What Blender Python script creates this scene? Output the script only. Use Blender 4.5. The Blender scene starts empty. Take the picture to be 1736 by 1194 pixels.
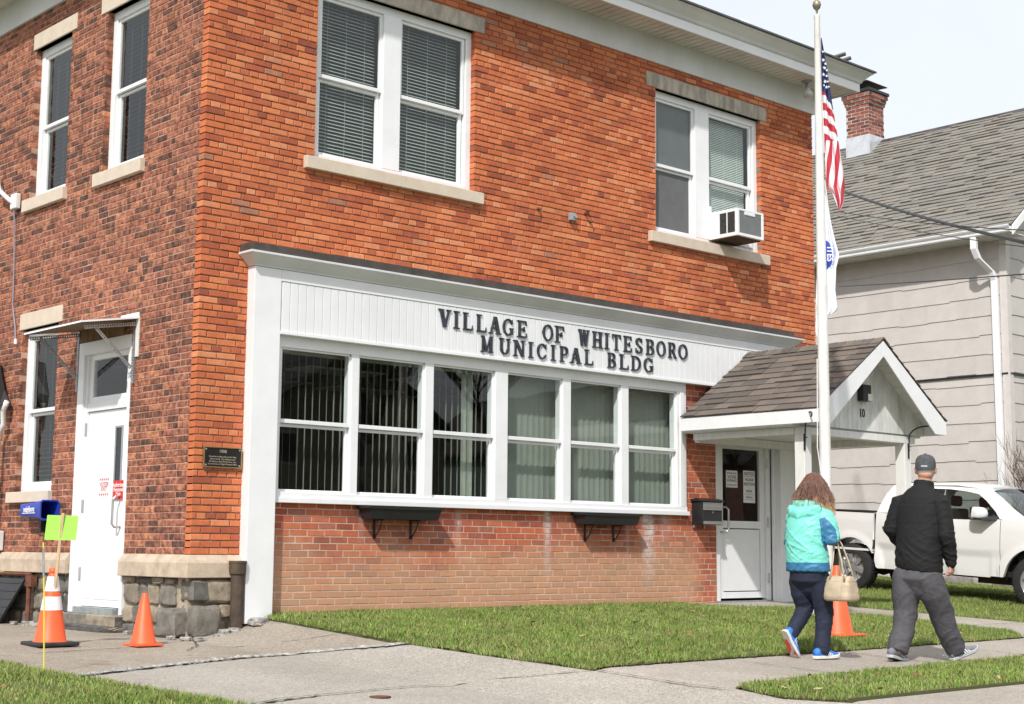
import bpy, bmesh, math, random
import numpy as np
from mathutils import Vector, Matrix
from mathutils.geometry import tessellate_polygon
random.seed(7); rng=np.random.default_rng(7)
S=bpy.context.scene; COL=S.collection
PI=math.pi
# ------------------------------------------------------------------ helpers
ORG={}
def link(o):
    COL.objects.link(o); return o
def tag(o,label=None,cat=None,group=None,kind=None):
    if label: o['label']=label
    if cat: o['category']=cat
    if group: o['group']=group
    if kind: o['kind']=kind
    return o
def thing(name,label,cat,loc=(0,0,0),group=None):
    o=bpy.data.objects.new(name,None); o.empty_display_size=.2; link(o)
    o.location=loc; ORG[o.name]=Vector(loc)
    return tag(o,label,cat,group)
class MB:
    def __init__(s): s.v=[]; s.f=[]; s.m=[]; s.mi=0; s.T=None
    def add(s,vs,fs):
        n=len(s.v)
        if s.T is not None: vs=[s.T@Vector(p) for p in vs]
        s.v.extend([tuple(p) for p in vs]); s.f.extend([tuple(i+n for i in f) for f in fs]); s.m.extend([s.mi]*len(fs))
    def box(s,x0,x1,y0,y1,z0,z1):
        if x0>x1:x0,x1=x1,x0
        if y0>y1:y0,y1=y1,y0
        if z0>z1:z0,z1=z1,z0
        s.add([(x0,y0,z0),(x1,y0,z0),(x1,y1,z0),(x0,y1,z0),(x0,y0,z1),(x1,y0,z1),(x1,y1,z1),(x0,y1,z1)],
              [(0,3,2,1),(4,5,6,7),(0,1,5,4),(1,2,6,5),(2,3,7,6),(3,0,4,7)])
    def prism(s,poly,ax,a0,a1):
        """poly: list of 2D points; ax: axis of extrusion 'x','y','z'"""
        def P(u,v,w):
            return {'x':(w,u,v),'y':(u,w,v),'z':(u,v,w)}[ax]
        n=len(poly)
        tri=tessellate_polygon([[Vector((p[0],p[1],0)) for p in poly]])
        vs=[P(p[0],p[1],a0) for p in poly]+[P(p[0],p[1],a1) for p in poly]
        fs=[tuple(t) for t in tri]+[tuple(i+n for i in reversed(t)) for t in tri]
        fs+=[(i,(i+1)%n,(i+1)%n+n,i+n) for i in range(n)]
        s.add(vs,fs)
    def quad(s,a,b,c,d): s.add([a,b,c,d],[(0,1,2,3)])
    def tube(s,pts,r,n=8,cap=True,flat=1.0):
        pts=[Vector(p) for p in pts]; k=len(pts)
        rs=r if isinstance(r,(list,tuple)) else [r]*k
        vs=[]; up=None
        for i,p in enumerate(pts):
            d=(pts[min(i+1,k-1)]-pts[max(i-1,0)]).normalized()
            if up is None:
                up=Vector((0,0,1)) if abs(d.z)<.9 else Vector((1,0,0))
            a=d.cross(up).normalized(); b=a.cross(d).normalized(); up=b
            for j in range(n):
                t=2*PI*j/n
                vs.append(p+a*math.cos(t)*rs[i]+b*math.sin(t)*rs[i]*flat)
        fs=[]
        for i in range(k-1):
            for j in range(n):
                j2=(j+1)%n
                fs.append((i*n+j,i*n+j2,(i+1)*n+j2,(i+1)*n+j))
        if cap:
            fs.append(tuple(range(n-1,-1,-1))); fs.append(tuple((k-1)*n+j for j in range(n)))
        s.add(vs,fs)
    def loft(s,rings,cap=True,closed=True):
        n=len(rings[0]); vs=[p for r in rings for p in r]; fs=[]
        for i in range(len(rings)-1):
            for j in range(n if closed else n-1):
                j2=(j+1)%n
                fs.append((i*n+j,i*n+j2,(i+1)*n+j2,(i+1)*n+j))
        if cap and closed:
            fs.append(tuple(range(n-1,-1,-1))); fs.append(tuple((len(rings)-1)*n+j for j in range(n)))
        s.add(vs,fs)
    def lathe(s,prof,c=(0,0,0),n=24,axis='z',cap=True):
        rings=[]
        for r,h in prof:
            ring=[]
            for j in range(n):
                t=2*PI*j/n; a,b=r*math.cos(t),r*math.sin(t)
                p={'z':(a,b,h),'y':(a,h,b),'x':(h,a,b)}[axis]
                ring.append((c[0]+p[0],c[1]+p[1],c[2]+p[2]))
            rings.append(ring)
        s.loft(rings,cap=cap)
    def build(s,name,mat,parent=None,bevel=0,smooth=False,local=False,seg=2):
        me=bpy.data.meshes.new(name)
        vs=s.v
        if parent is not None and not local:
            o0=ORG.get(parent.name,Vector((0,0,0)))
            vs=[(p[0]-o0.x,p[1]-o0.y,p[2]-o0.z) for p in vs]
        me.from_pydata([tuple(p) for p in vs],[],s.f)
        mats=mat if isinstance(mat,(list,tuple)) else [mat]
        for m in mats: me.materials.append(m)
        if any(s.m): me.polygons.foreach_set('material_index',s.m)
        bm=bmesh.new(); bm.from_mesh(me); bmesh.ops.recalc_face_normals(bm,faces=bm.faces); bm.to_mesh(me); bm.free()
        o=bpy.data.objects.new(name,me); link(o)
        if parent is not None:
            o.parent=parent; ORG[o.name]=ORG.get(parent.name,Vector((0,0,0))) if not local else Vector((0,0,0))
        if smooth is True:
            me.polygons.foreach_set('use_smooth',[True]*len(me.polygons))
        elif smooth:
            me.shade_smooth() if hasattr(me,'shade_smooth') else None
            me.polygons.foreach_set('use_smooth',[True]*len(me.polygons))
            try: me.set_sharp_from_angle(angle=math.radians(smooth))
            except Exception: pass
        if bevel:
            b=o.modifiers.new('Bevel','BEVEL'); b.width=bevel; b.segments=seg; b.limit_method='ANGLE'; b.angle_limit=math.radians(40)
            b.harden_normals=False
        me.update()
        return o
def text_into(mb,txt,size,fn,ext=.0,off=0.0,align='CENTER',sx=1.0):
    """built-in font text as mesh; fn maps (u right, v up, w out) to world"""
    cu=bpy.data.curves.new('t','FONT'); cu.body=txt; cu.size=size; cu.extrude=ext; cu.offset=off; cu.align_x=align; cu.align_y='CENTER'; cu.resolution_u=3
    ob=bpy.data.objects.new('t',cu); COL.objects.link(ob)
    me=bpy.data.meshes.new_from_object(ob.evaluated_get(bpy.context.evaluated_depsgraph_get()))
    mb.add([fn(v.co.x*sx,v.co.y,v.co.z) for v in me.vertices],[tuple(p.vertices) for p in me.polygons])
    bpy.data.objects.remove(ob); bpy.data.curves.remove(cu); bpy.data.meshes.remove(me)
def copy_tree(o,loc=None,rz=None,label=None):
    def rec(a,par):
        c=a.copy(); link(c); c.parent=par
        for ch in a.children: rec(ch,c)
        return c
    c=rec(o,None)
    if loc: c.location=loc
    if rz is not None: c.rotation_euler.z=rz
    if label: c['label']=label
    return c
# ------------------------------------------------------------------ materials
def node(nt,t,**k):
    n=nt.nodes.new(t)
    for a,b in k.items():
        if a=='inp':
            for i,v in b.items(): n.inputs[i].default_value=v
        else: setattr(n,a,b)
    return n
def rgba(c): return (c[0],c[1],c[2],1)
def mat(name,col,rough=.6,metal=0,noise=.12,nscale=6,bump=0,bscale=40,spec=.5,coat=0,stretch=None,col2=None,sheen=0,trans=0):
    m=bpy.data.materials.new(name); m.use_nodes=True; nt=m.node_tree; L=nt.links.new
    b=nt.nodes['Principled BSDF']
    b.inputs['Roughness'].default_value=rough; b.inputs['Metallic'].default_value=metal
    b.inputs['Specular IOR Level'].default_value=spec
    b.inputs['Coat Weight'].default_value=coat
    if sheen: b.inputs['Sheen Weight'].default_value=sheen
    tc=node(nt,'ShaderNodeTexCoord'); mp=node(nt,'ShaderNodeMapping'); L(tc.outputs['Object'],mp.inputs[0])
    if stretch: mp.inputs['Scale'].default_value=stretch
    n=node(nt,'ShaderNodeTexNoise',inp={'Scale':nscale,'Detail':6,'Roughness':.65}); L(mp.outputs[0],n.inputs['Vector'])
    r=node(nt,'ShaderNodeValToRGB'); L(n.outputs['Fac'],r.inputs[0])
    c2=col2 if col2 else [c*(1-noise*1.6) for c in col]
    c1=[min(1,c*(1+noise*.4)) for c in col]
    r.color_ramp.elements[0].position=.3; r.color_ramp.elements[0].color=rgba(c2)
    r.color_ramp.elements[1].position=.62; r.color_ramp.elements[1].color=rgba(c1)
    L(r.outputs[0],b.inputs['Base Color'])
    if bump:
        n2=node(nt,'ShaderNodeTexNoise',inp={'Scale':bscale,'Detail':8,'Roughness':.7}); L(mp.outputs[0],n2.inputs['Vector'])
        bp=node(nt,'ShaderNodeBump',inp={'Strength':bump,'Distance':.01}); L(n2.outputs['Fac'],bp.inputs['Height']); L(bp.outputs[0],b.inputs['Normal'])
    return m
def ramp_mat(name,stops,rough=.85,nsc=9,namt=.35,bump=.4,bscale=120,extra=None,spec=.3):
    """colour picked per island from stops, with noise inside each island"""
    m=bpy.data.materials.new(name); m.use_nodes=True; nt=m.node_tree; L=nt.links.new
    b=nt.nodes['Principled BSDF']; b.inputs['Roughness'].default_value=rough; b.inputs['Specular IOR Level'].default_value=spec
    g=node(nt,'ShaderNodeNewGeometry'); r=node(nt,'ShaderNodeValToRGB'); L(g.outputs['Random Per Island'],r.inputs[0])
    r.color_ramp.interpolation='LINEAR'
    while len(r.color_ramp.elements)<len(stops): r.color_ramp.elements.new(.5)
    for e,(p,c) in zip(r.color_ramp.elements,stops): e.position=p; e.color=rgba(c)
    tc=node(nt,'ShaderNodeTexCoord')
    n=node(nt,'ShaderNodeTexNoise',inp={'Scale':nsc,'Detail':8,'Roughness':.7}); L(tc.outputs['Object'],n.inputs['Vector'])
    mr=node(nt,'ShaderNodeMapRange',inp={'From Min':.3,'From Max':.7,'To Min':1-namt,'To Max':1+namt*.5}); L(n.outputs['Fac'],mr.inputs[0])
    mx=node(nt,'ShaderNodeMix',data_type='RGBA',blend_type='MULTIPLY'); mx.inputs[0].default_value=1
    L(r.outputs[0],mx.inputs[6]); L(mr.outputs[0],mx.inputs[7])
    out=mx.outputs[2]
    if extra: out=extra(nt,tc,out)
    L(out,b.inputs['Base Color'])
    n2=node(nt,'ShaderNodeTexNoise',inp={'Scale':bscale,'Detail':6,'Roughness':.7}); L(tc.outputs['Object'],n2.inputs['Vector'])
    bp=node(nt,'ShaderNodeBump',inp={'Strength':bump,'Distance':.006}); L(n2.outputs['Fac'],bp.inputs['Height']); L(bp.outputs[0],b.inputs['Normal'])
    return m
def glass_mat(name,tint=(.9,.95,.93),refl=1.0,dark=.0,rough=.0):
    m=bpy.data.materials.new(name); m.use_nodes=True; nt=m.node_tree; L=nt.links.new
    nt.nodes.remove(nt.nodes['Principled BSDF']); out=nt.nodes['Material Output']
    t=node(nt,'ShaderNodeBsdfTransparent',inp={'Color':rgba([c*(1-dark) for c in tint])})
    gl=node(nt,'ShaderNodeBsdfGlossy',inp={'Color':(1,1,1,1),'Roughness':rough})
    lw=node(nt,'ShaderNodeLayerWeight',inp={'Blend':.5}); pw=node(nt,'ShaderNodeMath',operation='POWER'); pw.inputs[1].default_value=5; L(lw.outputs['Facing'],pw.inputs[0])
    fr=node(nt,'ShaderNodeMath',operation='MULTIPLY_ADD'); fr.inputs[1].default_value=.92; fr.inputs[2].default_value=.055; L(pw.outputs[0],fr.inputs[0])
    ml=node(nt,'ShaderNodeMath',operation='MULTIPLY',use_clamp=True); ml.inputs[1].default_value=refl
    L(fr.outputs[0],ml.inputs[0])
    tc=node(nt,'ShaderNodeTexCoord'); n=node(nt,'ShaderNodeTexNoise',inp={'Scale':.8,'Detail':2}); L(tc.outputs['Object'],n.inputs['Vector'])
    bp=node(nt,'ShaderNodeBump',inp={'Strength':.12,'Distance':.02}); L(n.outputs['Fac'],bp.inputs['Height']); L(bp.outputs[0],gl.inputs['Normal'])
    mx=node(nt,'ShaderNodeMixShader'); L(ml.outputs[0],mx.inputs[0]); L(t.outputs[0],mx.inputs[1]); L(gl.outputs[0],mx.inputs[2])
    L(mx.outputs[0],out.inputs[0])
    return m
M={}
def brick_extra(nt,tc,c):
    L=nt.links.new
    # sooty darker zones of the old front wall
    n=node(nt,'ShaderNodeTexNoise',inp={'Scale':.7,'Detail':4,'Roughness':.6}); L(tc.outputs['Object'],n.inputs['Vector'])
    mr=node(nt,'ShaderNodeMapRange',inp={'From Min':.35,'From Max':.7,'To Min':.80,'To Max':1.1}); L(n.outputs['Fac'],mr.inputs[0])
    mx=node(nt,'ShaderNodeMix',data_type='RGBA',blend_type='MULTIPLY'); mx.inputs[0].default_value=1
    L(c,mx.inputs[6]); L(mr.outputs[0],mx.inputs[7])
    # pale repointed / salt-bloomed patches and old soot under the eaves
    n2=node(nt,'ShaderNodeTexNoise',inp={'Scale':1.35,'Detail':7,'Roughness':.62}); L(tc.outputs['Object'],n2.inputs['Vector'])
    m2=node(nt,'ShaderNodeMapRange',inp={'From Min':.60,'From Max':.76,'To Min':0,'To Max':.42}); L(n2.outputs['Fac'],m2.inputs[0])
    x2=node(nt,'ShaderNodeMix',data_type='RGBA'); L(m2.outputs[0],x2.inputs[0]); L(mx.outputs[2],x2.inputs[6]); x2.inputs[7].default_value=(.56,.27,.19,1)
    n3=node(nt,'ShaderNodeTexNoise',inp={'Scale':2.6,'Detail':6,'Roughness':.7}); L(tc.outputs['Object'],n3.inputs['Vector'])
    m3=node(nt,'ShaderNodeMapRange',inp={'From Min':.58,'From Max':.74,'To Min':0,'To Max':.45}); L(n3.outputs['Fac'],m3.inputs[0])
    x3=node(nt,'ShaderNodeMix',data_type='RGBA'); L(m3.outputs[0],x3.inputs[0]); L(x2.outputs[2],x3.inputs[6]); x3.inputs[7].default_value=(.30,.085,.05,1)
    return x3.outputs[2]
M['brick']=ramp_mat('front_brick',[(0,(.32,.09,.05)),(.05,(.46,.12,.058)),(.25,(.57,.158,.066)),(.6,(.64,.19,.078)),(.9,(.69,.23,.098)),(.98,(.74,.30,.15)),(1,(.40,.18,.12))],
    rough=.85,nsc=14,namt=.22,bump=.5,bscale=90,extra=brick_extra)
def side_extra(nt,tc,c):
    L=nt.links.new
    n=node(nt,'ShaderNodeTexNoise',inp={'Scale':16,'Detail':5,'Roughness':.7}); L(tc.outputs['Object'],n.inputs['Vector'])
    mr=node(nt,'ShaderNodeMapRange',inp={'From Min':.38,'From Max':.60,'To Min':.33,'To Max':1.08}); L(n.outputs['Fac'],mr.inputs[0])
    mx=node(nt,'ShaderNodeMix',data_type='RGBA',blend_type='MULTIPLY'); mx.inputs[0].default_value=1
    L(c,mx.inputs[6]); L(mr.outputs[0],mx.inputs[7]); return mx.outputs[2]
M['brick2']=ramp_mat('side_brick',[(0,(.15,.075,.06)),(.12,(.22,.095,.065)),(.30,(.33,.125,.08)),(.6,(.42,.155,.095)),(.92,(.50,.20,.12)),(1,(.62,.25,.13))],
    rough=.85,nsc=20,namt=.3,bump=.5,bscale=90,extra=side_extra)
def infill_extra(nt,tc,c):
    L=nt.links.new
    sp=node(nt,'ShaderNodeSeparateXYZ'); L(tc.outputs['Object'],sp.inputs[0])
    n=node(nt,'ShaderNodeTexNoise',inp={'Scale':1.1,'Detail':3,'Roughness':.6}); L(tc.outputs['Object'],n.inputs['Vector'])
    # old ochre wash reaching up from the soil line
    a=node(nt,'ShaderNodeMath',operation='MULTIPLY_ADD'); a.inputs[1].default_value=.9; a.inputs[2].default_value=-.45; L(n.outputs['Fac'],a.inputs[0])
    ad=node(nt,'ShaderNodeMath',operation='ADD'); L(sp.outputs['Z'],ad.inputs[0]); L(a.outputs[0],ad.inputs[1])
    mr=node(nt,'ShaderNodeMapRange',interpolation_type='SMOOTHSTEP',inp={'From Min':.95,'From Max':.30,'To Min':0,'To Max':.68}); L(ad.outputs[0],mr.inputs[0])
    # the wash stops before the door
    mr2=node(nt,'ShaderNodeMapRange',inp={'From Min':7.1,'From Max':7.4,'To Min':1,'To Max':.15}); L(sp.outputs['X'],mr2.inputs[0])
    mm=node(nt,'ShaderNodeMath',operation='MULTIPLY'); L(mr.outputs[0],mm.inputs[0]); L(mr2.outputs[0],mm.inputs[1])
    mx=node(nt,'ShaderNodeMix',data_type='RGBA'); L(mm.outputs[0],mx.inputs[0]); L(c,mx.inputs[6]); mx.inputs[7].default_value=(.56,.36,.22,1)
    out=mx.outputs[2]
    # white salt streaks below the window frame
    nn=node(nt,'ShaderNodeTexNoise',inp={'Scale':7,'Detail':6,'Roughness':.75}); L(tc.outputs['Object'],nn.inputs['Vector'])
    for (x,w,zb,st) in ((4.62,.055,.35,1.0),(6.32,.11,.15,1.3),(1.98,.04,.75,.45),(3.28,.05,.6,.5),(5.95,.04,.5,.35),(6.62,.12,.8,.5)):
        d=node(nt,'ShaderNodeMath',operation='SUBTRACT'); L(sp.outputs['X'],d.inputs[0]); d.inputs[1].default_value=x
        e=node(nt,'ShaderNodeMath',operation='ABSOLUTE'); L(d.outputs[0],e.inputs[0])
        k=node(nt,'ShaderNodeMapRange',interpolation_type='SMOOTHSTEP',inp={'From Min':w*1.6,'From Max':0,'To Min':0,'To Max':1}); L(e.outputs[0],k.inputs[0])
        z=node(nt,'ShaderNodeMapRange',interpolation_type='SMOOTHSTEP',inp={'From Min':zb-.15,'From Max':1.05,'To Min':0,'To Max':1}); L(sp.outputs['Z'],z.inputs[0])
        q=node(nt,'ShaderNodeMath',operation='MULTIPLY'); L(k.outputs[0],q.inputs[0]); L(z.outputs[0],q.inputs[1])
        nr=node(nt,'ShaderNodeMapRange',inp={'From Min':.38,'From Max':.62,'To Min':.15,'To Max':st}); L(nn.outputs['Fac'],nr.inputs[0])
        q2=node(nt,'ShaderNodeMath',operation='MULTIPLY',use_clamp=True); L(q.outputs[0],q2.inputs[0]); L(nr.outputs[0],q2.inputs[1])
        m2=node(nt,'ShaderNodeMix',data_type='RGBA'); L(q2.outputs[0],m2.inputs[0]); L(out,m2.inputs[6]); m2.inputs[7].default_value=(.62,.6,.58,1); out=m2.outputs[2]
    return out
M['brick3']=ramp_mat('infill_brick',[(0,(.28,.075,.05)),(.2,(.40,.10,.055)),(.6,(.50,.13,.065)),(.9,(.56,.17,.085)),(1,(.32,.13,.10))],
    rough=.8,nsc=12,namt=.25,bump=.3,bscale=110,extra=infill_extra)
M['mortar']=mat('old_mortar',(.30,.20,.16),rough=.95,noise=.35,nscale=5,bump=.4,bscale=80)
M['mortar2']=mat('side_mortar',(.46,.27,.20),rough=.95,noise=.3,nscale=4,bump=.4,bscale=80)
M['mortar3']=mat('infill_mortar',(.58,.44,.37),rough=.95,noise=.25,nscale=2.5,bump=.3,bscale=80)
M['white']=mat('white_trim_paint',(.80,.81,.83),rough=.35,noise=.04,nscale=2.5)
M['white2']=mat('weathered_white_paint',(.74,.74,.73),rough=.5,noise=.07,nscale=4,bump=.08,bscale=30,stretch=(4,4,.6))
M['vinyl']=mat('white_vinyl',(.78,.79,.81),rough=.4,noise=.05,nscale=1.5)
M['frieze']=mat('painted_metal_frieze',(.66,.67,.68),rough=.45,noise=.10,nscale=1.2,stretch=(1,1,.5))
M['soffit']=mat('soffit_panel',(.62,.60,.57),rough=.6,noise=.12,nscale=2)
M['sandstone']=mat('sandstone',(.52,.42,.32),rough=.9,noise=.22,nscale=5,bump=.35,bscale=50)
M['sill']=mat('limestone_sill',(.62,.525,.43),rough=.85,noise=.07,nscale=6,bump=.2,bscale=60)
M['lintel']=mat('limestone_lintel',(.46,.41,.35),rough=.9,noise=.32,nscale=4,bump=.25,bscale=50,stretch=(2,2,.7))
M['brownflash']=mat('brown_metal_flashing',(.075,.06,.055),rough=.55,noise=.25,nscale=6)
M['letter']=mat('worn_black_letter_paint',(.035,.042,.055),rough=.35,noise=.5,nscale=14,col2=(.012,.013,.016))
M['dark']=mat('interior_dark',(.11,.11,.105),rough=.9,noise=.2)
M['room']=mat('interior_wall_paint',(.20,.20,.18),rough=.9,noise=.1)
M['blindD']=mat('vertical_blind_fabric',(.34,.36,.31),rough=.8,noise=.1)
M['blindG']=mat('green_grey_blind_fabric',(.245,.262,.23),rough=.8,noise=.1,nscale=1.5)
M['blindH']=mat('aluminium_slat_blind',(.45,.49,.45),rough=.5,noise=.05)
M['blindW']=mat('pale_slat_blind',(.72,.77,.74),rough=.5,noise=.05)
M['shade']=mat('grey_window_screen',(.13,.135,.14),rough=.9,noise=.08)
M['glass']=glass_mat('window_glass',refl=1.0)
M['glassT']=glass_mat('tinted_glass',tint=(.55,.62,.60),refl=1.15)
M['grey']=mat('grey_plastic',(.32,.34,.35),rough=.5,noise=.1)
M['black']=mat('black_plastic',(.018,.018,.02),rough=.45,noise=.2)
M['blackiron']=mat('black_iron',(.02,.02,.022),rough=.5,noise=.3,bump=.2)
M['steel']=mat('brushed_steel',(.55,.54,.52),rough=.3,metal=.9,noise=.08,stretch=(1,1,20))
M['galv']=mat('galvanised_steel',(.42,.46,.47),rough=.45,metal=.6,noise=.18,nscale=18)
M['ply']=mat('aged_plywood',(.20,.12,.06),rough=.8,noise=.3,nscale=4,stretch=(1,5,1))
M['bronze']=mat('bronze_plaque_face',(.022,.02,.018),rough=.4,metal=.4,noise=.2)
M['brass']=mat('brass_edge',(.42,.30,.15),rough=.35,metal=.8,noise=.15)
M['red']=mat('red_sign_paint',(.62,.02,.015),rough=.4,noise=.05)
M['paper']=mat('printed_paper',(.78,.77,.80),rough=.7,noise=.04)
M['ink']=mat('black_ink',(.02,.02,.02),rough=.7,noise=.1)
M['redink']=mat('red_ink',(.55,.04,.05),rough=.7,noise=.1)
M['orange']=mat('orange_cone_pvc',(.86,.115,.03),rough=.5,noise=.10,nscale=7)
M['reflect']=mat('white_reflective_collar',(.80,.76,.78),rough=.35,noise=.08,nscale=60)
M['rubber']=mat('black_rubber',(.03,.03,.03),rough=.7,noise=.3,nscale=10,bump=.2)
M['lime']=mat('lime_green_card',(.34,.80,.09),rough=.6,noise=.03)
M['wood']=mat('pale_wood_stake',(.62,.45,.27),rough=.7,noise=.2,nscale=5,stretch=(8,8,1))
M['yellow']=mat('yellow_fibreglass',(.80,.66,.04),rough=.5,noise=.05)
M['blue']=mat('blue_plastic',(.012,.05,.42),rough=.4,noise=.08)
M['rust']=mat('rusty_cast_iron',(.085,.055,.035),rough=.8,noise=.5,nscale=9,bump=.5,col2=(.03,.028,.026))
M['redrust']=mat('red_rusted_steel',(.16,.055,.03),rough=.8,noise=.4,nscale=12)
M['mulch']=mat('soil_edge',(.06,.045,.03),rough=.95,noise=.3,bump=.5)
M['blindK']=mat('dark_slat_blind',(.10,.11,.10),rough=.6,noise=.1)
M['pole']=mat('white_flagpole_paint',(.74,.73,.70),rough=.35,noise=.10,nscale=5)
M['bushc']=mat('bare_twig_bark',(.12,.07,.05),rough=.9,noise=.3)
# ------------------------------------------------------------------ ground height
def smst(t):
    t=min(1,max(0,t)); return t*t*(3-2*t)
def gz(x,y):
    b=.047*min(max(y,-5.5),0)+.02*max(min(y+5.5,0),-6)
    rz=-.085+.056*max(min(y,6),-4.6)+.02*max(min(y+4.6,0),-6)
    t=smst((x-9.8)/2.7)
    z=b*(1-t)+rz*t
    return z-.175*smst((.95-x)/.95)
# ------------------------------------------------------------------ camera
R=[[0.737017708724925,-0.0934983485909012,-0.6693750487108373],[-0.6758235036524055,-0.08991131647985637,-0.7315589840059694],[0.008215165053036273,0.9915513168664714,-0.12945461399084213]]
cam=bpy.data.cameras.new('camera'); co=bpy.data.objects.new('camera',cam); link(co)
mw=Matrix([R[0]+[-7.4008029],R[1]+[-12.5146434],R[2]+[.66],[0,0,0,1]])
co.matrix_world=mw
cam.sensor_width=36; cam.lens=2563/1736*36; cam.clip_end=1500; cam.clip_start=.1
S.camera=co
# ------------------------------------------------------------------ light
SUN=Vector((.27,.18,-.31)).normalized()   # travel direction
sun=bpy.data.lights.new('sun','SUN'); so=bpy.data.objects.new('sun',sun); link(so)
sun.energy=3.35; sun.angle=math.radians(1.3); sun.color=(1,.965,.91)
so.rotation_euler=SUN.to_track_quat('-Z','Y').to_euler()
w=bpy.data.worlds.new('World'); S.world=w; w.use_nodes=True; nt=w.node_tree
bg=nt.nodes['Background']; sky=node(nt,'ShaderNodeTexSky',sky_type='NISHITA',sun_disc=False)
sky.sun_elevation=math.asin(-SUN.z); sky.sun_rotation=math.atan2(-SUN.x,-SUN.y)
sky.air_density=1.0; sky.dust_density=4; sky.ozone_density=1
# thin high overcast veiling the blue
tc=node(nt,'ShaderNodeTexCoord'); cn=node(nt,'ShaderNodeTexNoise',inp={'Scale':2.2,'Detail':5,'Roughness':.55}); nt.links.new(tc.outputs['Generated'],cn.inputs['Vector'])
cr=node(nt,'ShaderNodeMapRange',inp={'From Min':.3,'From Max':.75,'To Min':.80,'To Max':.95}); nt.links.new(cn.outputs['Fac'],cr.inputs[0])
mx=node(nt,'ShaderNodeMix',data_type='RGBA'); nt.links.new(cr.outputs[0],mx.inputs[0]); nt.links.new(sky.outputs[0],mx.inputs[6]); mx.inputs[7].default_value=(5.85,6.1,6.4,1)
nt.links.new(mx.outputs[2],bg.inputs[0]); bg.inputs[1].default_value=.142
S.view_settings.view_transform='Standard'; S.view_settings.look='None'; S.view_settings.exposure=.28; S.view_settings.gamma=1
S.render.engine='CYCLES'
# ================================================================== MUNICIPAL BUILDING
BX=9.78; BD=10.5   # width, depth
bld=thing('brick_building','two-storey orange brick village hall with white storefront and white cornice','building',(0,0,0))
def MP(side):
    if side=='F': return lambda u,z,d:(u,-d,z)
    if side=='L': return lambda u,z,d:(-d,u,z)
def B(mb,side,u0,u1,z0,z1,d0,d1):
    if side=='F': mb.box(u0,u1,-d1,-d0,z0,z1)
    else: mb.box(-d1,-d0,u0,u1,z0,z1)
def brickwall(side,u0,u1,z0,z1,ops,course,lens,joint,mb,mm,rec,depth=.10,jit=.003,d0=0,chm=.004,seed=1,skip=None):
    rr=random.Random(seed); P=MP(side)
    n=int(round((z1-z0)/course)); course=(z1-z0)/n
    for k in range(n):
        za=z0+k*course+joint/2; zb=za+course-joint; zc=(za+zb)/2
        bl=sorted([(a,b) for (a,b,c,e) in ops if c<zc<e])
        segs=[]; cur=u0
        for a,b in bl:
            if a>cur: segs.append((cur,a))
            cur=max(cur,b)
        if cur<u1: segs.append((cur,u1))
        L=lens[k%len(lens)]; off=(k*.37%1)*L[0] if len(lens)==1 else (L[0]*.5 if k%2 else 0)
        for (sa,sb) in segs:
            u=sa-((sa-u0+off)%L[0]) ; i=0
            while u<sb-.001:
                ln=L[i%len(L)]*(1+rr.uniform(-.035,.035)); i+=1
                a=max(u,sa); b=min(u+ln,sb); u+=ln
                if sb-b<.03: b=sb; u=sb
                a2=a+(joint/2 if a>sa+1e-6 else 0); b2=b-(joint/2 if b<sb-1e-6 else 0)
                if b2-a2<.02: continue
                if skip and skip((a2+b2)/2,zc): continue
                d=d0+rr.uniform(-jit,jit*.4); dz=rr.uniform(-.0012,.0012); tl=rr.uniform(-.0016,.0016)
                c=chm*rr.uniform(.6,1.6)
                vs=[P(a2,za+dz,d-c),P(b2,za+dz+tl,d-c),P(b2,zb+dz+tl,d-c),P(a2,zb+dz,d-c),
                    P(a2+c,za+c+dz,d),P(b2-c,za+c+dz+tl,d),P(b2-c,zb-c+dz+tl,d),P(a2+c,zb-c+dz,d),
                    P(a2,za+dz,-depth),P(b2,za+dz+tl,-depth),P(b2,zb+dz+tl,-depth),P(a2,zb+dz,-depth)]
                mb.add(vs,[(4,5,6,7),(0,1,5,4),(1,2,6,5),(2,3,7,6),(3,0,4,7),(8,9,1,0),(9,10,2,1),(10,11,3,2),(11,8,0,3)])
    # mortar bed: one sheet with holes and jambs
    us=sorted(set([u0+.004,u1-.004]+[min(max(v,u0+.004),u1-.004) for o in ops for v in (o[0]-.006,o[1]+.006)])); zs=sorted(set([z0,z1]+[min(max(v,z0),z1) for o in ops for v in (o[2],o[3])]))
    for a,b in zip(us,us[1:]):
        for c,e in zip(zs,zs[1:]):
            uc,zc=(a+b)/2,(c+e)/2
            if any(o[0]-.006<uc<o[1]+.006 and o[2]<zc<o[3] for o in ops): continue
            mm.quad(P(a,c,d0-rec),P(b,c,d0-rec),P(b,e,d0-rec),P(a,e,d0-rec))
    for o in ops:
        a,b,c,e=max(o[0]-.006,u0),min(o[1]+.006,u1),max(o[2],z0),min(o[3],z1)
        if e<=c: continue
        for uu in (a,b): mm.quad(P(uu,c,d0-rec),P(uu,e,d0-rec),P(uu,e,-depth),P(uu,c,-depth))
        for zz in ((c,e) if c>z0 else (e,)): mm.quad(P(a,zz,d0-rec),P(b,zz,d0-rec),P(b,zz,-depth),P(a,zz,-depth))
CO=.0664
W1=(1.29,3.45,4.62,6.49); W2=(6.485,8.60,4.62,6.49)
ops=[W1,W2,(.60,9.0,.0,3.50)]
mb=MB(); mm=MB()
brickwall('F',0,BX,.585,6.83,ops,CO,[[.215],[.215],[.215],[.215],[.215],[.1075]],.0115,mb,mm,.013,jit=.004,seed=3)
wall=mb.build('wall',M['brick'],bld); tag(wall,'bright orange front brickwork with dark recessed joints')
mm.build('mortar',M['mortar'],wall)
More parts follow.
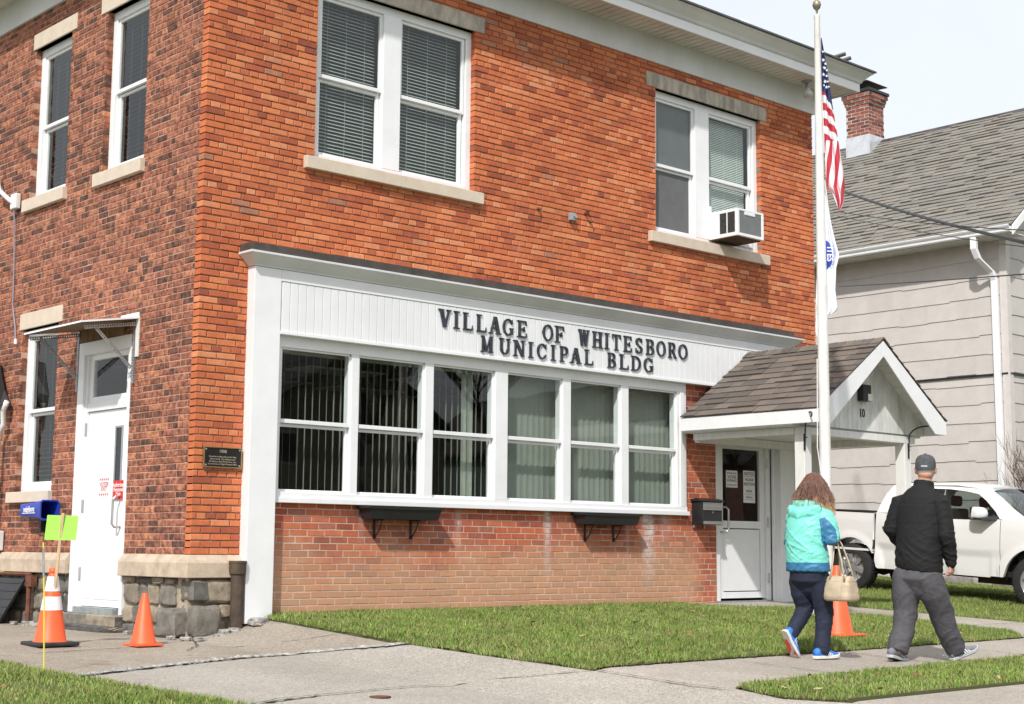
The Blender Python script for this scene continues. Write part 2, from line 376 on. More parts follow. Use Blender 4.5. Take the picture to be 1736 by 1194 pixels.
# side wall: mostly short weathered bricks
OA=(2.94,3.84,4.60,6.40); OB=(1.20,2.10,4.60,6.40); OC=(2.94,3.84,1.25,3.09); OD=(1.27,2.40,.0,2.80)
mb=MB(); mm=MB()
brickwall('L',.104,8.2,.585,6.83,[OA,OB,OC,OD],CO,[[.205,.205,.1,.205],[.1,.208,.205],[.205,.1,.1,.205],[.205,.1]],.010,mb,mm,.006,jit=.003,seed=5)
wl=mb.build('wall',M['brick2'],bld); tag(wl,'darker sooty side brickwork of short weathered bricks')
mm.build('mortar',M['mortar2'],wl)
# remaining two sides and the far end, unseen from the street
mb=MB(); mb.box(BX-.25,BX-.002,.105,BD,-.3,6.83); mb.box(.02,BX-.25,BD-.25,BD,-.3,6.83); mb.box(.012,.24,8.2,BD-.25,-.3,6.83)
mb.build('rear_wall',M['mortar2'],bld)
# infill brickwork below the storefront windows and beside the door
mb=MB(); mm=MB()
brickwall('F',.84,7.60,-.11,2.74,[(.84,6.98,1.095,2.8)],.0672,[[.213]],.009,mb,mm,.004,jit=.0015,depth=.09,seed=11,chm=.003)
brickwall('F',7.60,8.74,2.15,2.74,[],.0672,[[.213]],.009,mb,mm,.004,jit=.0015,depth=.09,seed=12,chm=.003)
wi=mb.build('infill_wall',M['brick3'],bld); tag(wi,'newer smooth infill brickwork with pale joints, tan towards the soil and streaked white')
mm.build('mortar',M['mortar3'],wi)
# white board wall and pilaster right of the door
mb=MB()
mb.box(8.74,BX-.26,.0,.09,-.15,3.4); 
for i in range(5): mb.box(9.10+i*.118,9.10+i*.118+.108,-.018,-.001,-.0,3.30)
mb.box(9.30,9.44,-.42,-.02,-.06,2.2)
mb.build('board_wall',M['white2'],bld,bevel=.004)
# ---------------------------------------------------------------- stone
mb=MB()
def band(mb,side,u0,u1,z0,z1,d):
    P=MP(side); prof=[(-.1,z0),(d,z0),(d,z1-.075),(d-.012,z1-.05),(.012,z1),(-.1,z1)]
    n=len(prof); vs=[P(u0,z,dd) for dd,z in prof]+[P(u1,z,dd) for dd,z in prof]
    tri=[(0,1,2),(0,2,3),(0,3,4),(0,4,5)]
    mb.add(vs,tri+[tuple(i+n for i in reversed(t)) for t in tri]+[(i,(i+1)%n,(i+1)%n+n,i+n) for i in range(n)])
band(mb,'L',-.0,1.262,.372,.585,.065); band(mb,'L',2.41,5.2,.372,.585,.065); band(mb,'L',5.205,8.2,.372,.585,.065)
# front return butts against the side one with a mitred nose
vs=[(-.065,-.065,.372),(-.065,-.065,.51),(-.053,-.053,.535),(-.012,-.012,.585),(-.065,0,.372),(-.065,0,.51),(-.053,0,.535),(-.012,0,.585),(.0,-.065,.372),(.0,-.065,.51),(0,-.053,.535),(.0,-.012,.585),(0,0,.372),(0,0,.585)]
mb.add(vs,[(0,1,5,4),(1,2,6,5),(2,3,7,6),(0,8,9,1),(1,9,10,2),(2,10,11,3),(3,11,13,7),(0,4,12,8)])
band(mb,'F',.0,.59,.372,.585,.065)
sb=mb.build('stone_band',M['sandstone'],bld,bevel=.006)
# rubble foundation stones
rub=ramp_mat('rubble_stone',[(0,(.095,.09,.085)),(.25,(.17,.16,.145)),(.5,(.26,.225,.18)),(.8,(.34,.285,.215)),(1,(.14,.135,.125))],rough=.95,nsc=9,namt=.5,bump=.9,bscale=35)
def rock(mb,c,s,seed,rz=0,n=3,amp=.13):
    rr=random.Random(seed); bm=bmesh.new(); bmesh.ops.create_cube(bm,size=1)
    bmesh.ops.bevel(bm,geom=bm.edges[:],offset=.11,segments=1,affect='EDGES')
    bmesh.ops.subdivide_edges(bm,edges=bm.edges[:],cuts=n,use_grid_fill=True)
    bmesh.ops.triangulate(bm,faces=bm.faces[:])
    ph=[rr.uniform(0,6) for _ in range(9)]
    T=Matrix.Translation(c)@Matrix.Rotation(rz,4,'Z')
    vs=[]
    for v in bm.verts:
        p=v.co; q=1+amp*(.5*math.sin(5*p.x+ph[0]+3*p.z)+.5*math.sin(6*p.y+ph[1]+2*p.x)+.4*math.sin(9*p.z+ph[2]+4*p.y)+.3*math.sin(17*p.x+ph[3])*math.sin(15*p.z+ph[4]))*.5+rr.uniform(-.012,.012)
        vs.append(T@Vector((p.x*q*s[0],p.y*q*s[1],p.z*q*s[2])))
    idx={v:i for i,v in enumerate(bm.verts)}
    mb.add(vs,[tuple(idx[v] for v in f.verts) for f in bm.faces]); bm.free()
mb=MB(); k=0
def rubble(side,u0,u1,z0,z1,seed):
    global k
    rr=random.Random(seed); z=z0
    while z<z1-.03:
        h=min(rr.uniform(.11,.22),z1-z); 
        if z1-(z+h)<.06: h=z1-z
        u=u0
        while u<u1-.02:
            wd=min(rr.uniform(.14,.36),u1-u)
            if u1-(u+wd)<.08: wd=u1-u
            d=rr.uniform(-.03,.0)
            c=(u+wd/2,.06-d,z+h/2) if side=='F' else (.06-d,u+wd/2,z+h/2)
            s=(wd*rr.uniform(.86,.97),.17,h*rr.uniform(.84,.96)) if side=='F' else (.17,wd*rr.uniform(.86,.97),h*rr.uniform(.84,.96))
            rock(mb,c,s,seed*100+k,n=4,amp=.17); k+=1; u+=wd
        z+=h
rubble('L',.24,1.262,-.22,.372,4); rubble('L',2.40,8.2,-.24,.372,6)
# big corner blocks on the front face
rock(mb,(.33,.05,.245),(.40,.18,.21),51,n=5,amp=.12); rock(mb,(.10,.06,.25),(.19,.22,.2),59,n=4)
rock(mb,(.45,.05,.06),(.30,.16,.13),52,n=4); rock(mb,(.16,.03,-.03),(.30,.26,.30),53,n=5); rock(mb,(-.02,.2,-.05),(.24,.34,.26),54,n=5)
rock(mb,(.30,.06,-.10),(.24,.16,.16),55); rock(mb,(.58,.08,.2),(.12,.12,.4),56); rock(mb,(.62,.06,-.02),(.2,.12,.14),57)
fd=mb.build('foundation',rub,bld,smooth=35)
mb=MB(); mb.box(.012,.74,.03,.09,-.25,.372); mb.box(.03,.09,.09,1.262,-.3,.372); mb.box(.035,.09,2.40,8.2,-.3,.372)
mb.build('mortar_bed',mat('sandy_mortar',(.44,.37,.28),rough=.95,noise=.3,nscale=8,bump=.8,bscale=30),fd)
mb=MB(); rock(mb,(.02,1.55,-.085),(.26,.62,.13),71,n=5,amp=.06); rock(mb,(.02,2.12,-.085),(.26,.52,.13),72,n=5,amp=.06); rock(mb,(-.06,1.8,-.16),(.30,1.2,.07),73,n=5,amp=.05)
mb.build('doorstep',rub,bld,smooth=35)
# lintels and sills
for side,u0,u1,z0,z1,d in (('F',1.16,3.585,6.49,6.672,.012),('F',6.305,8.73,6.49,6.676,.012),('L',2.82,3.90,6.40,6.585,.012),('L',1.08,2.24,6.40,6.585,.012),('L',2.85,3.90,3.09,3.275,.012)):
    mb=MB(); B(mb,side,u0,u1,z0,z1,-.1,d); mb.build('lintel',M['lintel'] if side=='F' else M['sill'],bld,bevel=.006)
for side,u0,u1,z0,z1,d in (('F',1.155,2.385,4.49,4.62,.06),('F',2.388,3.555,4.49,4.62,.06),('F',6.34,8.71,4.485,4.62,.06),('L',2.89,3.92,4.46,4.60,.055),('L',1.16,2.20,4.46,4.60,.055),('L',2.90,3.95,1.13,1.25,.055)):
    mb=MB(); B(mb,side,u0,u1,z0,z1,-.1,d); mb.build('sill',M['sill'],bld,bevel=.006)
# ---------------------------------------------------------------- windows
def hslats(mb,side,u0,u1,z0,z1,d,pitch,wd,ang):
    P=MP(side); z=z0; c,s=math.cos(ang)*wd/2,math.sin(ang)*wd/2
    while z<z1:
        mb.add([P(u0,z-s,d+c),P(u1,z-s,d+c),P(u1,z+s,d-c),P(u0,z+s,d-c)],[(0,1,2,3)]); z+=pitch
    for f in (.18,.5,.82):
        u=u0+(u1-u0)*f; B(mb,side,u-.0015,u+.0015,z0,z1,d+c,d+c+.002)
def dh(side,win,u0,u1,z0,z1,zr,d,st=.035,glass=None,lower_in=.03):
    """double hung pair of sashes as a child of win; u,z = glass opening incl. stiles; d = outer plane depth"""
    s=MB()
    # upper sash (outer)
    B(s,side,u0,u0+st,zr-.02,z1,d-.03,d); B(s,side,u1-st,u1,zr-.02,z1,d-.03,d)
    B(s,side,u0+st,u1-st,z1-st,z1,d-.03,d-.002); B(s,side,u0+st,u1-st,zr-.02,zr+.02,d-.032,d+.004)
    # lower sash (inner)
    e=d-lower_in-.004
    B(s,side,u0+.004,u0+st+.012,z0,zr-.022,e-.03,e); B(s,side,u1-st-.012,u1-.004,z0,zr-.022,e-.03,e)
    B(s,side,u0+st+.012,u1-st-.012,z0,z0+st+.01,e-.03,e-.002); B(s,side,u0+st+.012,u1-st-.012,zr-.055,zr-.022,e-.03,e-.002)
    s.build('sash',M['white'],win,bevel=.003)
    g=MB(); P=MP(side)
    g.quad(*[P(a,b,d-.015) for a,b in ((u0+st,zr),(u1-st,zr),(u1-st,z1-st),(u0+st,z1-st))])
    g.quad(*[P(a,b,e-.015) for a,b in ((u0+st,z0+st),(u1-st,z0+st),(u1-st,zr-.03),(u0+st,zr-.03))])
    g.build('pane',glass or M['glass'],win)
def upperwin(side,o,mull,glasses,zr,blind,lab=None):
    u0,u1,z0,z1=o; f=MB(); d=-.075
    fr=.075
    B(f,side,u0-.004,u0+fr,z0,z1,d-.10,d); B(f,side,u1-fr,u1+.004,z0,z1,d-.10,d)
    B(f,side,u0+fr,u1-fr,z1-.09,z1,d-.10,d); B(f,side,u0+fr,u1-fr,z0,z0+.07,d-.10,d+.004)
    if mull: B(f,side,mull[0],mull[1],z0+.07,z1-.09,d-.10,d+.006)
    # inner stop bead
    for (a,b) in glasses:
        B(f,side,a-.02,a,z0+.07,z1-.09,d-.08,d-.018) if a-.02>u0+fr-.001 else None
    wn=f.build('window',M['white'],bld,bevel=.004)
    if lab: tag(wn,lab)
    for i,(a,b) in enumerate(glasses):
        dh(side,wn,a,b,z0+.07,z1-.09,zr,d-.022)
        bl=blind[i]
        m=MB()
        if bl=='open': hslats(m,side,a+.03,b-.03,z0+.09,z1-.1,d-.13,.038,.042,math.radians(38)); m.build('blind',M['blindH'],wn)
        elif bl=='closed': hslats(m,side,a+.03,b-.03,z0+.09,z1-.1,d-.13,.024,.026,math.radians(58)); m.build('blind',M['blindW'],wn)
        elif bl=='shade': B(m,side,a+.02,b-.02,z0+.07,z1-.1,d-.075,d-.070); m.build('screen',M['shade'],wn)
        elif bl=='dim': hslats(m,side,a+.03,b-.03,z0+.09,z1-.1,d-.13,.05,.05,math.radians(12)); m.build('blind',M['blindK'],wn)
    return wn
upperwin('F',W1,(2.20,2.44),[(1.375,2.20),(2.44,3.365)],5.54,['open','open'],'upper window with half open slatted blinds')
upperwin('F',W2,(7.32,7.60),[(6.565,7.32),(7.60,8.51)],5.53,['shade','closed'],'upper window with a grey screen and a pale blind')
upperwin('L',OA,None,[(3.02,3.765)],5.46,['dim']); upperwin('L',OB,None,[(1.28,2.025)],5.50,['dim'])
upperwin('L',OC,None,[(3.02,3.765)],2.16,['dim'])
# storefront glazing: six double hung units in a continuous frame
f=MB(); y0,y1=-.04,.09
XS=[(.930,1.790),(1.885,2.762),(2.878,3.762),(3.948,4.822),(4.952,5.802),(5.933,6.815)]
f.box(.852,.93,y0,y1,1.20,2.63)
for (a,b),(c,e) in zip(XS,XS[1:]):
    f.box(b,c,y0-(.012 if (b>3.7 and b<3.9) else 0),y1,1.20,2.63)
f.box(6.815,6.985,y0,y1,1.20,2.63); f.box(6.86,6.94,y0-.014,y0+.001,1.20,2.63)
f.box(.852,6.985,y0,y1,2.63,2.742); f.box(.852,6.985,y0-.012,y1,1.145,1.20); f.box(.852,7.01,y0-.035,y1,1.095,1.145)
sfr=f.build('window_frame',M['white'],bld,bevel=.004)
rr=random.Random(4)
for i,(a,b) in enumerate(XS):
    f=MB(); f.box(a+.001,b-.001,y0+.02,y0+.03,2.612,2.629)
    wn=f.build('window',M['white'],bld)
    dh('F',wn,a,b,1.20,2.63,1.90,.02,st=.02,lower_in=.03)
    m=MB(); x=a+.10
    while x<b+.14:
        if i<2: ang=math.radians(62+rr.uniform(-3,3)); ww=.088
        elif i==2: ang=math.radians(60+rr.uniform(-3,3)) if not(.62<(x-a)/(b-a)<.82 or .1<(x-a)/(b-a)<.2) else math.radians(5)
        else: ang=math.radians(-6+rr.uniform(-5,5)); ww=.086
        pit=.092 if i>2 else .088
        c,s=math.cos(ang)*ww/2,math.sin(ang)*ww/2
        z0b=1.19+rr.uniform(0,.01)
        m.add([(x-c,.19-s,z0b),(x,.19+.006,z0b),(x+c,.19+s,z0b),(x+c,.19+s,2.60),(x,.19+.006,2.60),(x-c,.19-s,2.60)],[(0,1,4,5),(1,2,3,4)])
        x+=pit
    m.box(a+.09,b+.12,.17,.21,2.60,2.63)
    m.build('blind',M['blindG'] if i>2 else M['blindD'],wn)
# sign board with vertical vinyl boards
f=MB(); f.box(.855,8.775,-.10,.0,2.757,3.385)
sgn=f.build('sign_board',M['vinyl'],bld)
m=MB(); x=.868
while x<8.76:
    m.box(x,min(x+.093,8.77),-.113,-.099,2.775,3.268); x+=.0985
m.build('siding',M['vinyl'],sgn,bevel=.0035)
f=MB(); f.box(.852,8.778,-.12,-.0985,3.27,3.384); f.box(.852,8.778,-.125,-.0,2.742,2.775); f.build('trim',M['white'],sgn,bevel=.003)
for a,b in ((.54,.85),(8.78,9.08)):
    f=MB(); f.box(a,b,-.12,.09,-.06,3.384); f.build('pilaster',M['white'],bld,bevel=.004)
# crown with mitred returns
prof=[(0,3.386),(.008,3.386),(.014,3.402),(.10,3.485),(.118,3.495),(.118,3.515),(0,3.515)]
rings=[]
for (bx,by,sx,sy) in ((.54,.0,-1,0),(.54,-.12,-1,-1),(9.08,-.12,1,-1),(9.08,.0,1,0)):
    rings.append([(bx+sx*o,by+sy*o,z) for o,z in prof])
m=MB(); m.loft(rings); cr=m.build('crown',M['frieze'],bld)
m=MB(); rr=random.Random(2); x=.43
while x<9.0:
    x2=min(x+rr.uniform(.5,1.0),9.0)
    m.box(x,x2-.002,-.225+rr.uniform(-.003,.003),-.004,3.517,3.598+rr.uniform(-.006,.006)); x=x2
m.build('flashing',M['brownflash'],bld,bevel=.003)
# interior
m=MB()
for (z0,z1) in ((-.02,2.9),(3.3,6.8)):
    x0,x1,yy0,yy1=.26,9.5,.12,6.5
    m.quad((x0,yy1,z0),(x1,yy1,z0),(x1,yy1,z1),(x0,yy1,z1)); m.quad((x1,yy0,z0),(x1,yy1,z0),(x1,yy1,z1),(x1,yy0,z1))
    m.quad((x0,yy0,z0),(x1,yy0,z0),(x1,yy1,z0),(x0,yy1,z0)); m.quad((x0,yy0,z1),(x1,yy0,z1),(x1,yy1,z1),(x0,yy1,z1))
m.box(4.2,4.3,.3,6.5,3.3,6.8)
inn=m.build('interior',M['dark'],bld)
cdm=mat('ceiling_light_diffuser',(.85,.87,.85),rough=.5,noise=.02)
for x in (1.5,3.1,4.7,6.3,7.9):
    for y in (1.0,2.6,4.2):
        m=MB(); m.box(x,x+1.15,y,y+.55,2.84,2.86); m.build('ceiling_panel',cdm,inn)
# ---------------------------------------------------------------- eaves
O=.46
m=MB()
def ringbox(m,o0,o1,z0,z1):
    for a,b,c,e in ((-o1,BX+o1,-o1,-o0),(-o1,BX+o1,BD+o0,BD+o1),(-o1,-o0,-o0,BD+o0),(BX+o0,BX+o1,-o0,BD+o0)):
        m.box(a,b,c,e,z0,z1)
m=MB(); ringbox(m,-.05,.03,6.81,7.15); m.build('frieze',M['frieze'],bld)
m=MB(); 
x=-O
# soffit panels: grooved boards running out from the wall
x=-O+.002
while x<BX+O:
    m.box(x,min(x+.100,BX+O),-O+.02,-.031,7.148,7.158); x+=.115
y=-.028
while y<BD: m.box(-O+.02,-.031,y,y+.098,7.150,7.158); m.box(BX+.031,BX+O-.02,y,y+.098,7.150,7.158); y+=.104
m.box(-O+.01,BX+O-.01,-O+.01,BD+O-.01,7.160,7.175)
m.build('soffit',M['soffit'],bld)
m=MB(); ringbox(m,O,O+.022,7.135,7.255); m.build('fascia',M['white'],bld,bevel=.003)
prof=[(.0,7.256),(.03,7.256),(.045,7.27),(.06,7.30),(.14,7.38),(.165,7.392),(.165,7.41),(.0,7.41)]
rings=[[(bx+sx*o,by+sy*o,z) for o,z in prof] for (bx,by,sx,sy) in ((-O,BD+O,-1,1),(-O,-O,-1,-1),(BX+O,-O,1,-1),(BX+O,BD+O,1,1))]
m=MB(); m.loft(rings); m.build('cornice',M['frieze'],bld)
e=O+.165
m=MB()
hp=[(BX/2,4.6,9.2),(BX/2,BD-4.6,9.2)]
z=7.436
c=[(-e-.03,-e-.03,z),(BX+e+.03,-e-.03,z),(BX+e+.03,BD+e+.03,z),(-e-.03,BD+e+.03,z)]
zl=[(p[0],p[1],7.414) for p in c]
m.add(c+hp+zl,[(0,1,4),(1,2,5,4),(2,3,5),(3,0,4,5),(6,7,1,0),(7,8,2,1),(8,9,3,2),(9,6,0,3),(9,8,7,6)])
rf=m.build('roof',mat('dark_roof_edge',(.10,.10,.105),rough=.7,noise=.3),bld)
m=MB()
m.tube([(10.42,.40,7.80),(10.61,.21,7.89),(10.74,.08,7.95)],.03,8); m.tube([(10.5,.33,7.77),(10.70,.13,7.84),(10.80,.03,7.89)],.03,8)
m.build('vent_pipe',M['brownflash'],rf)
m=MB()
for i in range(3): m.tube([(7.50+i*.06,-.56,7.42),(7.50+i*.06,-.58,7.50),(7.50+i*.06,-.62,7.42)],.012,6)
m.build('snow_guard',M['white'],rf)
# ---------------------------------------------------------------- front door
f=MB()
f.box(7.602,7.70,.02,.12,.03,2.15); f.box(8.74,8.78,-.03,.12,-.0,2.15); f.box(8.66,8.739,.02,.12,.03,2.15); f.box(7.70,8.66,.02,.12,2.06,2.15)
fr=f.build('door_frame',M['white'],bld,bevel=.004)
def doorleaf(side,u0,u1,z0,z1,gz0,gz1,gu0,gu1,d):
    f=MB(); 
    B(f,side,u0,gu0,z0,z1,d-.045,d); B(f,side,gu1,u1,z0,z1,d-.045,d); B(f,side,gu0,gu1,gz1,z1,d-.045,d)
    B(f,side,gu0,gu1,z0,gz0,d-.045,d-.004)
    return f
f=MB(); d=-.055
f.box(7.705,7.80,.055,.1,.06,2.055); f.box(8.56,8.655,.055,.1,.06,2.055); f.box(7.80,8.56,.055,.1,1.98,2.055); f.box(7.80,8.56,.055,.1,.955,1.05); f.box(7.80,8.56,.055,.1,.06,.14)
f.box(7.812,8.548,.062,.09,.152,.943)
dr=f.build('door',M['white'],bld,bevel=.004); tag(dr,'white front door with a large glass upper half')
g=MB(); g.quad((7.80,.075,1.05),(8.56,.075,1.05),(8.56,.075,1.98),(7.80,.075,1.98)); g.build('pane',M['glass'],dr)
h=MB(); h.tube([(7.775,.055,1.22),(7.775,-.015,1.22),(7.80,-.035,1.19),(7.80,-.035,.93),(7.775,-.015,.90),(7.70,.02,.90)],.013,8); h.build('handle',M['steel'],dr,smooth=True)
for z in (.25,.98,1.75):
    h=MB(); h.tube([(8.665,.008,z),(8.665,.008,z+.13)],.013,8); h.build('hinge',M['steel'],dr)
f=MB(); f.box(7.6,8.74,-.02,.12,-.03,.028); f.build('threshold',M['galv'],bld)
# ---------------------------------------------------------------- side door
f=MB()
B(f,'L',1.272,1.32,-.02,2.795,-.10,.006); B(f,'L',2.27,2.398,-.02,2.795,-.10,.012); B(f,'L',1.32,2.27,2.66,2.795,-.10,.012); B(f,'L',1.32,2.27,2.06,2.15,-.10,-.03)
B(f,'L',1.32,1.35,.0,2.66,-.10,-.02); B(f,'L',2.235,2.27,0,2.66,-.10,-.02)
fr2=f.build('door_frame',M['white'],bld,bevel=.004)
f=MB(); 
for a,b,c,e in ((1.35,1.43,2.15,2.66),(2.155,2.235,2.15,2.66),(1.43,2.155,2.15,2.21),(1.43,2.155,2.60,2.66)): B(f,'L',a,b,c,e,-.09,-.045)
ts=f.build('transom',M['white'],bld,bevel=.004)
g=MB(); P=MP('L'); g.quad(*[P(a,b,-.065) for a,b in ((1.43,2.21),(2.155,2.21),(2.155,2.60),(1.43,2.60))]); g.build('pane',M['glass'],ts)
f=MB()
B(f,'L',1.355,2.23,.045,2.055,-.10,-.055); B(f,'L',1.45,1.62,1.13,1.90,-.056,-.0455)
dr2=f.build('door',M['white'],bld,bevel=.004); tag(dr2,'plain white side door with a narrow dark window')
f=MB(); B(f,'L',1.40,2.165,.12,1.99,-.056,-.049); f.build('door_panel',M['white'],dr2,bevel=.003)
g=MB(); B(g,'L',1.475,1.595,1.17,1.86,-.047,-.042); g.build('pane',mat('dark_door_glass',(.01,.012,.015),rough=.05,noise=.1),dr2)
f=MB()
for a,b,c,e in ((1.455,1.475,1.15,1.88),(1.595,1.615,1.15,1.88),(1.475,1.595,1.86,1.88),(1.475,1.595,1.15,1.17)): B(f,'L',a,b,c,e,-.047,-.034)
f.build('vision_frame',M['grey'],dr2)
h=MB(); h.tube([(.045,1.45,1.155),(-.02,1.45,1.155),(-.035,1.47,1.12),(-.035,1.47,.88),(-.02,1.45,.85),(.045,1.45,.85)],.013,8); h.build('handle',M['steel'],dr2,smooth=True)
for z in (.3,1.0,1.80):
    h=MB(); h.tube([(.028,2.245,z),(.028,2.245,z+.14)],.014,8); h.build('hinge',M['grey'],dr2)
f=MB(); B(f,'L',1.4,2.25,-.02,.04,-.10,.03); f.build('threshold',M['galv'],bld)
# fragile bits on the wall
for (x,z) in ((5.30,4.572),(4.441,4.593),(5.25,4.70),(5.22,4.66)):
    m=MB(); m.tube([(x,.0,z),(x,-.05,z-.01)],[.02,.012],7); m.build('wall_anchor',M['redrust'],bld)
# ---------------------------------------------------------------- lettering
GL={}
def glyph(ch):
    """list of polygons (x,z) on a unit-height, ~0.9 wide cell, slab-serif roman"""
    o=[]; T=.17; t=.08; s=.06
    def stem(x,z0=0,z1=1,w=T): o.append([(x,z0),(x+w,z0),(x+w,z1),(x,z1)])
    def ser(x,z,w=.40): o.append([(x-w/2,z),(x+w/2,z),(x+w/2,z+s),(x-w/2,z+s)])
    def bar(x0,x1,z,h=t): o.append([(x0,z),(x1,z),(x1,z+h),(x0,z+h)])
    def dg(x0,z0,x1,z1,w): o.append([(x0-w/2,z0),(x0+w/2,z0),(x1+w/2,z1),(x1-w/2,z1)])
    def arc(cx,cz,rx,rz,a0,a1,th=T,tn=t,n=16):
        for i in range(n):
            q=[]
            A=[math.radians(a0+(a1-a0)*k/n) for k in (i,i+1)]
            for a in A:
                w=(tn+(th-tn)*abs(math.cos(a))**1.3)
                q.append(((cx+rx*math.cos(a),cz+rz*math.sin(a)),(cx+(rx-w)*math.cos(a),cz+(rz-min(w,.17))*math.sin(a))))
            o.append([q[0][0],q[1][0],q[1][1],q[0][1]])
    W=.9
    if ch=='I': stem(.10);ser(.215,0,.43);ser(.215,1-s,.43);W=.43
    elif ch=='L': stem(.10);ser(.215,0,.43);ser(.215,1-s,.43);bar(.1,.78,0,.09);o.append([(.78,0),(.70,0),(.72,.09),(.80,.30)]);W=.80
    elif ch=='V': dg(.2,1,.46,0,.24);dg(.74,1,.48,0,.11);ser(.2,1-s,.4);ser(.74,1-s,.34);W=.92
    elif ch=='A': dg(.18,0,.46,1,.11);dg(.76,0,.50,1,.24);bar(.26,.66,.30,.08);ser(.18,0,.34);ser(.76,0,.40);W=.94
    elif ch=='G': arc(.48,.5,.46,.5,40,320);bar(.62,.98,.40,s);stem(.70,.08,.44,.19);o.append([(.80,.68),(.86,.68),(.86,.97),(.80,.92)]);W=.95
    elif ch=='C': arc(.48,.5,.46,.5,42,318);o.append([(.78,.66),(.85,.66),(.85,.98),(.79,.92)]);o.append([(.78,.14),(.84,.20),(.86,.30),(.82,.32)]);W=.88
    elif ch=='E': stem(.10);ser(.2,0,.40);ser(.2,1-s,.40);bar(.1,.76,0,.09);bar(.1,.74,.91,.09);bar(.3,.56,.46,.08);stem(.54,.36,.64,.06);o.append([(.70,.0),(.76,.0),(.80,.28),(.75,.22)]);o.append([(.68,1),(.74,1),(.76,.72),(.71,.76)]);W=.80
    elif ch=='F': stem(.10);ser(.215,0,.46);ser(.2,1-s,.40);bar(.1,.74,.91,.09);bar(.3,.56,.46,.08);stem(.54,.36,.64,.06);o.append([(.68,1),(.74,1),(.76,.70),(.71,.76)]);W=.78
    elif ch=='O': arc(.5,.5,.5,.5,0,360,n=28);W=1.0
    elif ch=='W': dg(.2,1,.42,0,.22);dg(.62,1,.44,0,.10);dg(.64,1,.84,0,.22);dg(1.06,1,.86,0,.10);ser(.2,1-s,.36);ser(.62,1-s,.24);ser(1.06,1-s,.3);W=1.22
    elif ch=='H': stem(.10);stem(.62);bar(.3,.65,.46,.09);[ser(a,b,.42) for a in (.215,.735) for b in (0,1-s)];W=.95
    elif ch=='T': stem(.30);ser(.415,0,.44);bar(.0,.83,.91,.09);o.append([(0,1),(.07,1),(.05,.78),(.0,.70)]);o.append([(.76,1),(.83,1),(.83,.70),(.78,.78)]);W=.83
    elif ch=='S': arc(.40,.735,.36,.265,25,270,n=12,th=.2);arc(.40,.255,.38,.255,-155,90,n=12,th=.22);o.append([(.66,.70),(.72,.70),(.72,.97),(.66,.90)]);o.append([(.04,.04),(.10,.12),(.10,.32),(.04,.32)]);W=.80
    elif ch=='B': stem(.10);ser(.16,0,.32);ser(.16,1-s,.32);bar(.1,.5,.92,.08);bar(.1,.5,.48,.07);bar(.1,.5,0,.08);arc(.46,.755,.30,.245,-90,90,n=10,th=.2);arc(.48,.265,.34,.265,-90,90,n=10,th=.22);W=.84
    elif ch=='R': stem(.10);ser(.215,0,.43);ser(.16,1-s,.32);bar(.1,.5,.92,.08);bar(.1,.5,.45,.07);arc(.46,.74,.32,.26,-90,90,n=10,th=.22);dg(.80,0,.50,.48,.22);ser(.84,0,.26);W=.96
    elif ch=='P': stem(.10);ser(.215,0,.43);ser(.16,1-s,.32);bar(.1,.5,.92,.08);bar(.1,.5,.43,.07);arc(.46,.715,.34,.285,-90,90,n=10,th=.22);W=.82
    elif ch=='D': stem(.10);ser(.16,0,.32);ser(.16,1-s,.32);bar(.1,.46,.92,.08);bar(.1,.46,0,.08);arc(.42,.5,.52,.5,-90,90,n=14);W=.95
    elif ch=='U': stem(.10,.3,1);stem(.72,.3,1,.12);arc(.47,.34,.37,.34,180,360,n=12,th=.2);ser(.215,1-s,.43);ser(.78,1-s,.34);W=.96
    elif ch=='N': stem(.12,0,1,.10);stem(.74,0,1,.10);dg(.2,1,.76,0,.24);ser(.17,0,.34);ser(.12,1-s,.26);ser(.79,1-s,.34);W=.96
    elif ch=='M': stem(.12,0,1,.10);stem(.86,0,1,.23);dg(.2,1,.52,.05,.24);dg(.56,.05,.9,1,.10);ser(.17,0,.34);ser(.97,0,.42);ser(.14,1-s,.26);ser(1.02,1-s,.30);W=1.2
    return o,W
r1=[('V',2.861,3.044),('I',3.078,3.162),('L',3.213,3.349),('L',3.409,3.548),('A',3.583,3.767),('G',3.794,3.955),('E',4.018,4.164),('O',4.413,4.573),('F',4.61,4.753),('W',4.985,5.172),('H',5.221,5.401),('I',5.431,5.512),('T',5.563,5.706),('E',5.757,5.903),('S',5.965,6.092),('B',6.155,6.305),('O',6.348,6.511),('R',6.565,6.719),('O',6.753,6.92)]
r2=[('M',3.473,3.656),('U',3.744,3.913),('N',3.958,4.138),('I',4.193,4.267),('C',4.322,4.471),('I',4.546,4.621),('P',4.688,4.822),('A',4.85,5.035),('L',5.093,5.231),('B',5.481,5.624),('L',5.685,5.84),('D',5.892,6.059),('G',6.112,6.282)]
for row,zb,h in ((r1,3.032,.192),(r2,2.815,.180)):
    for ch,x0,x1 in row:
        polys,W=glyph(ch); s=(x1-x0)/W; m=MB(); k=0
        for p in polys:
            pts=[(x0+u*s,zb+v*h) for u,v in p]
            m.prism(pts,'y',-.131-.0004*(k%7),-.108); k+=1
        m.build('letter',M['letter'],sgn,bevel=0)
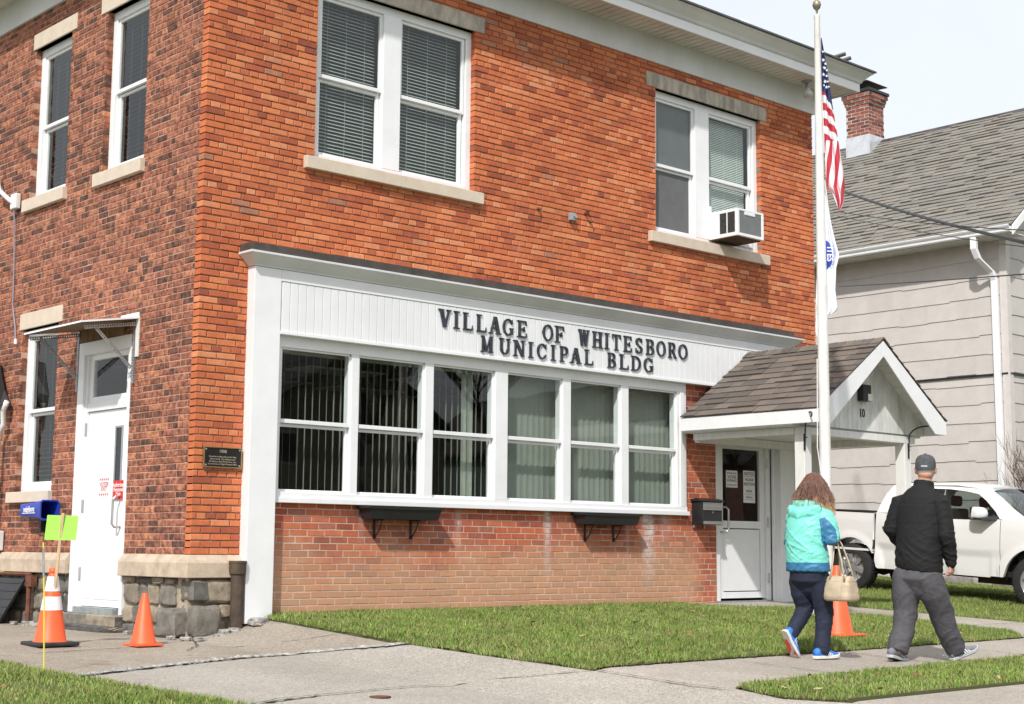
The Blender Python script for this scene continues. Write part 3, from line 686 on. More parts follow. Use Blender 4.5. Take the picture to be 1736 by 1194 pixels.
# ================================================================== ENTRY PORCH
py0,py1=-2.17,-.13; cx_=8.13; hw=1.335; ze=2.30; zr=3.21
porch=thing('entry_porch','small white gabled entry porch with brown shingles over the front door','porch',(cx_,-1.1,0))
def shingles(mb,o,ud,vd,nd,W,H,tw,ex,seed,th=.012,var=.0):
    """o origin at eave corner, ud along eave, vd up slope, nd normal"""
    rr=random.Random(seed); o,ud,vd,nd=map(Vector,(o,ud,vd,nd)); nrow=int(math.ceil(H/ex))
    for r in range(nrow):
        v0=r*ex; v1=min(v0+ex+.03,H); u=-(rr.random()*tw)
        while u<W:
            w=tw*rr.choice((.55,.8,1,1,1.25)); a=max(u,0)+.0015; b=min(u+w,W)-.0015; u+=w
            if b-a<.01: continue
            t=th*rr.choice((.6,.9,1.1,1.4,1.9)); dv=rr.uniform(-var,var)-.0015*(r%2)
            p=lambda uu,vv,nn:o+ud*uu+vd*vv+nd*nn
            va=max(v0+dv,0)
            mb.add([p(a,va,t*.35),p(b,va,t*.35),p(b,va,t+.004),p(a,va,t+.004),p(a,v1,.001),p(b,v1,.001)],[(0,1,2,3),(3,2,5,4),(1,5,2),(0,3,4)])
brownsh=ramp_mat('brown_asphalt_shingle',[(0,(.115,.10,.09)),(.4,(.155,.13,.112)),(.75,(.20,.165,.138)),(1,(.14,.13,.122))],rough=.95,nsc=60,namt=.25,bump=.6,bscale=260)
sl=Vector((hw,0,zr-ze)); H=sl.length; vd=sl.normalized(); nd=Vector((-vd.z,0,vd.x))
m=MB()
ov=.03
for sgn_ in (-1,1):
    o=Vector((cx_+sgn_*(hw+.02),py0-ov if sgn_<0 else py1,ze+.005-.01)); 
    v=Vector((-sgn_*vd.x,0,vd.z)); n=Vector((sgn_*vd.z,0,vd.x))
    ud=(0,1,0) if sgn_<0 else (0,-1,0)
    shingles(m,o,ud,v,n,py1-py0+ov,H+.02,.30,.142,21+sgn_,th=.012,var=.003)
# ridge caps
y=py0-ov
while y<py1-.02:
    for s_ in (-1,1):
        a=Vector((cx_,y,zr+.035)); v=Vector((s_*vd.x,0,-vd.z))*.14
        m.add([a,a+Vector((0,.19,-.008)),a+Vector((0,.19,-.008))+v,a+v,a+v+Vector((0,0,-.012)),a+Vector((0,0,-.016))],[(0,1,2,3),(0,3,4,5)])
    y+=.135
m.build('roof',brownsh,porch)
m=MB()
for s_ in (-1,1):  # roof deck
    a=(cx_,zr-.012);b=(cx_+s_*hw,ze-.012);c=(cx_+s_*hw,ze-.035);d=(cx_,zr-.036)
    m.prism([(a[0],a[1]),(b[0],b[1]),(c[0],c[1]),(d[0],d[1])],'y',py0,py1)
m.build('roof_deck',M['white2'],porch)
# rakes and eave fascias
m=MB(); fh=.155
for s_ in (-1,1):
    poly=[(cx_,zr-.013),(cx_+s_*(hw+.01),ze-.015),(cx_+s_*(hw+.01),ze-.015-fh),(cx_+s_*(hw-.24),ze-.015-fh),(cx_+s_*.0,zr-.20)]
    m.prism(poly,'y',py0-.02,py0-.001)
    m.box(cx_+s_*hw,cx_+s_*(hw+.02),py0-.0,py1,ze-.015-fh,ze-.02)
m.build('fascia',M['white'],porch,bevel=.003)
m=MB()  # sloping soffit boards behind the rakes
for s_ in (-1,1):
    n=11
    for i in range(n):
        t0=i/n; t1=(i+.93)/n
        xa,za=cx_+s_*hw*t0*.93,zr-.036-(zr-ze)*t0*.93; xb,zb=cx_+s_*hw*t1*.93,zr-.036-(zr-ze)*t1*.93
        m.prism([(xa,za),(xb,zb),(xb,zb-.008),(xa,za-.008)],'y',py0+.001,py0+.30)
m.build('rake_soffit',M['white2'],porch)
gy=py0+.30
m=MB(); x=cx_-hw+.02
grime=mat('grimy_white_boards',(.70,.71,.70),rough=.5,noise=.2,nscale=7,stretch=(1,1,.35))
while x<cx_+hw-.02:
    x2=min(x+.088,cx_+hw-.02)
    za=zr-.045-(zr-ze)*abs(x-cx_)/hw; zb=zr-.045-(zr-ze)*abs(x2-cx_)/hw
    xs=[(x,2.13),(x2,2.13),(x2,max(zb,2.14)),(x,max(za,2.14))]
    if x<cx_<x2: xs=[(x,2.13),(x2,2.13),(x2,zb),(cx_,zr-.045),(x,za)]
    m.prism(xs,'y',gy,gy+.02); x+=.0925
m.box(cx_-hw+.02,cx_+hw-.02,gy+.021,gy+.03,2.135,2.2)
m.prism([(cx_-hw+.05,2.14),(cx_+hw-.05,2.14),(cx_+hw-.05,ze-.04),(cx_,zr-.06),(cx_-hw+.05,ze-.04)],'y',gy+.031,gy+.045)
m.build('gable',grime,porch)
m=MB(); m.box(cx_-hw+.0,cx_+hw-.0,gy+.05,py1,2.115,2.14)
for i in range(15): m.box(cx_-hw+.03+i*.176,cx_-hw+.03+i*.176+.168,gy+.05,py1-.02,2.106,2.1145)
m.box(7.05,9.43,-.20,-.125,2.0,2.10)
m.build('ceiling',M['white2'],porch)
m=MB(); m.box(6.95,9.26,gy-.0,gy+.14,2.02,2.105); m.box(6.93,7.07,gy+.14,-.2,2.02,2.105); m.box(9.13,9.27,gy+.14,-.42,2.02,2.105)
m.build('beam',M['white2'],porch,bevel=.004)
for x in (7.02,8.97+.12):
    zb=gz(x,-1.8)
    m=MB(); m.box(x-.07,x+.07,-1.87,-1.73,zb-.02,2.02); p=m.build('post',M['white2'],porch,bevel=.006)
    m=MB(); m.box(x-.074,x+.074,-1.874,-1.726,zb-.05,zb+.07); m.build('post_base',M['white2'],p,bevel=.006)
# wrought iron plant hooks
for x,dx,dy in ((6.95,-.28,-.30),(9.10,.42,-.20)):
    m=MB(); L_=Vector((dx,dy,0)); 
    y=-1.88
    b=Vector((x,y,1.83)); pts=[b,b+Vector((0,-.005,.16)),b+Vector((0,-.01,.26))]
    for t in range(1,10):
        a=t/9*PI*.62; pts.append(b+Vector((0,-.01,.26))+Vector((dx*.85*(1-math.cos(a))/1.3,dy*.85*(1-math.cos(a))/1.3,.16*math.sin(a))))
    e_=pts[-1]
    for t in range(1,7):
        a=t/6*PI*1.1; pts.append(e_+Vector((dx*.10*math.sin(a),dy*.10*math.sin(a),-.025*(1-math.cos(a)))))
    m.tube(pts,.009,6); m.box(x-.012,x+.012,y-.0,y+.012,1.83,2.02); m.tube([(x-.03,y-.012,1.98),(x+.03,y-.012,1.98)],.007,6)
    m.build('plant_hook',M['blackiron'],porch)
# house number 10 and lamp
m=MB(); ny=gy-.004
text_into(m,'10',.15,lambda u,v,w:(8.115+u,ny-w,2.335+v),ext=.004,sx=.8)
m.build('house_number',M['ink'],porch)
m=MB(); m.box(8.11-.085,8.11+.085,gy-.09,gy-.001,2.48,2.68); lp=m.build('porch_lamp',M['black'],porch,bevel=.008)
m=MB(); m.box(8.12,8.19,gy-.10,gy-.03,2.485,2.57); m.build('lens',mat('frosted_lens',(.75,.72,.6),rough=.3,noise=.05),lp,bevel=.006)
m=MB(); m.lathe([(0,2.105),(.06,2.10),(.055,2.06),(.03,2.03),(0,2.025)],(9.37,-.48,0),14); m.build('camera_dome',M['white'],porch,smooth=True)  # white camera dome under the porch ceiling, no lamp in it
# ================================================================== THINGS ON THE BUILDING
# window air conditioner
ac=thing('air_conditioner','white window air conditioner sticking out of the right upper window','air conditioner',(7.82,-.2,4.65))
x0,x1,ya,z0,z1=7.575,8.11,-.42,4.685,5.045
m=MB(); m.box(x0,x1,ya+.03,.06,z0,z1); m.box(x0-.004,x0+.04,ya,ya+.03,z0,z1); m.box(x1-.04,x1+.004,ya,ya+.03,z0,z1); m.box(x0+.04,x1-.04,ya,ya+.03,z0,z0+.04); m.box(x0+.04,x1-.04,ya,ya+.03,z1-.03,z1); m.box(x0+.15,x0+.36,ya-.002,ya+.02,z1-.075,z1-.029)
m.build('case',M['white'],ac,bevel=.006)
m=MB()
for i in range(24): z=z0+.045+i*.0122; m.box(x0+.04,x1-.04,ya+.008,ya+.026,z,z+.006)
m.build('condenser_fins',M['grey'],ac)
m=MB(); m.box(x0+.04,x1-.04,ya+.027,ya+.03,z0+.04,z1-.03); m.box(x0-.002,x0+.01,-.375,-.255,z0+.05,z1-.04); m.box(x0-.002,x0+.01,-.235,-.125,z0+.05,z1-.04); m.build('side_vent',mat('dark_vent_mesh',(.035,.035,.035),rough=.6,noise=.6,nscale=25),ac)
m=MB(); m.box(x0+.02,x1-.02,-.38,.04,z0-.012,z0-.001); m.build('base_pan',M['rust'],ac)
m=MB(); m.box(x1,8.47,.05,.07,4.70,5.14); m.box(7.62,x0,.05,.07,4.70,5.14)
for i in range(8): m.box(x1+.02+i*.04,x1+.045+i*.04,.042,.05,4.71,5.04)
m.build('side_curtain',M['white'],ac)
# electrical box
jb=thing('junction_box','small grey metal box on the bricks between the two upper windows','electrical box',(4.972,-.03,4.55))
m=MB(); m.box(4.93,5.01,-.06,-.002,4.53,4.62); m.build('box',M['grey'],jb,bevel=.006); m=MB(); m.lathe([(.022,-.085),(.022,-.06),(0,-.06)],(4.985,0,4.575),10,'y'); m.build('knob',M['galv'],jb)
# flood light under the eaves
fl=thing('flood_light','round clear flood lamp hanging under the eaves beside the flagpole','lamp',(9.33,-.25,7.1))
m=MB(); m.lathe([(.0,7.149),(.075,7.149),(.07,7.13),(.02,7.125),(.0,7.12)],(9.33,-.25,0),16); m.tube([(9.33,-.25,7.13),(9.33,-.25,7.05),(9.31,-.27,7.0)],.02,8); m.build('mount',M['grey'],fl,smooth=True)
m=MB(); m.lathe([(.03,7.04),(.05,7.0),(.075,6.95),(.06,6.91),(0,6.90)],(9.31,-.28,0),14); m.build('bulb',mat('lamp_glass',(.55,.55,.55),rough=.1,noise=.15,spec=1),fl,smooth=True)
# plaque
pq=thing('bronze_plaque','dark bronze history plaque headed 1908 on the corner brickwork','plaque',(.31,-.02,1.4))
x0,x1,z0,z1=.095,.515,1.405,1.605
m=MB(); m.box(x0+.01,x1-.01,-.022,-.006,z0+.01,z1-.01); m.build('face',M['bronze'],pq)
m=MB()
for a,b,c,e in ((x0,x1,z0,z0+.011),(x0,x1,z1-.011,z1),(x0,x0+.011,z0+.011,z1-.011),(x1-.011,x1,z0+.011,z1-.011)): m.box(a,b,-.030,-.006,c,e)
m.build('rim',M['brass'],pq,bevel=.002)
m=MB(); fn=lambda u,v,w:(.305+u,-.0225-w,v)
text_into(m,'1908',.042,lambda u,v,w:fn(u,v+1.562,w),ext=.0015)
for i,t in enumerate(['Erected as a trolley station in the village','before moving.  This building housed','the firehouse until 1964 and since  then','has served as our Village Municipal Offices']):
    text_into(m,t,.0215,lambda u,v,w,i=i:fn(u,v+1.512-i*.0235,w),ext=.0012,sx=.87)
m.build('lettering',mat('plaque_letter_bronze',(.50,.44,.36),rough=.4,metal=.3,noise=.1),pq)
m=MB()
for a in (x0+.025,x1-.025):
    for c in (z0+.025,z1-.025): m.lathe([(.008,-.028),(.008,-.022),(0,-.022)],(a,0,c),8,'y')
m.build('screw',M['grey'],pq)
# flower boxes
def flowerbox(x0,x1,lab):
    cxx=(x0+x1)/2
    t=thing('flower_box',lab,'flower box',(cxx,-.1,.95),'empty flower boxes below the storefront windows')
    w=(x1-x0)/2; m=MB()
    n=9; 
    outer=[];
    for (ww,zz,ya,yb) in ((w-.055,.955,-.19,-.03),(w-.03,1.06,-.215,-.02),(w-.0,1.062,-.225,-.012),(w,1.088,-.228,-.010)):
        ring=[]
        for i in range(n): u=-1+2*i/(n-1); ring.append((cxx+u*ww,ya,zz-.008*(1-u*u)*(zz>1.0)))
        for i in range(n): u=1-2*i/(n-1); ring.append((cxx+u*ww,yb,zz))
        outer.append(ring)
    inner=[]
    for (ww,zz,ya,yb) in ((w-.02,1.086,-.21,-.025),(w-.04,1.02,-.20,-.035)):
        ring=[]
        for i in range(n): u=-1+2*i/(n-1); ring.append((cxx+u*ww,ya,zz-.008*(1-u*u)))
        for i in range(n): u=1-2*i/(n-1); ring.append((cxx+u*ww,yb,zz))
        inner.append(ring)
    m.loft(outer+inner); m.build('trough',M['black'],t,bevel=.002)
    for xx in (cxx-.26,cxx+.22):
        m=MB(); m.box(xx-.012,xx+.012,-.012,.0,.76,.955); m.box(xx-.012,xx+.012,-.19,-.012,.943,.954)
        m.tube([(xx,-.008,.78),(xx,-.05,.80),(xx,-.10,.86),(xx,-.13,.94)],.007,6)
        m.tube([(xx,-.008,.775),(xx,-.03,.765),(xx,-.035,.785),(xx,-.02,.80)],.006,6); m.build('bracket',M['blackiron'],t)
    m=MB(); m.add([(cxx-w+.05,-.2,1.03),(cxx+w-.05,-.2,1.03),(cxx+w-.05,-.035,1.03),(cxx-w+.05,-.035,1.03)],[(0,1,2,3)]); m.build('soil',M['mulch'],t)
    return t
flowerbox(1.905,2.900,'black trough on iron brackets under the second storefront window from the left')
flowerbox(4.985,5.975,'black trough on iron brackets under the fifth storefront window, nearer the door')
# mailbox
mbx=thing('mailbox','black wall mailbox with steel trim between the windows and the front door','mailbox',(7.31,-.09,1.0))
x0,x1,ya,z0,z1=7.12,7.50,-.18,.985,1.275
m=MB(); m.box(x0,x1,ya,-.002,z0,z1); m.build('body',M['black'],mbx,bevel=.006)
m=MB(); m.prism([(-.215,1.272),(-.21,1.29),(-.10,1.315),(0,1.305),(0,1.275),(-.19,1.276)],'x',x0-.02,x1+.02)
m.v=[(p[0],p[1],p[2]+.012*(1-((p[0]-7.31)/.21)**2)) for p in m.v]; m.build('lid',M['black'],mbx,bevel=.003)
m=MB(); m.box(x0+.01,x1-.005,ya-.012,ya-.001,1.195,1.265); m.box(x0+.008,x1-.004,ya-.018,ya-.001,.99,1.03); m.box(x0+.008,x1-.004,ya-.016,ya-.001,1.165,1.194); m.build('trim',M['steel'],mbx,bevel=.004)
m=MB(); m.lathe([(.012,ya-.012),(.012,ya-.001),(0,ya-.001)],(7.31,0,1.14),10,'y'); m.build('lock',M['steel'],mbx)
m=MB(); m.box(7.13,7.15,-.03,-.01,.95,.985); m.box(7.33,7.36,-.02,-.004,.94,.985); m.build('bracket',M['galv'],mbx)
# awning over side door
aw=thing('door_awning','thin white board awning with slotted steel brackets over the side door','awning',(0,1.8,2.9))
ya_,yb_=1.155,2.415
m=MB()
P0=[(0,2.925),( -.62,2.842)]
m.add([(-.001,ya_-.03,2.955),(-.62,ya_-.0,2.853),(-.62,yb_+.02,2.853),(-.001,yb_+.02,2.955),(-.001,ya_-.03,2.937),(-.62,ya_,2.835),(-.62,yb_+.02,2.835),(-.001,yb_+.02,2.937)],[(0,1,2,3),(7,6,5,4),(0,4,5,1),(1,5,6,2),(2,6,7,3),(3,7,4,0)])
m.build('board',M['white'],aw)
m=MB(); m.add([(-.004,ya_+.01,2.933),(-.61,ya_+.01,2.832),(-.61,yb_+.01,2.832),(-.004,yb_+.01,2.933)],[(0,1,2,3)]); B(m,'L',1.42,2.40,2.80,2.93,.001,.012); m.build('underside',M['ply'],aw)
m=MB(); B(m,'L',ya_-.02,1.5,2.955,3.0,.0,.016); B(m,'L',ya_-.03,ya_+.03,2.55,2.96,.0,.012); m.build('flashing',M['white2'],aw)
def slotted(m,a,b,w=.038):
    a,b=Vector(a),Vector(b); d=(b-a); L_=d.length; d.normalize(); s=Vector((0,1,0)); n=d.cross(s).normalized()
    for k,(ax,bx) in enumerate(((s,n),(n,s))):
        for e_ in (0,.72):
            o=a+ax*w*e_; q=[o,o+d*L_,o+d*L_+ax*w*.28,o+ax*w*.28]; m.add(q+[p+bx*.003*(1 if k==0 else 1) for p in q],[(0,1,2,3),(7,6,5,4),(0,4,5,1),(3,2,6,7)])
        u=0
        while u<L_:
            o=a+d*u+ax*w*.28; q=[o,o+d*.012,o+d*.012+ax*w*.44,o+ax*w*.44]; m.add(q+[p+bx*.003 for p in q],[(0,1,2,3),(7,6,5,4)]); u+=.026
for yb in (ya_+.03,yb_-.02):
    m=MB(); slotted(m,(-.018,yb,2.925),(-.018,yb,2.28)); slotted(m,(-.02,yb,2.905),(-.57,yb,2.815)); slotted(m,(-.03,yb+.01,2.45),(-.44,yb+.01,2.83))
    m.build('bracket',M['galv'],aw)
# blue newspaper tube
nt_=thing('newspaper_tube','open blue plastic newspaper tube with white lettering beside the side door','newspaper tube',(-.12,3.1,.95))
m=MB()
def rr_ring(y,x0,x1,z0,z1,r,n=4):
    pts=[]
    for (cx,cz,a0) in ((x1-r,z1-r,0),(x0+r,z1-r,90),(x0+r,z0+r,180),(x1-r,z0+r,270)):
        for i in range(n+1):
            a=math.radians(a0+90*i/n); pts.append((cx+r*math.cos(a),y,cz+r*math.sin(a)))
    return pts
m.loft([rr_ring(3.33,-.155,-.02,.975,1.105,.02),rr_ring(2.96,-.185,-.015,.955,1.12,.025),rr_ring(2.72,-.215,.0-.01,.935,1.135,.03),rr_ring(2.70,-.225,.0-.005,.925,1.142,.035),rr_ring(2.70,-.210,-.02,.94,1.128,.03),rr_ring(3.30,-.145,-.03,.985,1.095,.015)])
m.build('tube',M['blue'],nt_,smooth=40)
m=MB(); fnl=lambda u,v,w:(-.168-w+ .11*(0)-.081*u*0-.0*u,3.07-u,1.045+v)
def fnl(u,v,w):
    y=3.05-u; x=-.155-(3.33-y)*(.06/.61)-.004-w; return (x,y,1.045+v)
text_into(m,'neighbors',.085,fnl,ext=.001,off=.002); 
q=[fnl(-.2,-.045,.001),fnl(.2,-.045,.001),fnl(.2,-.036,.001),fnl(-.2,-.036,.001)]; m.add(q,[(0,1,2,3)])
m.build('lettering',M['paper'],nt_)
m=MB(); m.box(-.09,-.0,2.95,3.0,.80,.93); m.box(-.10,-.01,2.8,3.2,.925,.94); m.build('bracket',M['black'],nt_)
# notices
def notice(name,lab,side,u0,u1,z0,z1,d,kind,border=None):
    P=MP(side); sg=1 if side=='F' else -1
    t=thing(name,lab,'notice',P((u0+u1)/2,z0,d))
    m=MB(); B(m,side,u0,u1,z0,z1,d,d+.003); m.build('sheet',M['red'] if kind=='auth' else M['paper'],t)
    uc=(u0+u1)/2; W=u1-u0; Hh=z1-z0
    def fn(du,dv): return lambda u,v,w:P(uc+sg*(u+du),z0+dv+v,d+.0045+w)
    m=MB()
    if kind=='auth':
        for i,tx in enumerate(('Authorized','Personnel','Only')): text_into(m,tx,.058,fn(0,Hh*(.76-.25*i)),off=.0015,sx=.86)
        m.build('lettering',M['paper'],t)
    elif kind in('exit','ent'):
        ink=M['redink'] if kind=='exit' else M['ink']
        def star(cu,cv,r):
            pts=[]
            for k in range(10):
                a=PI/2+k*PI/5; q=r if k%2==0 else r*.42; pts.append(P(uc+sg*(cu+q*math.cos(a)),z0+cv+q*math.sin(a),d+.0045))
            c=P(uc+sg*cu,z0+cv,d+.0045)
            m.add([c]+pts,[(0,k+1,(k+1)%10+1) for k in range(10)])
        for k in range(5):
            star((k-2)*W*.175,Hh*.84,W*.075); star((k-2)*W*.175,Hh*.14,W*.075)
        text_into(m,'VOTER',W*.25,fn(0,Hh*.60),off=W*.003); text_into(m,'EXIT' if kind=='exit' else 'ENTRANCE',W*(.25 if kind=='exit' else .18),fn(0,Hh*.40),off=W*.003,sx=1 if kind=='exit' else .9)
        m.build('lettering',ink,t)
    else:
        for i,(tx,sz,v) in enumerate((('NOTICE',.058,.90),('VILLAGE',.048,.72),('ELECTION',.05,.58),('BOOK',.045,.36),('ROOM 101',.03,.17))):
            text_into(m,tx,sz,fn(0,Hh*v),off=.0008,sx=.95)
        for v in (.82,.26,.10): m.add([P(uc-sg*W*.42,z0+Hh*v,d+.0045),P(uc+sg*W*.42,z0+Hh*v,d+.0045),P(uc+sg*W*.42,z0+Hh*v+.003,d+.0045),P(uc-sg*W*.42,z0+Hh*v+.003,d+.0045)],[(0,1,2,3)])
        m.build('lettering',M['ink'],t)
    return t
notice('paper_notice','white VOTER EXIT notice with red stars on the side door','L',1.70,1.945,1.155,1.375,-.049,'exit')
notice('red_sign','red Authorized Personnel Only sign beside the side door handle','L',1.375,1.60,1.13,1.32,-.033,'auth')
notice('paper_notice','white VOTER ENTRANCE notice behind the glass of the front door','F',7.885,8.115,1.48,1.70,-.071,'ent')
notice('paper_notice','tall NOTICE VILLAGE ELECTION sheet at the right of the front door glass','F',8.235,8.475,1.29,1.71,-.071,'elec')
# standpipe at the corner
sp=thing('standpipe','rusty iron standpipe with collar beside the white pilaster','pipe',(.46,-.06,-.1))
m=MB(); zb=gz(.46,-.06)
m.lathe([(.0,zb-.05),(.062,zb-.05),(.06,.30),(.062,.42),(.0,.42)],(.46,-.10,0),18); m.build('pipe',M['rust'],sp,smooth=35)
m=MB(); m.lathe([(.055,.395),(.078,.41),(.082,.44),(.082,.505),(.086,.51),(.086,.53),(.07,.532),(.0,.525)],(.46,-.10,0),18); m.build('collar',M['rust'],sp,smooth=35)
# conduit with cable on the side wall
cd=thing('cable_bracket','white conduit bracket with a blue-grey cable hanging down the side wall','conduit',(-.1,4.3,4.6))
m=MB(); m.tube([(-.12,4.55,5.12),(-.12,4.5,5.0),(-.11,4.42,4.8),(-.07,4.22,4.66),(-.04,4.14,4.60)],.028,8); m.build('conduit',M['white2'],cd,smooth=True)
m=MB(); m.box(-.07,-.005,4.05,4.2,4.54,4.72); m.build('bracket',M['white2'],cd,bevel=.01)
m=MB(); m.tube([(-.05,4.13,4.60),(-.03,4.12,4.2),(-.02,4.11,3.8),(-.02,4.09,3.4),(-.02,4.0,3.15),(-.03,3.95,2.98)],.007,6); m.tube([(-.05,4.13,4.6),(-.06,4.3,4.66),(-.08,4.45,4.86),(-.08,4.6,4.9)],.008,6); m.build('cable',mat('blue_grey_cable',(.25,.28,.36),rough=.5,noise=.1),cd)
m=MB(); m.lathe([(.0,2.93),(.02,2.94),(.02,2.99),(0,3.0)],(-.03,3.94,0),10); m.build('cable_end',M['paper'],cd)
mb_=thing('meter_pipe','black meter hood with a white pipe at the left edge of the side wall','meter',(-.15,4.0,2.1))
m=MB(); m.T=Matrix.Translation((0,.30,0)); m.loft([[(-.06,3.98,2.80),(-.28,3.98,2.80),(-.28,4.35,2.86),(-.06,4.35,2.86)],[(-.06,3.78,2.42),(-.26,3.80,2.40),(-.27,4.25,2.46),(-.06,4.25,2.48)],[(-.06,3.62,2.26),(-.18,3.66,2.22),(-.20,4.15,2.30),(-.06,4.15,2.32)]]); m.T=None; m.build('hood',M['black'],mb_,bevel=.012)
m=MB(); m.tube([(-.10,3.93,2.28),(-.11,3.96,2.22),(-.10,4.02,2.18),(-.09,4.02,2.02),(-.09,4.10,1.95),(-.09,4.13,1.90),(-.09,4.13,.8)],.03,10); m.build('pipe',M['white2'],mb_,smooth=True)
m=MB(); m.box(-.10,-.01,4.03,4.5,.60,.82); m.build('box',M['white2'],mb_,bevel=.01)
# coal door
cdv=thing('coal_door','old black iron cellar hatch leaning on the stone foundation','hatch',(-.2,3.8,-.2))
m=MB(); m.add([(-.08,3.30,.30),(-.08,4.6,.30),(-.30,4.7,-.16),(-.30,3.42,-.16),(-.05,3.30,.30),(-.05,4.6,.30),(-.27,4.7,-.16),(-.27,3.42,-.16)],[(0,1,2,3),(7,6,5,4),(0,3,7,4),(0,4,5,1),(3,2,6,7)])
for i in range(5): m.tube([(-.10-.04*i,3.36+.02*i,.25-.085*i),(-.10-.04*i,4.5,.25-.085*i)],.012,6)
m.build('panel',M['blackiron'],cdv)
m=MB(); m.tube([(-.07,3.20,.34),(-.07,3.2,-.20)],.028,8); m.box(-.10,-.03,3.10,3.24,.22,.34); m.tube([(-.05,3.2,.35),(-.05,4.6,.35)],.02,6); m.build('frame',M['redrust'],cdv)
m=MB(); m.box(-.06,-.02,3.88,4.2,.36,.50); tag(m.build('yellow_marker',M['yellow']),'small yellow plate above the black cellar hatch at the left edge','marker')
# ================================================================== GROUND
def poly_sheet(name,poly,mt,dz=.0,step=.45,kind='structure',label=None,cat=None,thick=0):
    bm=bmesh.new(); vs=[bm.verts.new((p[0],p[1],0)) for p in poly]; bm.faces.new(vs)
    xs=[p[0] for p in poly]; ys=[p[1] for p in poly]
    for ax,lo,hi in ((0,min(xs),max(xs)),(1,min(ys),max(ys))):
        t=math.floor(lo/step)*step+step
        while t<hi:
            pt=[0,0,0]; pt[ax]=t; no=[0,0,0]; no[ax]=1
            bmesh.ops.bisect_plane(bm,geom=bm.verts[:]+bm.edges[:]+bm.faces[:],plane_co=pt,plane_no=no); t+=step
    for v in bm.verts: v.co.z=gz(v.co.x,v.co.y)+dz
    if thick:
        r=bmesh.ops.extrude_face_region(bm,geom=bm.faces[:])
        for v in [g_ for g_ in r['geom'] if isinstance(g_,bmesh.types.BMVert)]: v.co.z-=thick
    bmesh.ops.recalc_face_normals(bm,faces=bm.faces)
    me=bpy.data.meshes.new(name); bm.to_mesh(me); bm.free(); me.materials.append(mt)
    o=bpy.data.objects.new(name,me); link(o)
    if kind: o['kind']=kind
    if label: tag(o,label,cat)
    return o
def concrete(name,c1,c2,stain=(.20,.155,.11),st_amt=.5,agg=.36):
    m=bpy.data.materials.new(name); m.use_nodes=True; nt=m.node_tree; L=nt.links.new; b=nt.nodes['Principled BSDF']; b.inputs['Roughness'].default_value=.9; b.inputs['Specular IOR Level'].default_value=.25
    tc=node(nt,'ShaderNodeTexCoord')
    n1=node(nt,'ShaderNodeTexNoise',inp={'Scale':.9,'Detail':6,'Roughness':.6}); L(tc.outputs['Object'],n1.inputs['Vector'])
    r1=node(nt,'ShaderNodeValToRGB'); r1.color_ramp.elements[0].position=.35; r1.color_ramp.elements[1].position=.65; r1.color_ramp.elements[0].color=rgba(c1); r1.color_ramp.elements[1].color=rgba(c2); L(n1.outputs['Fac'],r1.inputs[0])
    # fine aggregate
    v=node(nt,'ShaderNodeTexVoronoi',inp={'Scale':95}); L(tc.outputs['Object'],v.inputs['Vector'])
    mr=node(nt,'ShaderNodeMapRange',inp={'From Min':0,'From Max':1,'To Min':1-agg,'To Max':1+agg*.7}); L(v.outputs['Color'],mr.inputs[0])
    n3=node(nt,'ShaderNodeTexNoise',inp={'Scale':26,'Detail':6,'Roughness':.8}); L(tc.outputs['Object'],n3.inputs['Vector'])
    mr3=node(nt,'ShaderNodeMapRange',inp={'From Min':.3,'From Max':.7,'To Min':.82,'To Max':1.12}); L(n3.outputs['Fac'],mr3.inputs[0])
    mx=node(nt,'ShaderNodeMix',data_type='RGBA',blend_type='MULTIPLY'); mx.inputs[0].default_value=1; L(r1.outputs[0],mx.inputs[6]); L(mr.outputs[0],mx.inputs[7])
    mx3=node(nt,'ShaderNodeMix',data_type='RGBA',blend_type='MULTIPLY'); mx3.inputs[0].default_value=1; L(mx.outputs[2],mx3.inputs[6]); L(mr3.outputs[0],mx3.inputs[7])
    n2=node(nt,'ShaderNodeTexNoise',inp={'Scale':1.7,'Detail':7,'Roughness':.65}); L(tc.outputs['Object'],n2.inputs['Vector'])
    mr2=node(nt,'ShaderNodeMapRange',inp={'From Min':.56,'From Max':.72,'To Min':0,'To Max':st_amt}); L(n2.outputs['Fac'],mr2.inputs[0])
    mx2=node(nt,'ShaderNodeMix',data_type='RGBA'); L(mr2.outputs[0],mx2.inputs[0]); L(mx3.outputs[2],mx2.inputs[6]); mx2.inputs[7].default_value=rgba(stain)
    L(mx2.outputs[2],b.inputs['Base Color'])
    bp=node(nt,'ShaderNodeBump',inp={'Strength':.5,'Distance':.004}); L(v.outputs['Distance'],bp.inputs['Height']); L(bp.outputs[0],b.inputs['Normal'])
    return m
cA=concrete('old_tan_concrete',(.29,.25,.205),(.38,.335,.28),stain=(.17,.13,.095),st_amt=.7)
cB=concrete('grey_driveway_concrete',(.34,.312,.272),(.41,.375,.33),stain=(.30,.28,.27),st_amt=.4)
cC=concrete('sidewalk_concrete',(.35,.312,.268),(.43,.385,.335),stain=(.30,.26,.22),st_amt=.4)
soil=mat('turf_soil',(.055,.05,.025),rough=1,noise=.4,nscale=8,bump=.6)
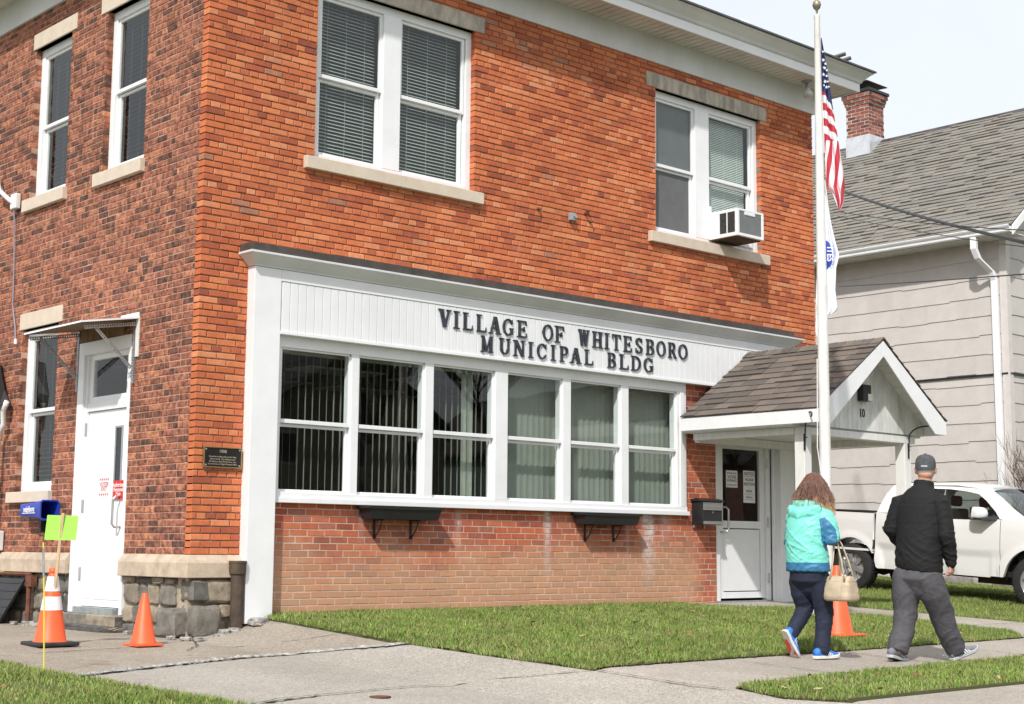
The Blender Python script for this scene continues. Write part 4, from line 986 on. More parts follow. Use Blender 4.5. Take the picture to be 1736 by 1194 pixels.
# base ground sheet reaching the horizon
def far_sheet():
    xs=[-400,-120,-40,-15]+[-9+.6*i for i in range(50)]+[24,32,60,150,400]; ys=[-400,-150,-60,-25]+[-14+.6*i for i in range(45)]+[16,25,60,150,400]
    me=bpy.data.meshes.new('ground'); vs=[(x,y,gz(x,y)-.045) for y in ys for x in xs]; nx=len(xs)
    me.from_pydata(vs,[],[(j*nx+i,j*nx+i+1,(j+1)*nx+i+1,(j+1)*nx+i) for j in range(len(ys)-1) for i in range(nx-1)]); me.materials.append(mat('grassy_ground',(.10,.12,.04),rough=1,noise=.4,nscale=2)); o=bpy.data.objects.new('ground',me); link(o); tag(o,kind='structure')
far_sheet()
DW=[(-2.6,-1.1),(-2.39,-1.30),(-2.31,-1.95),(-2.25,-2.3)]
J1=[(-2.25,-2.24),(-1.6,-2.06),(-.5,-1.66),(.1,-1.95),(.69,-2.40)]
J1=[(-2.25,-2.22),(-1.8,-2.07),(-1.18,-1.87),(-.5,-1.66),(-.1,-1.60),(.13,-1.62),(.3,-1.80),(.44,-2.0),(.57,-2.22),(.69,-2.38)]
back=poly_sheet('driveway',[(-9,-1.0),(-2.6,-1.1),(-2.39,-1.30),(-2.31,-1.95)]+J1+[(.78,-.2),(.9,.02),(.1,.02),(.02,.1),(.02,8.2),(-9,8.2)],cA,dz=-.008)
poly_sheet('driveway_apron',J1+[(.71,-3.4),(.75,-4.53),(.72,-6.3),(.8,-6.75),(.9,-9.5),(-3.0,-9.5),(-1.85,-5.4),(-2.0,-3.9),(-2.08,-3.1),(-2.22,-2.4)],cB,dz=.006)
poly_sheet('sidewalk',[(.752,-4.53),(4.3,-4.50),(7.22,-4.42),(9.7,-4.42),(22,-4.42),(22,-5.62),(5.1,-5.62),(1.9,-5.72),(.82,-5.83),(.73,-6.25),(.735,-5.5)],cC,dz=.004)
poly_sheet('walkway',[(6.8,-.02),(6.85,-.34),(7.5,-.76),(7.92,-1.05),(7.84,-3.2),(7.66,-4.0),(7.2,-4.41),(9.75,-4.41),(9.25,-3.6),(9.10,-1.1),(9.25,-.45),(9.7,-.02)],cC,dz=.012)
# lower-right street apron
poly_sheet('street_apron',[(.73,-6.28),(.82,-6.75),(20,-6.9),(20,-9.5),(.92,-9.5)],cC,dz=.002)
LA=[(.80,-.02),(.72,-2.5),(.77,-4.50),(4.3,-4.475),(7.15,-4.39),(7.63,-4.0),(7.81,-3.2),(7.89,-1.07),(7.47,-.80),(6.82,-.36),(6.78,-.02)]
LB=[(9.75,-4.38),(9.28,-3.6),(9.13,-1.1),(9.28,-.47),(9.8,-.25),(9.8,9),(17.85,9),(17.85,-4.38)]
LC=[(.84,-5.85),(1.9,-5.75),(5.1,-5.65),(18,-5.65),(18,-6.85),(.86,-6.70),(.76,-6.30)]
LD=[(-2.44,-1.3),(-2.36,-1.95),(-2.30,-2.4),(-2.15,-3.1),(-2.06,-3.85),(-1.93,-5.35),(-8,-5.3),(-8,-1.05),(-2.7,-1.15)]
turf=mat('turf_green',(.085,.10,.035),rough=1,noise=.45,nscale=3.0,col2=(.10,.085,.035),bump=.8,bscale=60)
for nm,pl in (('lawn',LA),('lawn',LB),('lawn',LC),('lawn',LD)): poly_sheet(nm,pl,turf,dz=.016,thick=.06)
# concrete lip where the driveway meets the lower left grass
m=MB(); rr=random.Random(8)
lip=[(-2.75,-1.0),(-2.41,-1.28),(-2.33,-1.93),(-2.27,-2.32),(-2.12,-3.05),(-2.03,-3.8),(-1.93,-4.8)]
pts=[]
for a,b in zip(lip,lip[1:]):
    for i in range(8): t=i/8; pts.append((a[0]+(b[0]-a[0])*t,a[1]+(b[1]-a[1])*t))
for i,(p,q) in enumerate(zip(pts,pts[1:])):
    w=.06+.015*math.sin(i*1.3); p0=(p[0],p[1]); zz=gz(*p0)+.022; z2=gz(*q)+.022
    m.add([(p[0]-w*.5,p[1],zz),(p[0]+w*.6,p[1],zz-.006),(q[0]+w*.6,q[1],z2-.006),(q[0]-w*.5,q[1],z2),(p[0]-w*.5,p[1],zz-.06),(p[0]+w*.6,p[1],zz-.06),(q[0]+w*.6,q[1],z2-.06),(q[0]-w*.5,q[1],z2-.06)],[(0,1,2,3),(0,4,5,1),(3,2,6,7),(1,5,6,2),(0,3,7,4)])
o=m.build('kerb_edge',cC); o['kind']='structure'
# joints and cracks
crackm=mat('dark_joint_dirt',(.045,.038,.03),rough=1,noise=.5,nscale=20)
roughm=mat('broken_light_concrete',(.42,.41,.39),rough=.95,noise=.45,nscale=22,bump=1,bscale=60,col2=(.12,.11,.10))
def crack(path,w,jit,dz,mt,name,seed,h=.0,step=.05):
    rr=random.Random(seed); m=MB(); P_=[]
    for a,b in zip(path,path[1:]):
        n=max(1,int(math.dist(a,b)/step))
        for i in range(n):
            t=i/n; P_.append((a[0]+(b[0]-a[0])*t+rr.uniform(-jit,jit),a[1]+(b[1]-a[1])*t+rr.uniform(-jit,jit)))
    P_.append(path[-1])
    L_=[];Rr=[];C_=[]
    for i,p in enumerate(P_):
        q=P_[min(i+1,len(P_)-1)]; o_=P_[max(i-1,0)]; d=Vector((q[0]-o_[0],q[1]-o_[1])).normalized(); n_=Vector((-d.y,d.x)); ww=w*rr.uniform(.35,1.3)
        z=gz(*p)+dz
        L_.append((p[0]+n_.x*ww,p[1]+n_.y*ww,z)); Rr.append((p[0]-n_.x*ww,p[1]-n_.y*ww,z)); C_.append((p[0],p[1],z+h*rr.uniform(.4,1.2)))
    for i in range(len(P_)-1):
        if h: m.add([L_[i],L_[i+1],C_[i+1],C_[i],Rr[i],Rr[i+1]],[(0,1,2,3),(3,2,5,4)])
        else: m.add([L_[i],L_[i+1],Rr[i+1],Rr[i]],[(0,1,2,3)])
    o=m.build(name,mt); o['kind']='structure'; return o
crack(J1,.045,.010,.008,roughm,'broken_joint',1,h=.022,step=.035)
crack([(p[0],p[1]-.05) for p in J1],.016,.010,.017,crackm,'pavement_crack',2)
crack([(-1.95,-4.05),(-1.59,-3.87),(-.32,-3.73),(.26,-3.88),(.75,-4.53)],.010,.006,.019,crackm,'pavement_crack',3)
crack([(-1.75,-3.96),(-1.2,-3.83)],.02,.015,.014,mat('moss',(.06,.09,.02),rough=1),'moss_strip',33)
crack([(-1.79,-.63),(-.82,-.5),(-.05,-.14)],.012,.012,.003,roughm,'pavement_crack',4)
crack([(-.55,-.95),(-.25,-.61),(-.02,-.12)],.007,.012,.003,crackm,'pavement_crack',14)
crack([(-.25,-.61),(.63,-1.3),(.69,-1.35)],.010,.008,.003,roughm,'pavement_crack',5)
crack([(.76,-4.56),(.75,-5.5),(.77,-5.82)],.009,.007,.019,crackm,'pavement_crack',6)
for x in (2.3,3.85,5.4,6.95,8.5,10.05): crack([(x,-4.5),(x,-5.64)],.006,.003,.013,crackm,'pavement_crack',int(x*10))
crack([(7.86,-2.0),(9.15,-2.0)],.006,.003,.016,crackm,'pavement_crack',71); crack([(7.86,-3.3),(9.2,-3.3)],.006,.003,.016,crackm,'pavement_crack',72)
for a,nm,s in (([(.74,-2.5),(.78,-4.52),(4.3,-4.49),(7.15,-4.41),(7.64,-4.02),(7.82,-3.2),(7.9,-1.07)],'soil_edge',81),([(.83,-5.83),(1.9,-5.73),(5.1,-5.63),(14,-5.63)],'soil_edge',82)):
    crack(a,.022,.02,.0135,M['mulch'],nm,s)
# patio edge rubble by the pilaster
m=MB()
for i,(x,y,s) in enumerate(((.20,-.22,.05),(.30,-.16,.09),(.40,-.18,.05),(.66,-.17,.10),(.62,-.22,.06),(-.12,-.18,.05),(-.02,-.26,.06),(-.20,-.05,.05),(-.1,.5,.05),(-.12,.9,.05),(-.2,2.7,.06),(-.15,3.0,.07),(-.22,3.2,.05))):
    rock(m,(x,y,gz(x,y)+.01),(s*1.8,s*1.2,s*.7),200+i,rz=i*1.1,n=2,amp=.25)
tag(m.build('stone_chips',roughm),kind='stuff')
# drain cover
m=MB(); m.lathe([(0,.0),(.075,.0),(.075,.006),(0,.008)],(-.87,-4.06,gz(-.87,-4.06)+.008),20); tag(m.build('water_shutoff_cover',M['redrust']),'small rusty round cover set in the driveway at the bottom of the picture','cover')
# ------------------------------------------------------------------ grass blades (stuff)
def inpoly(px,py,poly):
    c=np.zeros(len(px),bool); n=len(poly)
    for i in range(n):
        x1,y1=poly[i]; x2,y2=poly[(i+1)%n]
        cond=((y1>py)!=(y2>py))&(px<(x2-x1)*(py-y1)/((y2-y1)+1e-12)+x1); c^=cond
    return c
gzv=np.vectorize(gz)
def gextra(nt,tc,c):
    L=nt.links.new
    n=node(nt,'ShaderNodeTexNoise',inp={'Scale':2.3,'Detail':6,'Roughness':.7}); L(tc.outputs['Object'],n.inputs['Vector'])
    k=node(nt,'ShaderNodeMapRange',inp={'From Min':.50,'From Max':.72,'To Min':0,'To Max':.75}); L(n.outputs['Fac'],k.inputs[0])
    x=node(nt,'ShaderNodeMix',data_type='RGBA'); L(k.outputs[0],x.inputs[0]); L(c,x.inputs[6]); x.inputs[7].default_value=(.33,.31,.13,1)
    return x.outputs[2]
def gmat(name,stops):
    m=ramp_mat(name,stops,extra=gextra,rough=.7,nsc=1.3,namt=.35,bump=0,bscale=5,spec=.2)
    return m
GM=gmat('grass_blades',[(0,(.30,.25,.13)),(.14,(.36,.31,.15)),(.20,(.11,.165,.035)),(.5,(.155,.25,.045)),(.85,(.25,.38,.07)),(1,(.40,.42,.17))])
def grass(name,poly,dens,seed,hh=(.03,.07),clip=None):
    r=np.random.default_rng(seed); xs=[p[0] for p in poly]; ys=[p[1] for p in poly]
    if clip: xs=[max(min(xs),clip[0]),min(max(xs),clip[1])]; ys=[max(min(ys),clip[2]),min(max(ys),clip[3])]
    A=(max(xs)-min(xs))*(max(ys)-min(ys)); n=int(A*dens)
    x=r.uniform(min(xs),max(xs),n); y=r.uniform(min(ys),max(ys),n)
    k=inpoly(x,y,poly); x,y=x[k],y[k]
    # patchiness
    pt=np.sin(x*2.1+1.3*np.sin(y*1.7))*np.sin(y*2.7+.8*np.sin(x*3.1))+.5*np.sin(x*7.3+y*5.1)
    keep=r.uniform(0,1,len(x))<np.clip(.80+.35*pt,.30,1); x,y,pt=x[keep],y[keep],pt[keep]
    ex,ey=[],[]
    for (ax_,ay_),(bx_,by_) in zip(poly,poly[1:]+poly[:1]):
        if clip and not (clip[0]<(ax_+bx_)/2<clip[1] and clip[2]<(ay_+by_)/2<clip[3]): continue
        L_=math.hypot(bx_-ax_,by_-ay_); k_=int(L_*380); tt=r.uniform(0,1,k_); o_=np.abs(r.normal(0,.016,k_)); sg_=1
        nx_,ny_=(by_-ay_)/L_,-(bx_-ax_)/L_
        mid=inpoly(np.array([(ax_+bx_)/2+nx_*.05]),np.array([(ay_+by_)/2+ny_*.05]),poly)[0]
        if mid: nx_,ny_=-nx_,-ny_
        w_=.5+.5*np.sin(tt*L_*9)*np.sin(tt*L_*3.3)
        ex.append(ax_+(bx_-ax_)*tt+nx_*o_*w_*1.6); ey.append(ay_+(by_-ay_)*tt+ny_*o_*w_*1.6)
    x=np.concatenate([x]+ex); y=np.concatenate([y]+ey); pt=np.concatenate([pt]+[np.full(len(q),-.6) for q in ex])
    n=len(x); z=gzv(x,y)+.010
    h=r.uniform(hh[0],hh[1],n)*(1+.25*pt)*(1+.5*(r.uniform(0,1,n)>.96)); a=r.uniform(0,2*PI,n); w=r.uniform(.0018,.0036,n); ln=r.uniform(.15,.95,n)*h; b=r.uniform(0,2*PI,n)
    cx,cy=np.cos(a)*w,np.sin(a)*w; lx,ly=np.cos(b)*ln,np.sin(b)*ln
    V=np.zeros((n,5,3))
    V[:,0]=np.stack([x-cx,y-cy,z],1); V[:,1]=np.stack([x+cx,y+cy,z],1)
    V[:,2]=np.stack([x+cx*.8+lx*.35,y+cy*.8+ly*.35,z+h*.6],1); V[:,3]=np.stack([x-cx*.8+lx*.35,y-cy*.8+ly*.35,z+h*.6],1)
    V[:,4]=np.stack([x+lx,y+ly,z+h*np.sqrt(np.clip(1-(ln/h)**2*.6,.2,1))],1)
    base=np.arange(n)*5
    lp=np.stack([base,base+1,base+2,base+3,base+3,base+2,base+4],1).ravel()
    st=np.stack([np.arange(n)*7,np.arange(n)*7+4],1).ravel()
    me=bpy.data.meshes.new(name); me.vertices.add(n*5); me.vertices.foreach_set('co',V.ravel()); me.loops.add(n*7); me.loops.foreach_set('vertex_index',lp.astype(np.int32))
    me.polygons.add(n*2); me.polygons.foreach_set('loop_start',st.astype(np.int32)); me.update(calc_edges=True); me.validate()
    me.materials.append(GM); o=bpy.data.objects.new(name,me); link(o); tag(o,kind='stuff'); return o
grass('grass',LA,5200,1,(.022,.06)); grass('grass',LC,6200,2,(.025,.06),clip=(.5,8,-7,-5)); grass('grass',LD,7000,3,(.03,.065),clip=(-3.6,-1.9,-5.3,-1)); grass('grass',LB,2200,4,(.03,.07),clip=(9,17.9,-4.4,6))
# leaf litter
def litter(name,poly,n,seed,clip,sz=(.012,.035)):
    r=random.Random(seed); m=MB(); k=0
    while k<n:
        x=r.uniform(clip[0],clip[1]); y=r.uniform(clip[2],clip[3])
        if not inpoly(np.array([x]),np.array([y]),poly)[0]: continue
        z=gz(x,y)+r.uniform(.03,.06); s=r.uniform(*sz); T=Matrix.Translation((x,y,z))@Matrix.Rotation(r.uniform(0,6.3),4,'Z')@Matrix.Rotation(r.uniform(-.7,.7),4,'X')@Matrix.Rotation(r.uniform(-.7,.7),4,'Y')
        q=[Vector(v) for v in ((-s,0,0),(-.3*s,-.45*s,.1*s),(.6*s,-.3*s,0),(s,0,.25*s),(.5*s,.4*s,.05*s),(-.4*s,.4*s,.12*s))]
        m.add([T@v for v in q],[(0,1,2,3),(0,3,4,5)]); k+=1
    return tag(m.build(name,LIT),kind='stuff')
LIT=ramp_mat('dead_leaf',[(0,(.20,.09,.04)),(.5,(.36,.20,.10)),(1,(.52,.38,.24))],nsc=20,bump=0)
litter('leaf_litter',LA,170,1,(.7,7.9,-4.5,0)); litter('leaf_litter',LC,70,2,(.8,7,-6.8,-5.6)); litter('leaf_litter',LD,45,3,(-3.6,-1.9,-5.3,-1)); litter('leaf_litter',LB,40,4,(9,17,-4.4,3),(.02,.06))
# ================================================================== NEIGHBOUR HOUSE
XH=18.0; YH=1.69; YE=16.0; ZE=6.55; XR=22.0; ZR=10.10
hs=thing('neighbour_house','pale grey-beige shingle-sided house with a grey shingled roof behind the truck','house',(22,8,0))
sid=ramp_mat('beige_shingle_siding',[(0,(.52,.485,.465)),(.5,(.56,.525,.50)),(1,(.54,.505,.485))],rough=.75,nsc=3,namt=.10,bump=.25,bscale=40)
m=MB(); rr=random.Random(5)
def courses(m,axis,a0,a1,z0,z1,pl,sgn,ex=.357,tw=.62):
    r=0; z=z0
    while z<z1:
        zt=min(z+ex,z1); u=a0-rr.random()*tw
        off=0
        while u<a1:
            a=max(u,a0); b=min(u+tw,a1); u+=tw
            if b-a<.02: continue
            zz=z+rr.choice((0,.012,.022,-.004,.03,.016)); 
            o=[(a,zz,.018),(b,zz+rr.uniform(-.006,.006),.018),(b,zt+.03,.004),(a,zt+.03,.004),(a,zz,.001),(b,zz,.001)]
            P=(lambda q:(pl+sgn*q[2],q[0],q[1])) if axis=='y' else (lambda q:(q[0],pl+sgn*q[2],q[1]))
            m.add([P(q) for q in o],[(0,1,2,3),(4,5,1,0)])
        z+=ex
courses(m,'y',YH,YE,.20,3.95,XH,-1); courses(m,'y',YH,YE,3.97,ZE,XH,-1)
courses(m,'x',XH,26,.20,3.95,YH,-1); courses(m,'x',XH,26,3.97,ZE+.1,YH,-1)
ws=m.build('siding',sid,hs)
m=MB(); m.box(XH+.002,26,YH+.002,YE,.15,ZE+.05); m.prism([(XH,ZE+.05),(26,ZE+.05),(22,ZR-.1)],'y',YH+.002,YH+.3); m.build('wall',sid,hs)
m=MB(); m.box(XH-.035,XH-.0,YH-.035,YH+.11,.2,ZE); m.box(XH,XH+.10,YH-.035,YH-.0,.2,ZE); m.build('corner_board',mat('beige_corner_board',(.60,.565,.545),rough=.6,noise=.06),hs)
m=MB(); m.box(XH-.045,XH-.001,YH,YE,3.935,3.965); m.box(XH,26,YH-.045,YH-.001,3.935,3.965); m.build('belt_flashing',M['black'],hs)
m=MB(); k=300; y=YH
while y<12:
    w_=rr.uniform(.35,.75); rock(m,(XH-.0,y+w_/2,.03),(.22,w_*.97,.42),k,n=3,amp=.1); k+=1; y+=w_
x=XH
while x<25:
    w_=rr.uniform(.35,.75); rock(m,(x+w_/2,YH,.03),(w_*.97,.22,.42),k,n=3,amp=.1); k+=1; x+=w_
m.build('foundation',ramp_mat('pale_rubble',[(0,(.20,.19,.18)),(.5,(.34,.32,.29)),(1,(.46,.43,.39))],nsc=6,namt=.4,bump=.8,bscale=30),hs,smooth=35)
greysh=ramp_mat('grey_asphalt_shingle',[(0,(.19,.18,.165)),(.35,(.215,.20,.175)),(.6,(.24,.222,.19)),(.8,(.235,.21,.19)),(1,(.205,.20,.185))],rough=.95,nsc=40,namt=.18,bump=.5,bscale=200)
slope=Vector((XR-(XH-.5),0,ZR-ZE)); Hs=slope.length; vd=slope.normalized(); nd=Vector((-vd.z,0,vd.x))
m=MB(); o=Vector((XH-.5,YE+.3,ZE+.04)); shingles(m,o,(0,-1,0),vd,nd,YE+.3-(YH-.42),Hs+.02,.32,.158,77,th=.018,var=.004)
slope2=Vector((-(26.5-XR),0,ZR-ZE)); m2=Vector((slope2.normalized().z,0,-slope2.normalized().x))
shingles(m,Vector((26.5,YH-.42,ZE+.04)),(0,1,0),slope2.normalized(),m2,YE+.3-(YH-.42),slope2.length,.6,.30,78,th=.02)
rf=m.build('roof',greysh,hs)
m=MB(); y=YH-.42
while y<YE+.2:
    m.prism([(XR-.14,ZR-.06),(XR,ZR+.07),(XR+.14,ZR-.06),(XR+.13,ZR-.075),(XR,ZR+.05),(XR-.13,ZR-.075)],'y',y,y+.30); y+=.302
m.build('ridge_vent',M['brownflash'],rf)
m=MB(); m.add([(XH-.48,YH-.4,ZE+.02),(XR,YH-.4,ZR+.02),(XR,YE+.3,ZR+.02),(XH-.48,YE+.3,ZE+.02)],[(0,1,2,3)]); m.add([(26.48,YH-.4,ZE+.02),(XR,YH-.4,ZR+.02),(XR,YE+.3,ZR+.02),(26.48,YE+.3,ZE+.02)],[(0,1,2,3)]); m.build('roof_deck',M['brownflash'],rf)
m=MB(); m.box(XH-.5,XH-.0,YH-.40,YE,ZE-.09,ZE-.07); m.box(XH-.505,XH-.49,YH-.42,YE,ZE-.10,ZE+.02); m.build('soffit',M['soffit'],hs)
# gutter (ogee trough)
prof=[(.0,.0),(-.06,.0),(-.075,.02),(-.078,.055),(-.105,.09),(-.118,.115),(-.118,.13),(-.11,.13),(-.10,.10),(0,.10)]
m=MB(); m.loft([[(XH-.505+a,y,ZE-.085+b) for a,b in prof] for y in (YH-.43,YE+.3)]); m.build('gutter',M['white'],hs)
m=MB()
for s_,xa in ((1,XH-.5),(-1,26.5)):
    a=Vector((xa,ZE-.08)); b=Vector((XR,ZR-.08)); d=(b-a).normalized(); n_=Vector((-d.y,d.x))*.0
    m.prism([(a.x,a.y-.06),(b.x,b.y-.10),(b.x,b.y+.10),(a.x,a.y+.12)],'y',YH-.46,YH-.425)
m.build('rake_board',M['white'],hs,bevel=.01)
m=MB(); m.add([(XH-.5,YH-.42,ZE-.075),(XR,YH-.42,ZR-.075),(XR,YH,ZR-.075),(XH-.5,YH,ZE-.075)],[(0,1,2,3)]); m.build('rake_soffit',M['soffit'],hs)
m=MB()
def rect_pipe(m,pts,w,d):
    rings=[]
    for p in pts: rings.append([(p[0]-d/2,p[1]-w/2,p[2]),(p[0]+d/2,p[1]-w/2,p[2]),(p[0]+d/2,p[1]+w/2,p[2]),(p[0]-d/2,p[1]+w/2,p[2])])
    m.loft(rings)
rect_pipe(m,[(XH-.52,2.02,ZE-.06),(XH-.52,2.02,ZE-.30),(XH-.44,1.99,ZE-.48),(XH-.14,1.90,ZE-.70),(XH-.08,1.88,ZE-.86),(XH-.075,1.86,.15)],.12,.09)
m.build('downspout',M['white'],hs,bevel=.012)
# chimney
CX,CY=21.5,6.95
chb=ramp_mat('chimney_brick',[(0,(.12,.045,.04)),(.4,(.25,.08,.06)),(.8,(.34,.11,.08)),(1,(.40,.16,.11))],nsc=14,namt=.3,bump=.5,bscale=80)
m=MB(); mo=MB()
def chbricks(x0,x1,y0,y1,z0,z1,seed):
    rr=random.Random(seed)
    z=z0; r=0
    while z<z1-.02:
        fl=max(0,(r-(int((z1-z0)/.085)-3)))*.025
        X0,X1,Y0,Y1=x0-fl,x1+fl,y0-fl,y1+fl
        mo.box(X0+.006,X1-.006,Y0+.006,Y1-.006,z-.004,z+.0805)
        for face in range(4):
            L_=(Y1-Y0) if face in(0,1) else (X1-X0); u=-(.12 if r%2 else 0)
            while u<L_-.01:
                a=max(u,0)+.008; b=min(u+.235,L_)-.008; u+=.235
                if b-a<.02: continue
                j=rr.uniform(-.004,.004)
                if face==0: m.box(X0+j,X0+.04,Y0+a,Y0+b,z+.007,z+.070)
                elif face==1: m.box(X1-.04,X1+j,Y0+a,Y0+b,z+.007,z+.070)
                elif face==2: m.box(X0+a,X0+b,Y0+j,Y0+.04,z+.007,z+.070)
                else: m.box(X0+a,X0+b,Y1-.04,Y1+j,z+.007,z+.070)
        z+=.083; r+=1
chbricks(CX,CX+.62,CY,CY+.62,10.22,11.22,3)
ch=m.build('chimney',chb,hs); mo.build('mortar',mat('pale_mortar',(.55,.52,.48),rough=.9,noise=.2),ch)
m=MB(); m.box(CX-.10,CX+.72,CY-.10,CY+.72,11.225,11.30); m.build('chimney_cap',M['black'],ch,bevel=.01)
m=MB(); 
for a,b in ((CX+.1,CY+.1),(CX+.5,CY+.5)): m.box(a-.01,a+.01,b-.01,b+.01,11.3,11.48)
m.add([(CX-.06,CY-.02,11.47),(CX+.70,CY-.06,11.44),(CX+.68,CY+.66,11.47),(CX-.06,CY+.66,11.50),(CX-.06,CY-.02,11.49),(CX+.70,CY-.06,11.46),(CX+.68,CY+.66,11.49),(CX-.06,CY+.66,11.52)],[(0,3,2,1),(4,5,6,7),(0,1,5,4),(1,2,6,5),(2,3,7,6),(3,0,4,7)]); m.build('rain_hood',M['black'],ch)
m=MB(); m.box(CX-.015,CX+.635,CY-.015,CY+.635,9.2,10.22); m.build('flashing',mat('white_flashing',(.62,.64,.68),rough=.3,metal=.3,noise=.12),ch,bevel=.004)
# rest of street depth: a distant dark tree line behind, seen through gaps
# ================================================================== WIRES
def wire(a,b,sag,r,lab,ext=1.6):
    a,b=Vector(a),Vector(b); d=b-a; b2=a+d*ext; pts=[]
    for i in range(33):
        t=i/32; p=a.lerp(b2,t); p.z-=sag*4*t*(1-t)*.5; pts.append(p)
    m=MB(); m.tube(pts,r,6); return tag(m.build('overhead_wire',M['black']),lab,'wire',None)
wire((13.95,2.4,6.81),(8.1,-4.08,4.25),.25,.022,'thickest black overhead wire crossing in front of the grey roof')
wire((13.94,2.47,6.46),(8.09,-4.09,4.36),.2,.008,'thin overhead wire just below the thick one, ending highest at the right edge')
wire((13.91,2.51,6.39),(8.11,-4.08,4.15),.15,.006,'thinnest overhead wire, lowest of those in front of the roof')
wire((14.05,2.6,5.19),(8.14,-4.05,3.80),.05,.009,'thin overhead wire crossing the beige siding below the gutter')
# ================================================================== SHRUB at right edge
def shrub(c,seed):
    t=thing('bare_shrub','leafless brown twiggy shrub at the right edge behind the truck','shrub',c)
    rr=random.Random(seed); m=MB()
    def br(p,d,L_,r,dep):
        n=4; pts=[p]; 
        for i in range(n):
            d=(d+Vector((rr.uniform(-.25,.25),rr.uniform(-.25,.25),rr.uniform(-.05,.22)))).normalized(); pts.append(pts[-1]+d*L_/n)
        m.tube(pts,[r*(1-.5*i/n) for i in range(n+1)],4,cap=False)
        if dep>0:
            for k in range(rr.randint(3,5)): br(pts[rr.randint(1,n)],(d+Vector((rr.uniform(-.8,.8),rr.uniform(-.8,.8),rr.uniform(-.1,.7)))).normalized(),L_*.62,r*.55,dep-1)
    for k in range(30):
        a=rr.uniform(0,2*PI); br(Vector(c)+Vector((math.cos(a)*.1,math.sin(a)*.1,0)),Vector((math.cos(a)*.35,math.sin(a)*.35,1)).normalized(),1.35,.016,3)
    m.build('branches',M['bushc'],t)
shrub((17.6,.62,.0),4)
# ================================================================== CONES
def cone(name,lab,loc,h,rb,rt,base,cols=False,grp=None):
    t=thing(name,lab,'traffic cone',loc,grp)
    z0=loc[2]; x,y=loc[:2]; m=MB()
    prof=[(rb+.012,z0+.02),(rb+.01,z0+.035),(rb,z0+.045),(rt,z0+h-.01),(rt*.8,z0+h),(rt*.55,z0+h),(rt*.5,z0+h-.05),(0,z0+h-.05)]
    if cols: prof=[(rb+.02,z0+.03),(rb,z0+.05)]+[(rb+(rt-rb)*k,z0+.05+(h-.05)*k) for k in (.5,.9)]+[(rt*1.0,z0+h-.045),(rt*1.25,z0+h-.04),(rt*1.25,z0+h-.015),(rt*.9,z0+h),(rt*.6,z0+h),(rt*.6,z0+h-.05),(0,z0+h-.05)]
    m.lathe(prof,(x,y,0),36); m.build('cone_body',M['orange'],t,smooth=40)
    m=MB(); s=base
    if cols: m.box(x-s,x+s,y-s,y+s,z0,z0+.035); m.build('cone_base',M['rubber'],t,bevel=.012)
    else: m.box(x-s,x+s,y-s,y+s,z0+.002,z0+.022); m.build('cone_base',M['orange'],t,bevel=.006)
    if cols:
        for za,zb in ((.30,.415),(.46,.585)):
            m=MB(); R_=lambda z:rb+(rt-rb)*(z-.05)/(h-.05)+.003
            m.lathe([(R_(za)-.004,z0+za),(R_(za),z0+za),(R_(zb),z0+zb),(R_(zb)-.004,z0+zb)],(x,y,0),36); m.build('reflective_collar',M['reflect'],t,smooth=40)
    t.rotation_euler.z=0
    return t
c1=cone('traffic_cone','tall orange cone with two white bands and black base holding a wooden stake',(-1.42,-.15,gz(-1.42,-.15)-.006),.66,.132,.03,.185,True)
cone('traffic_cone','plain small orange cone standing alone by the stone foundation corner',(-.70,-.45,gz(-.70,-.45)-.006),.455,.105,.026,.13)
c3=cone('traffic_cone','orange cone on the lawn behind the woman and her handbag',(5.08,-3.62,gz(5.08,-3.62)+.02),.68,.145,.032,.20)
# stake and lime card
st=thing('stake_sign','lime green card on a pale wooden stake stuck in the banded cone','sign',(-1.42,-.15,.4))
m=MB(); a=Vector((-1.425,-.17,.10)); b=Vector((-1.435,-.315,.937)); rgt=Vector((.737,-.676,0)); fw=Vector((.676,.737,0))
def bar(m,a,b,w,t_):
    q=[]
    for p in (a,b): q+= [p-rgt*w-fw*t_,p+rgt*w-fw*t_,p+rgt*w+fw*t_,p-rgt*w+fw*t_]
    m.add(q,[(0,1,2,3),(7,6,5,4),(0,4,5,1),(1,5,6,2),(2,6,7,3),(3,7,4,0)])
bar(m,a,b,.0125,.007); m.build('stake',M['wood'],st,bevel=.002)
m=MB(); up=(b-a).normalized(); o=Vector((-1.4425,-.30,.708))+fw*.016
q=[]
for k,(u,v) in enumerate(((-.142,.002),(.128,.0),(.142,.205),(-.125,.212))): q.append(o+rgt*u+Vector((0,0,v)))
m.add(q+[p+fw*.003 for p in q],[(0,1,2,3),(7,6,5,4),(0,4,5,1),(1,5,6,2),(2,6,7,3),(3,7,4,0)]); m.build('card',M['lime'],st)
# yellow marker rod
x,y=-2.33,-1.96; z0=gz(x,y)
rd=thing('marker_rod','thin yellow driveway marker rod at the edge of the left grass','marker',(x,y,z0))
m=MB(); m.tube([(x,y,z0-.02),(x-.02,y+.01,z0+.50),(x-.045,y+.02,z0+.95)],.0055,6); m.build('rod',M['yellow'],rd)
m=MB(); m.tube([(x-.0315,y+.0145,z0+.70),(x-.043,y+.0195,z0+.91)],.0075,6); m.build('reflective_tape',M['galv'],rd)
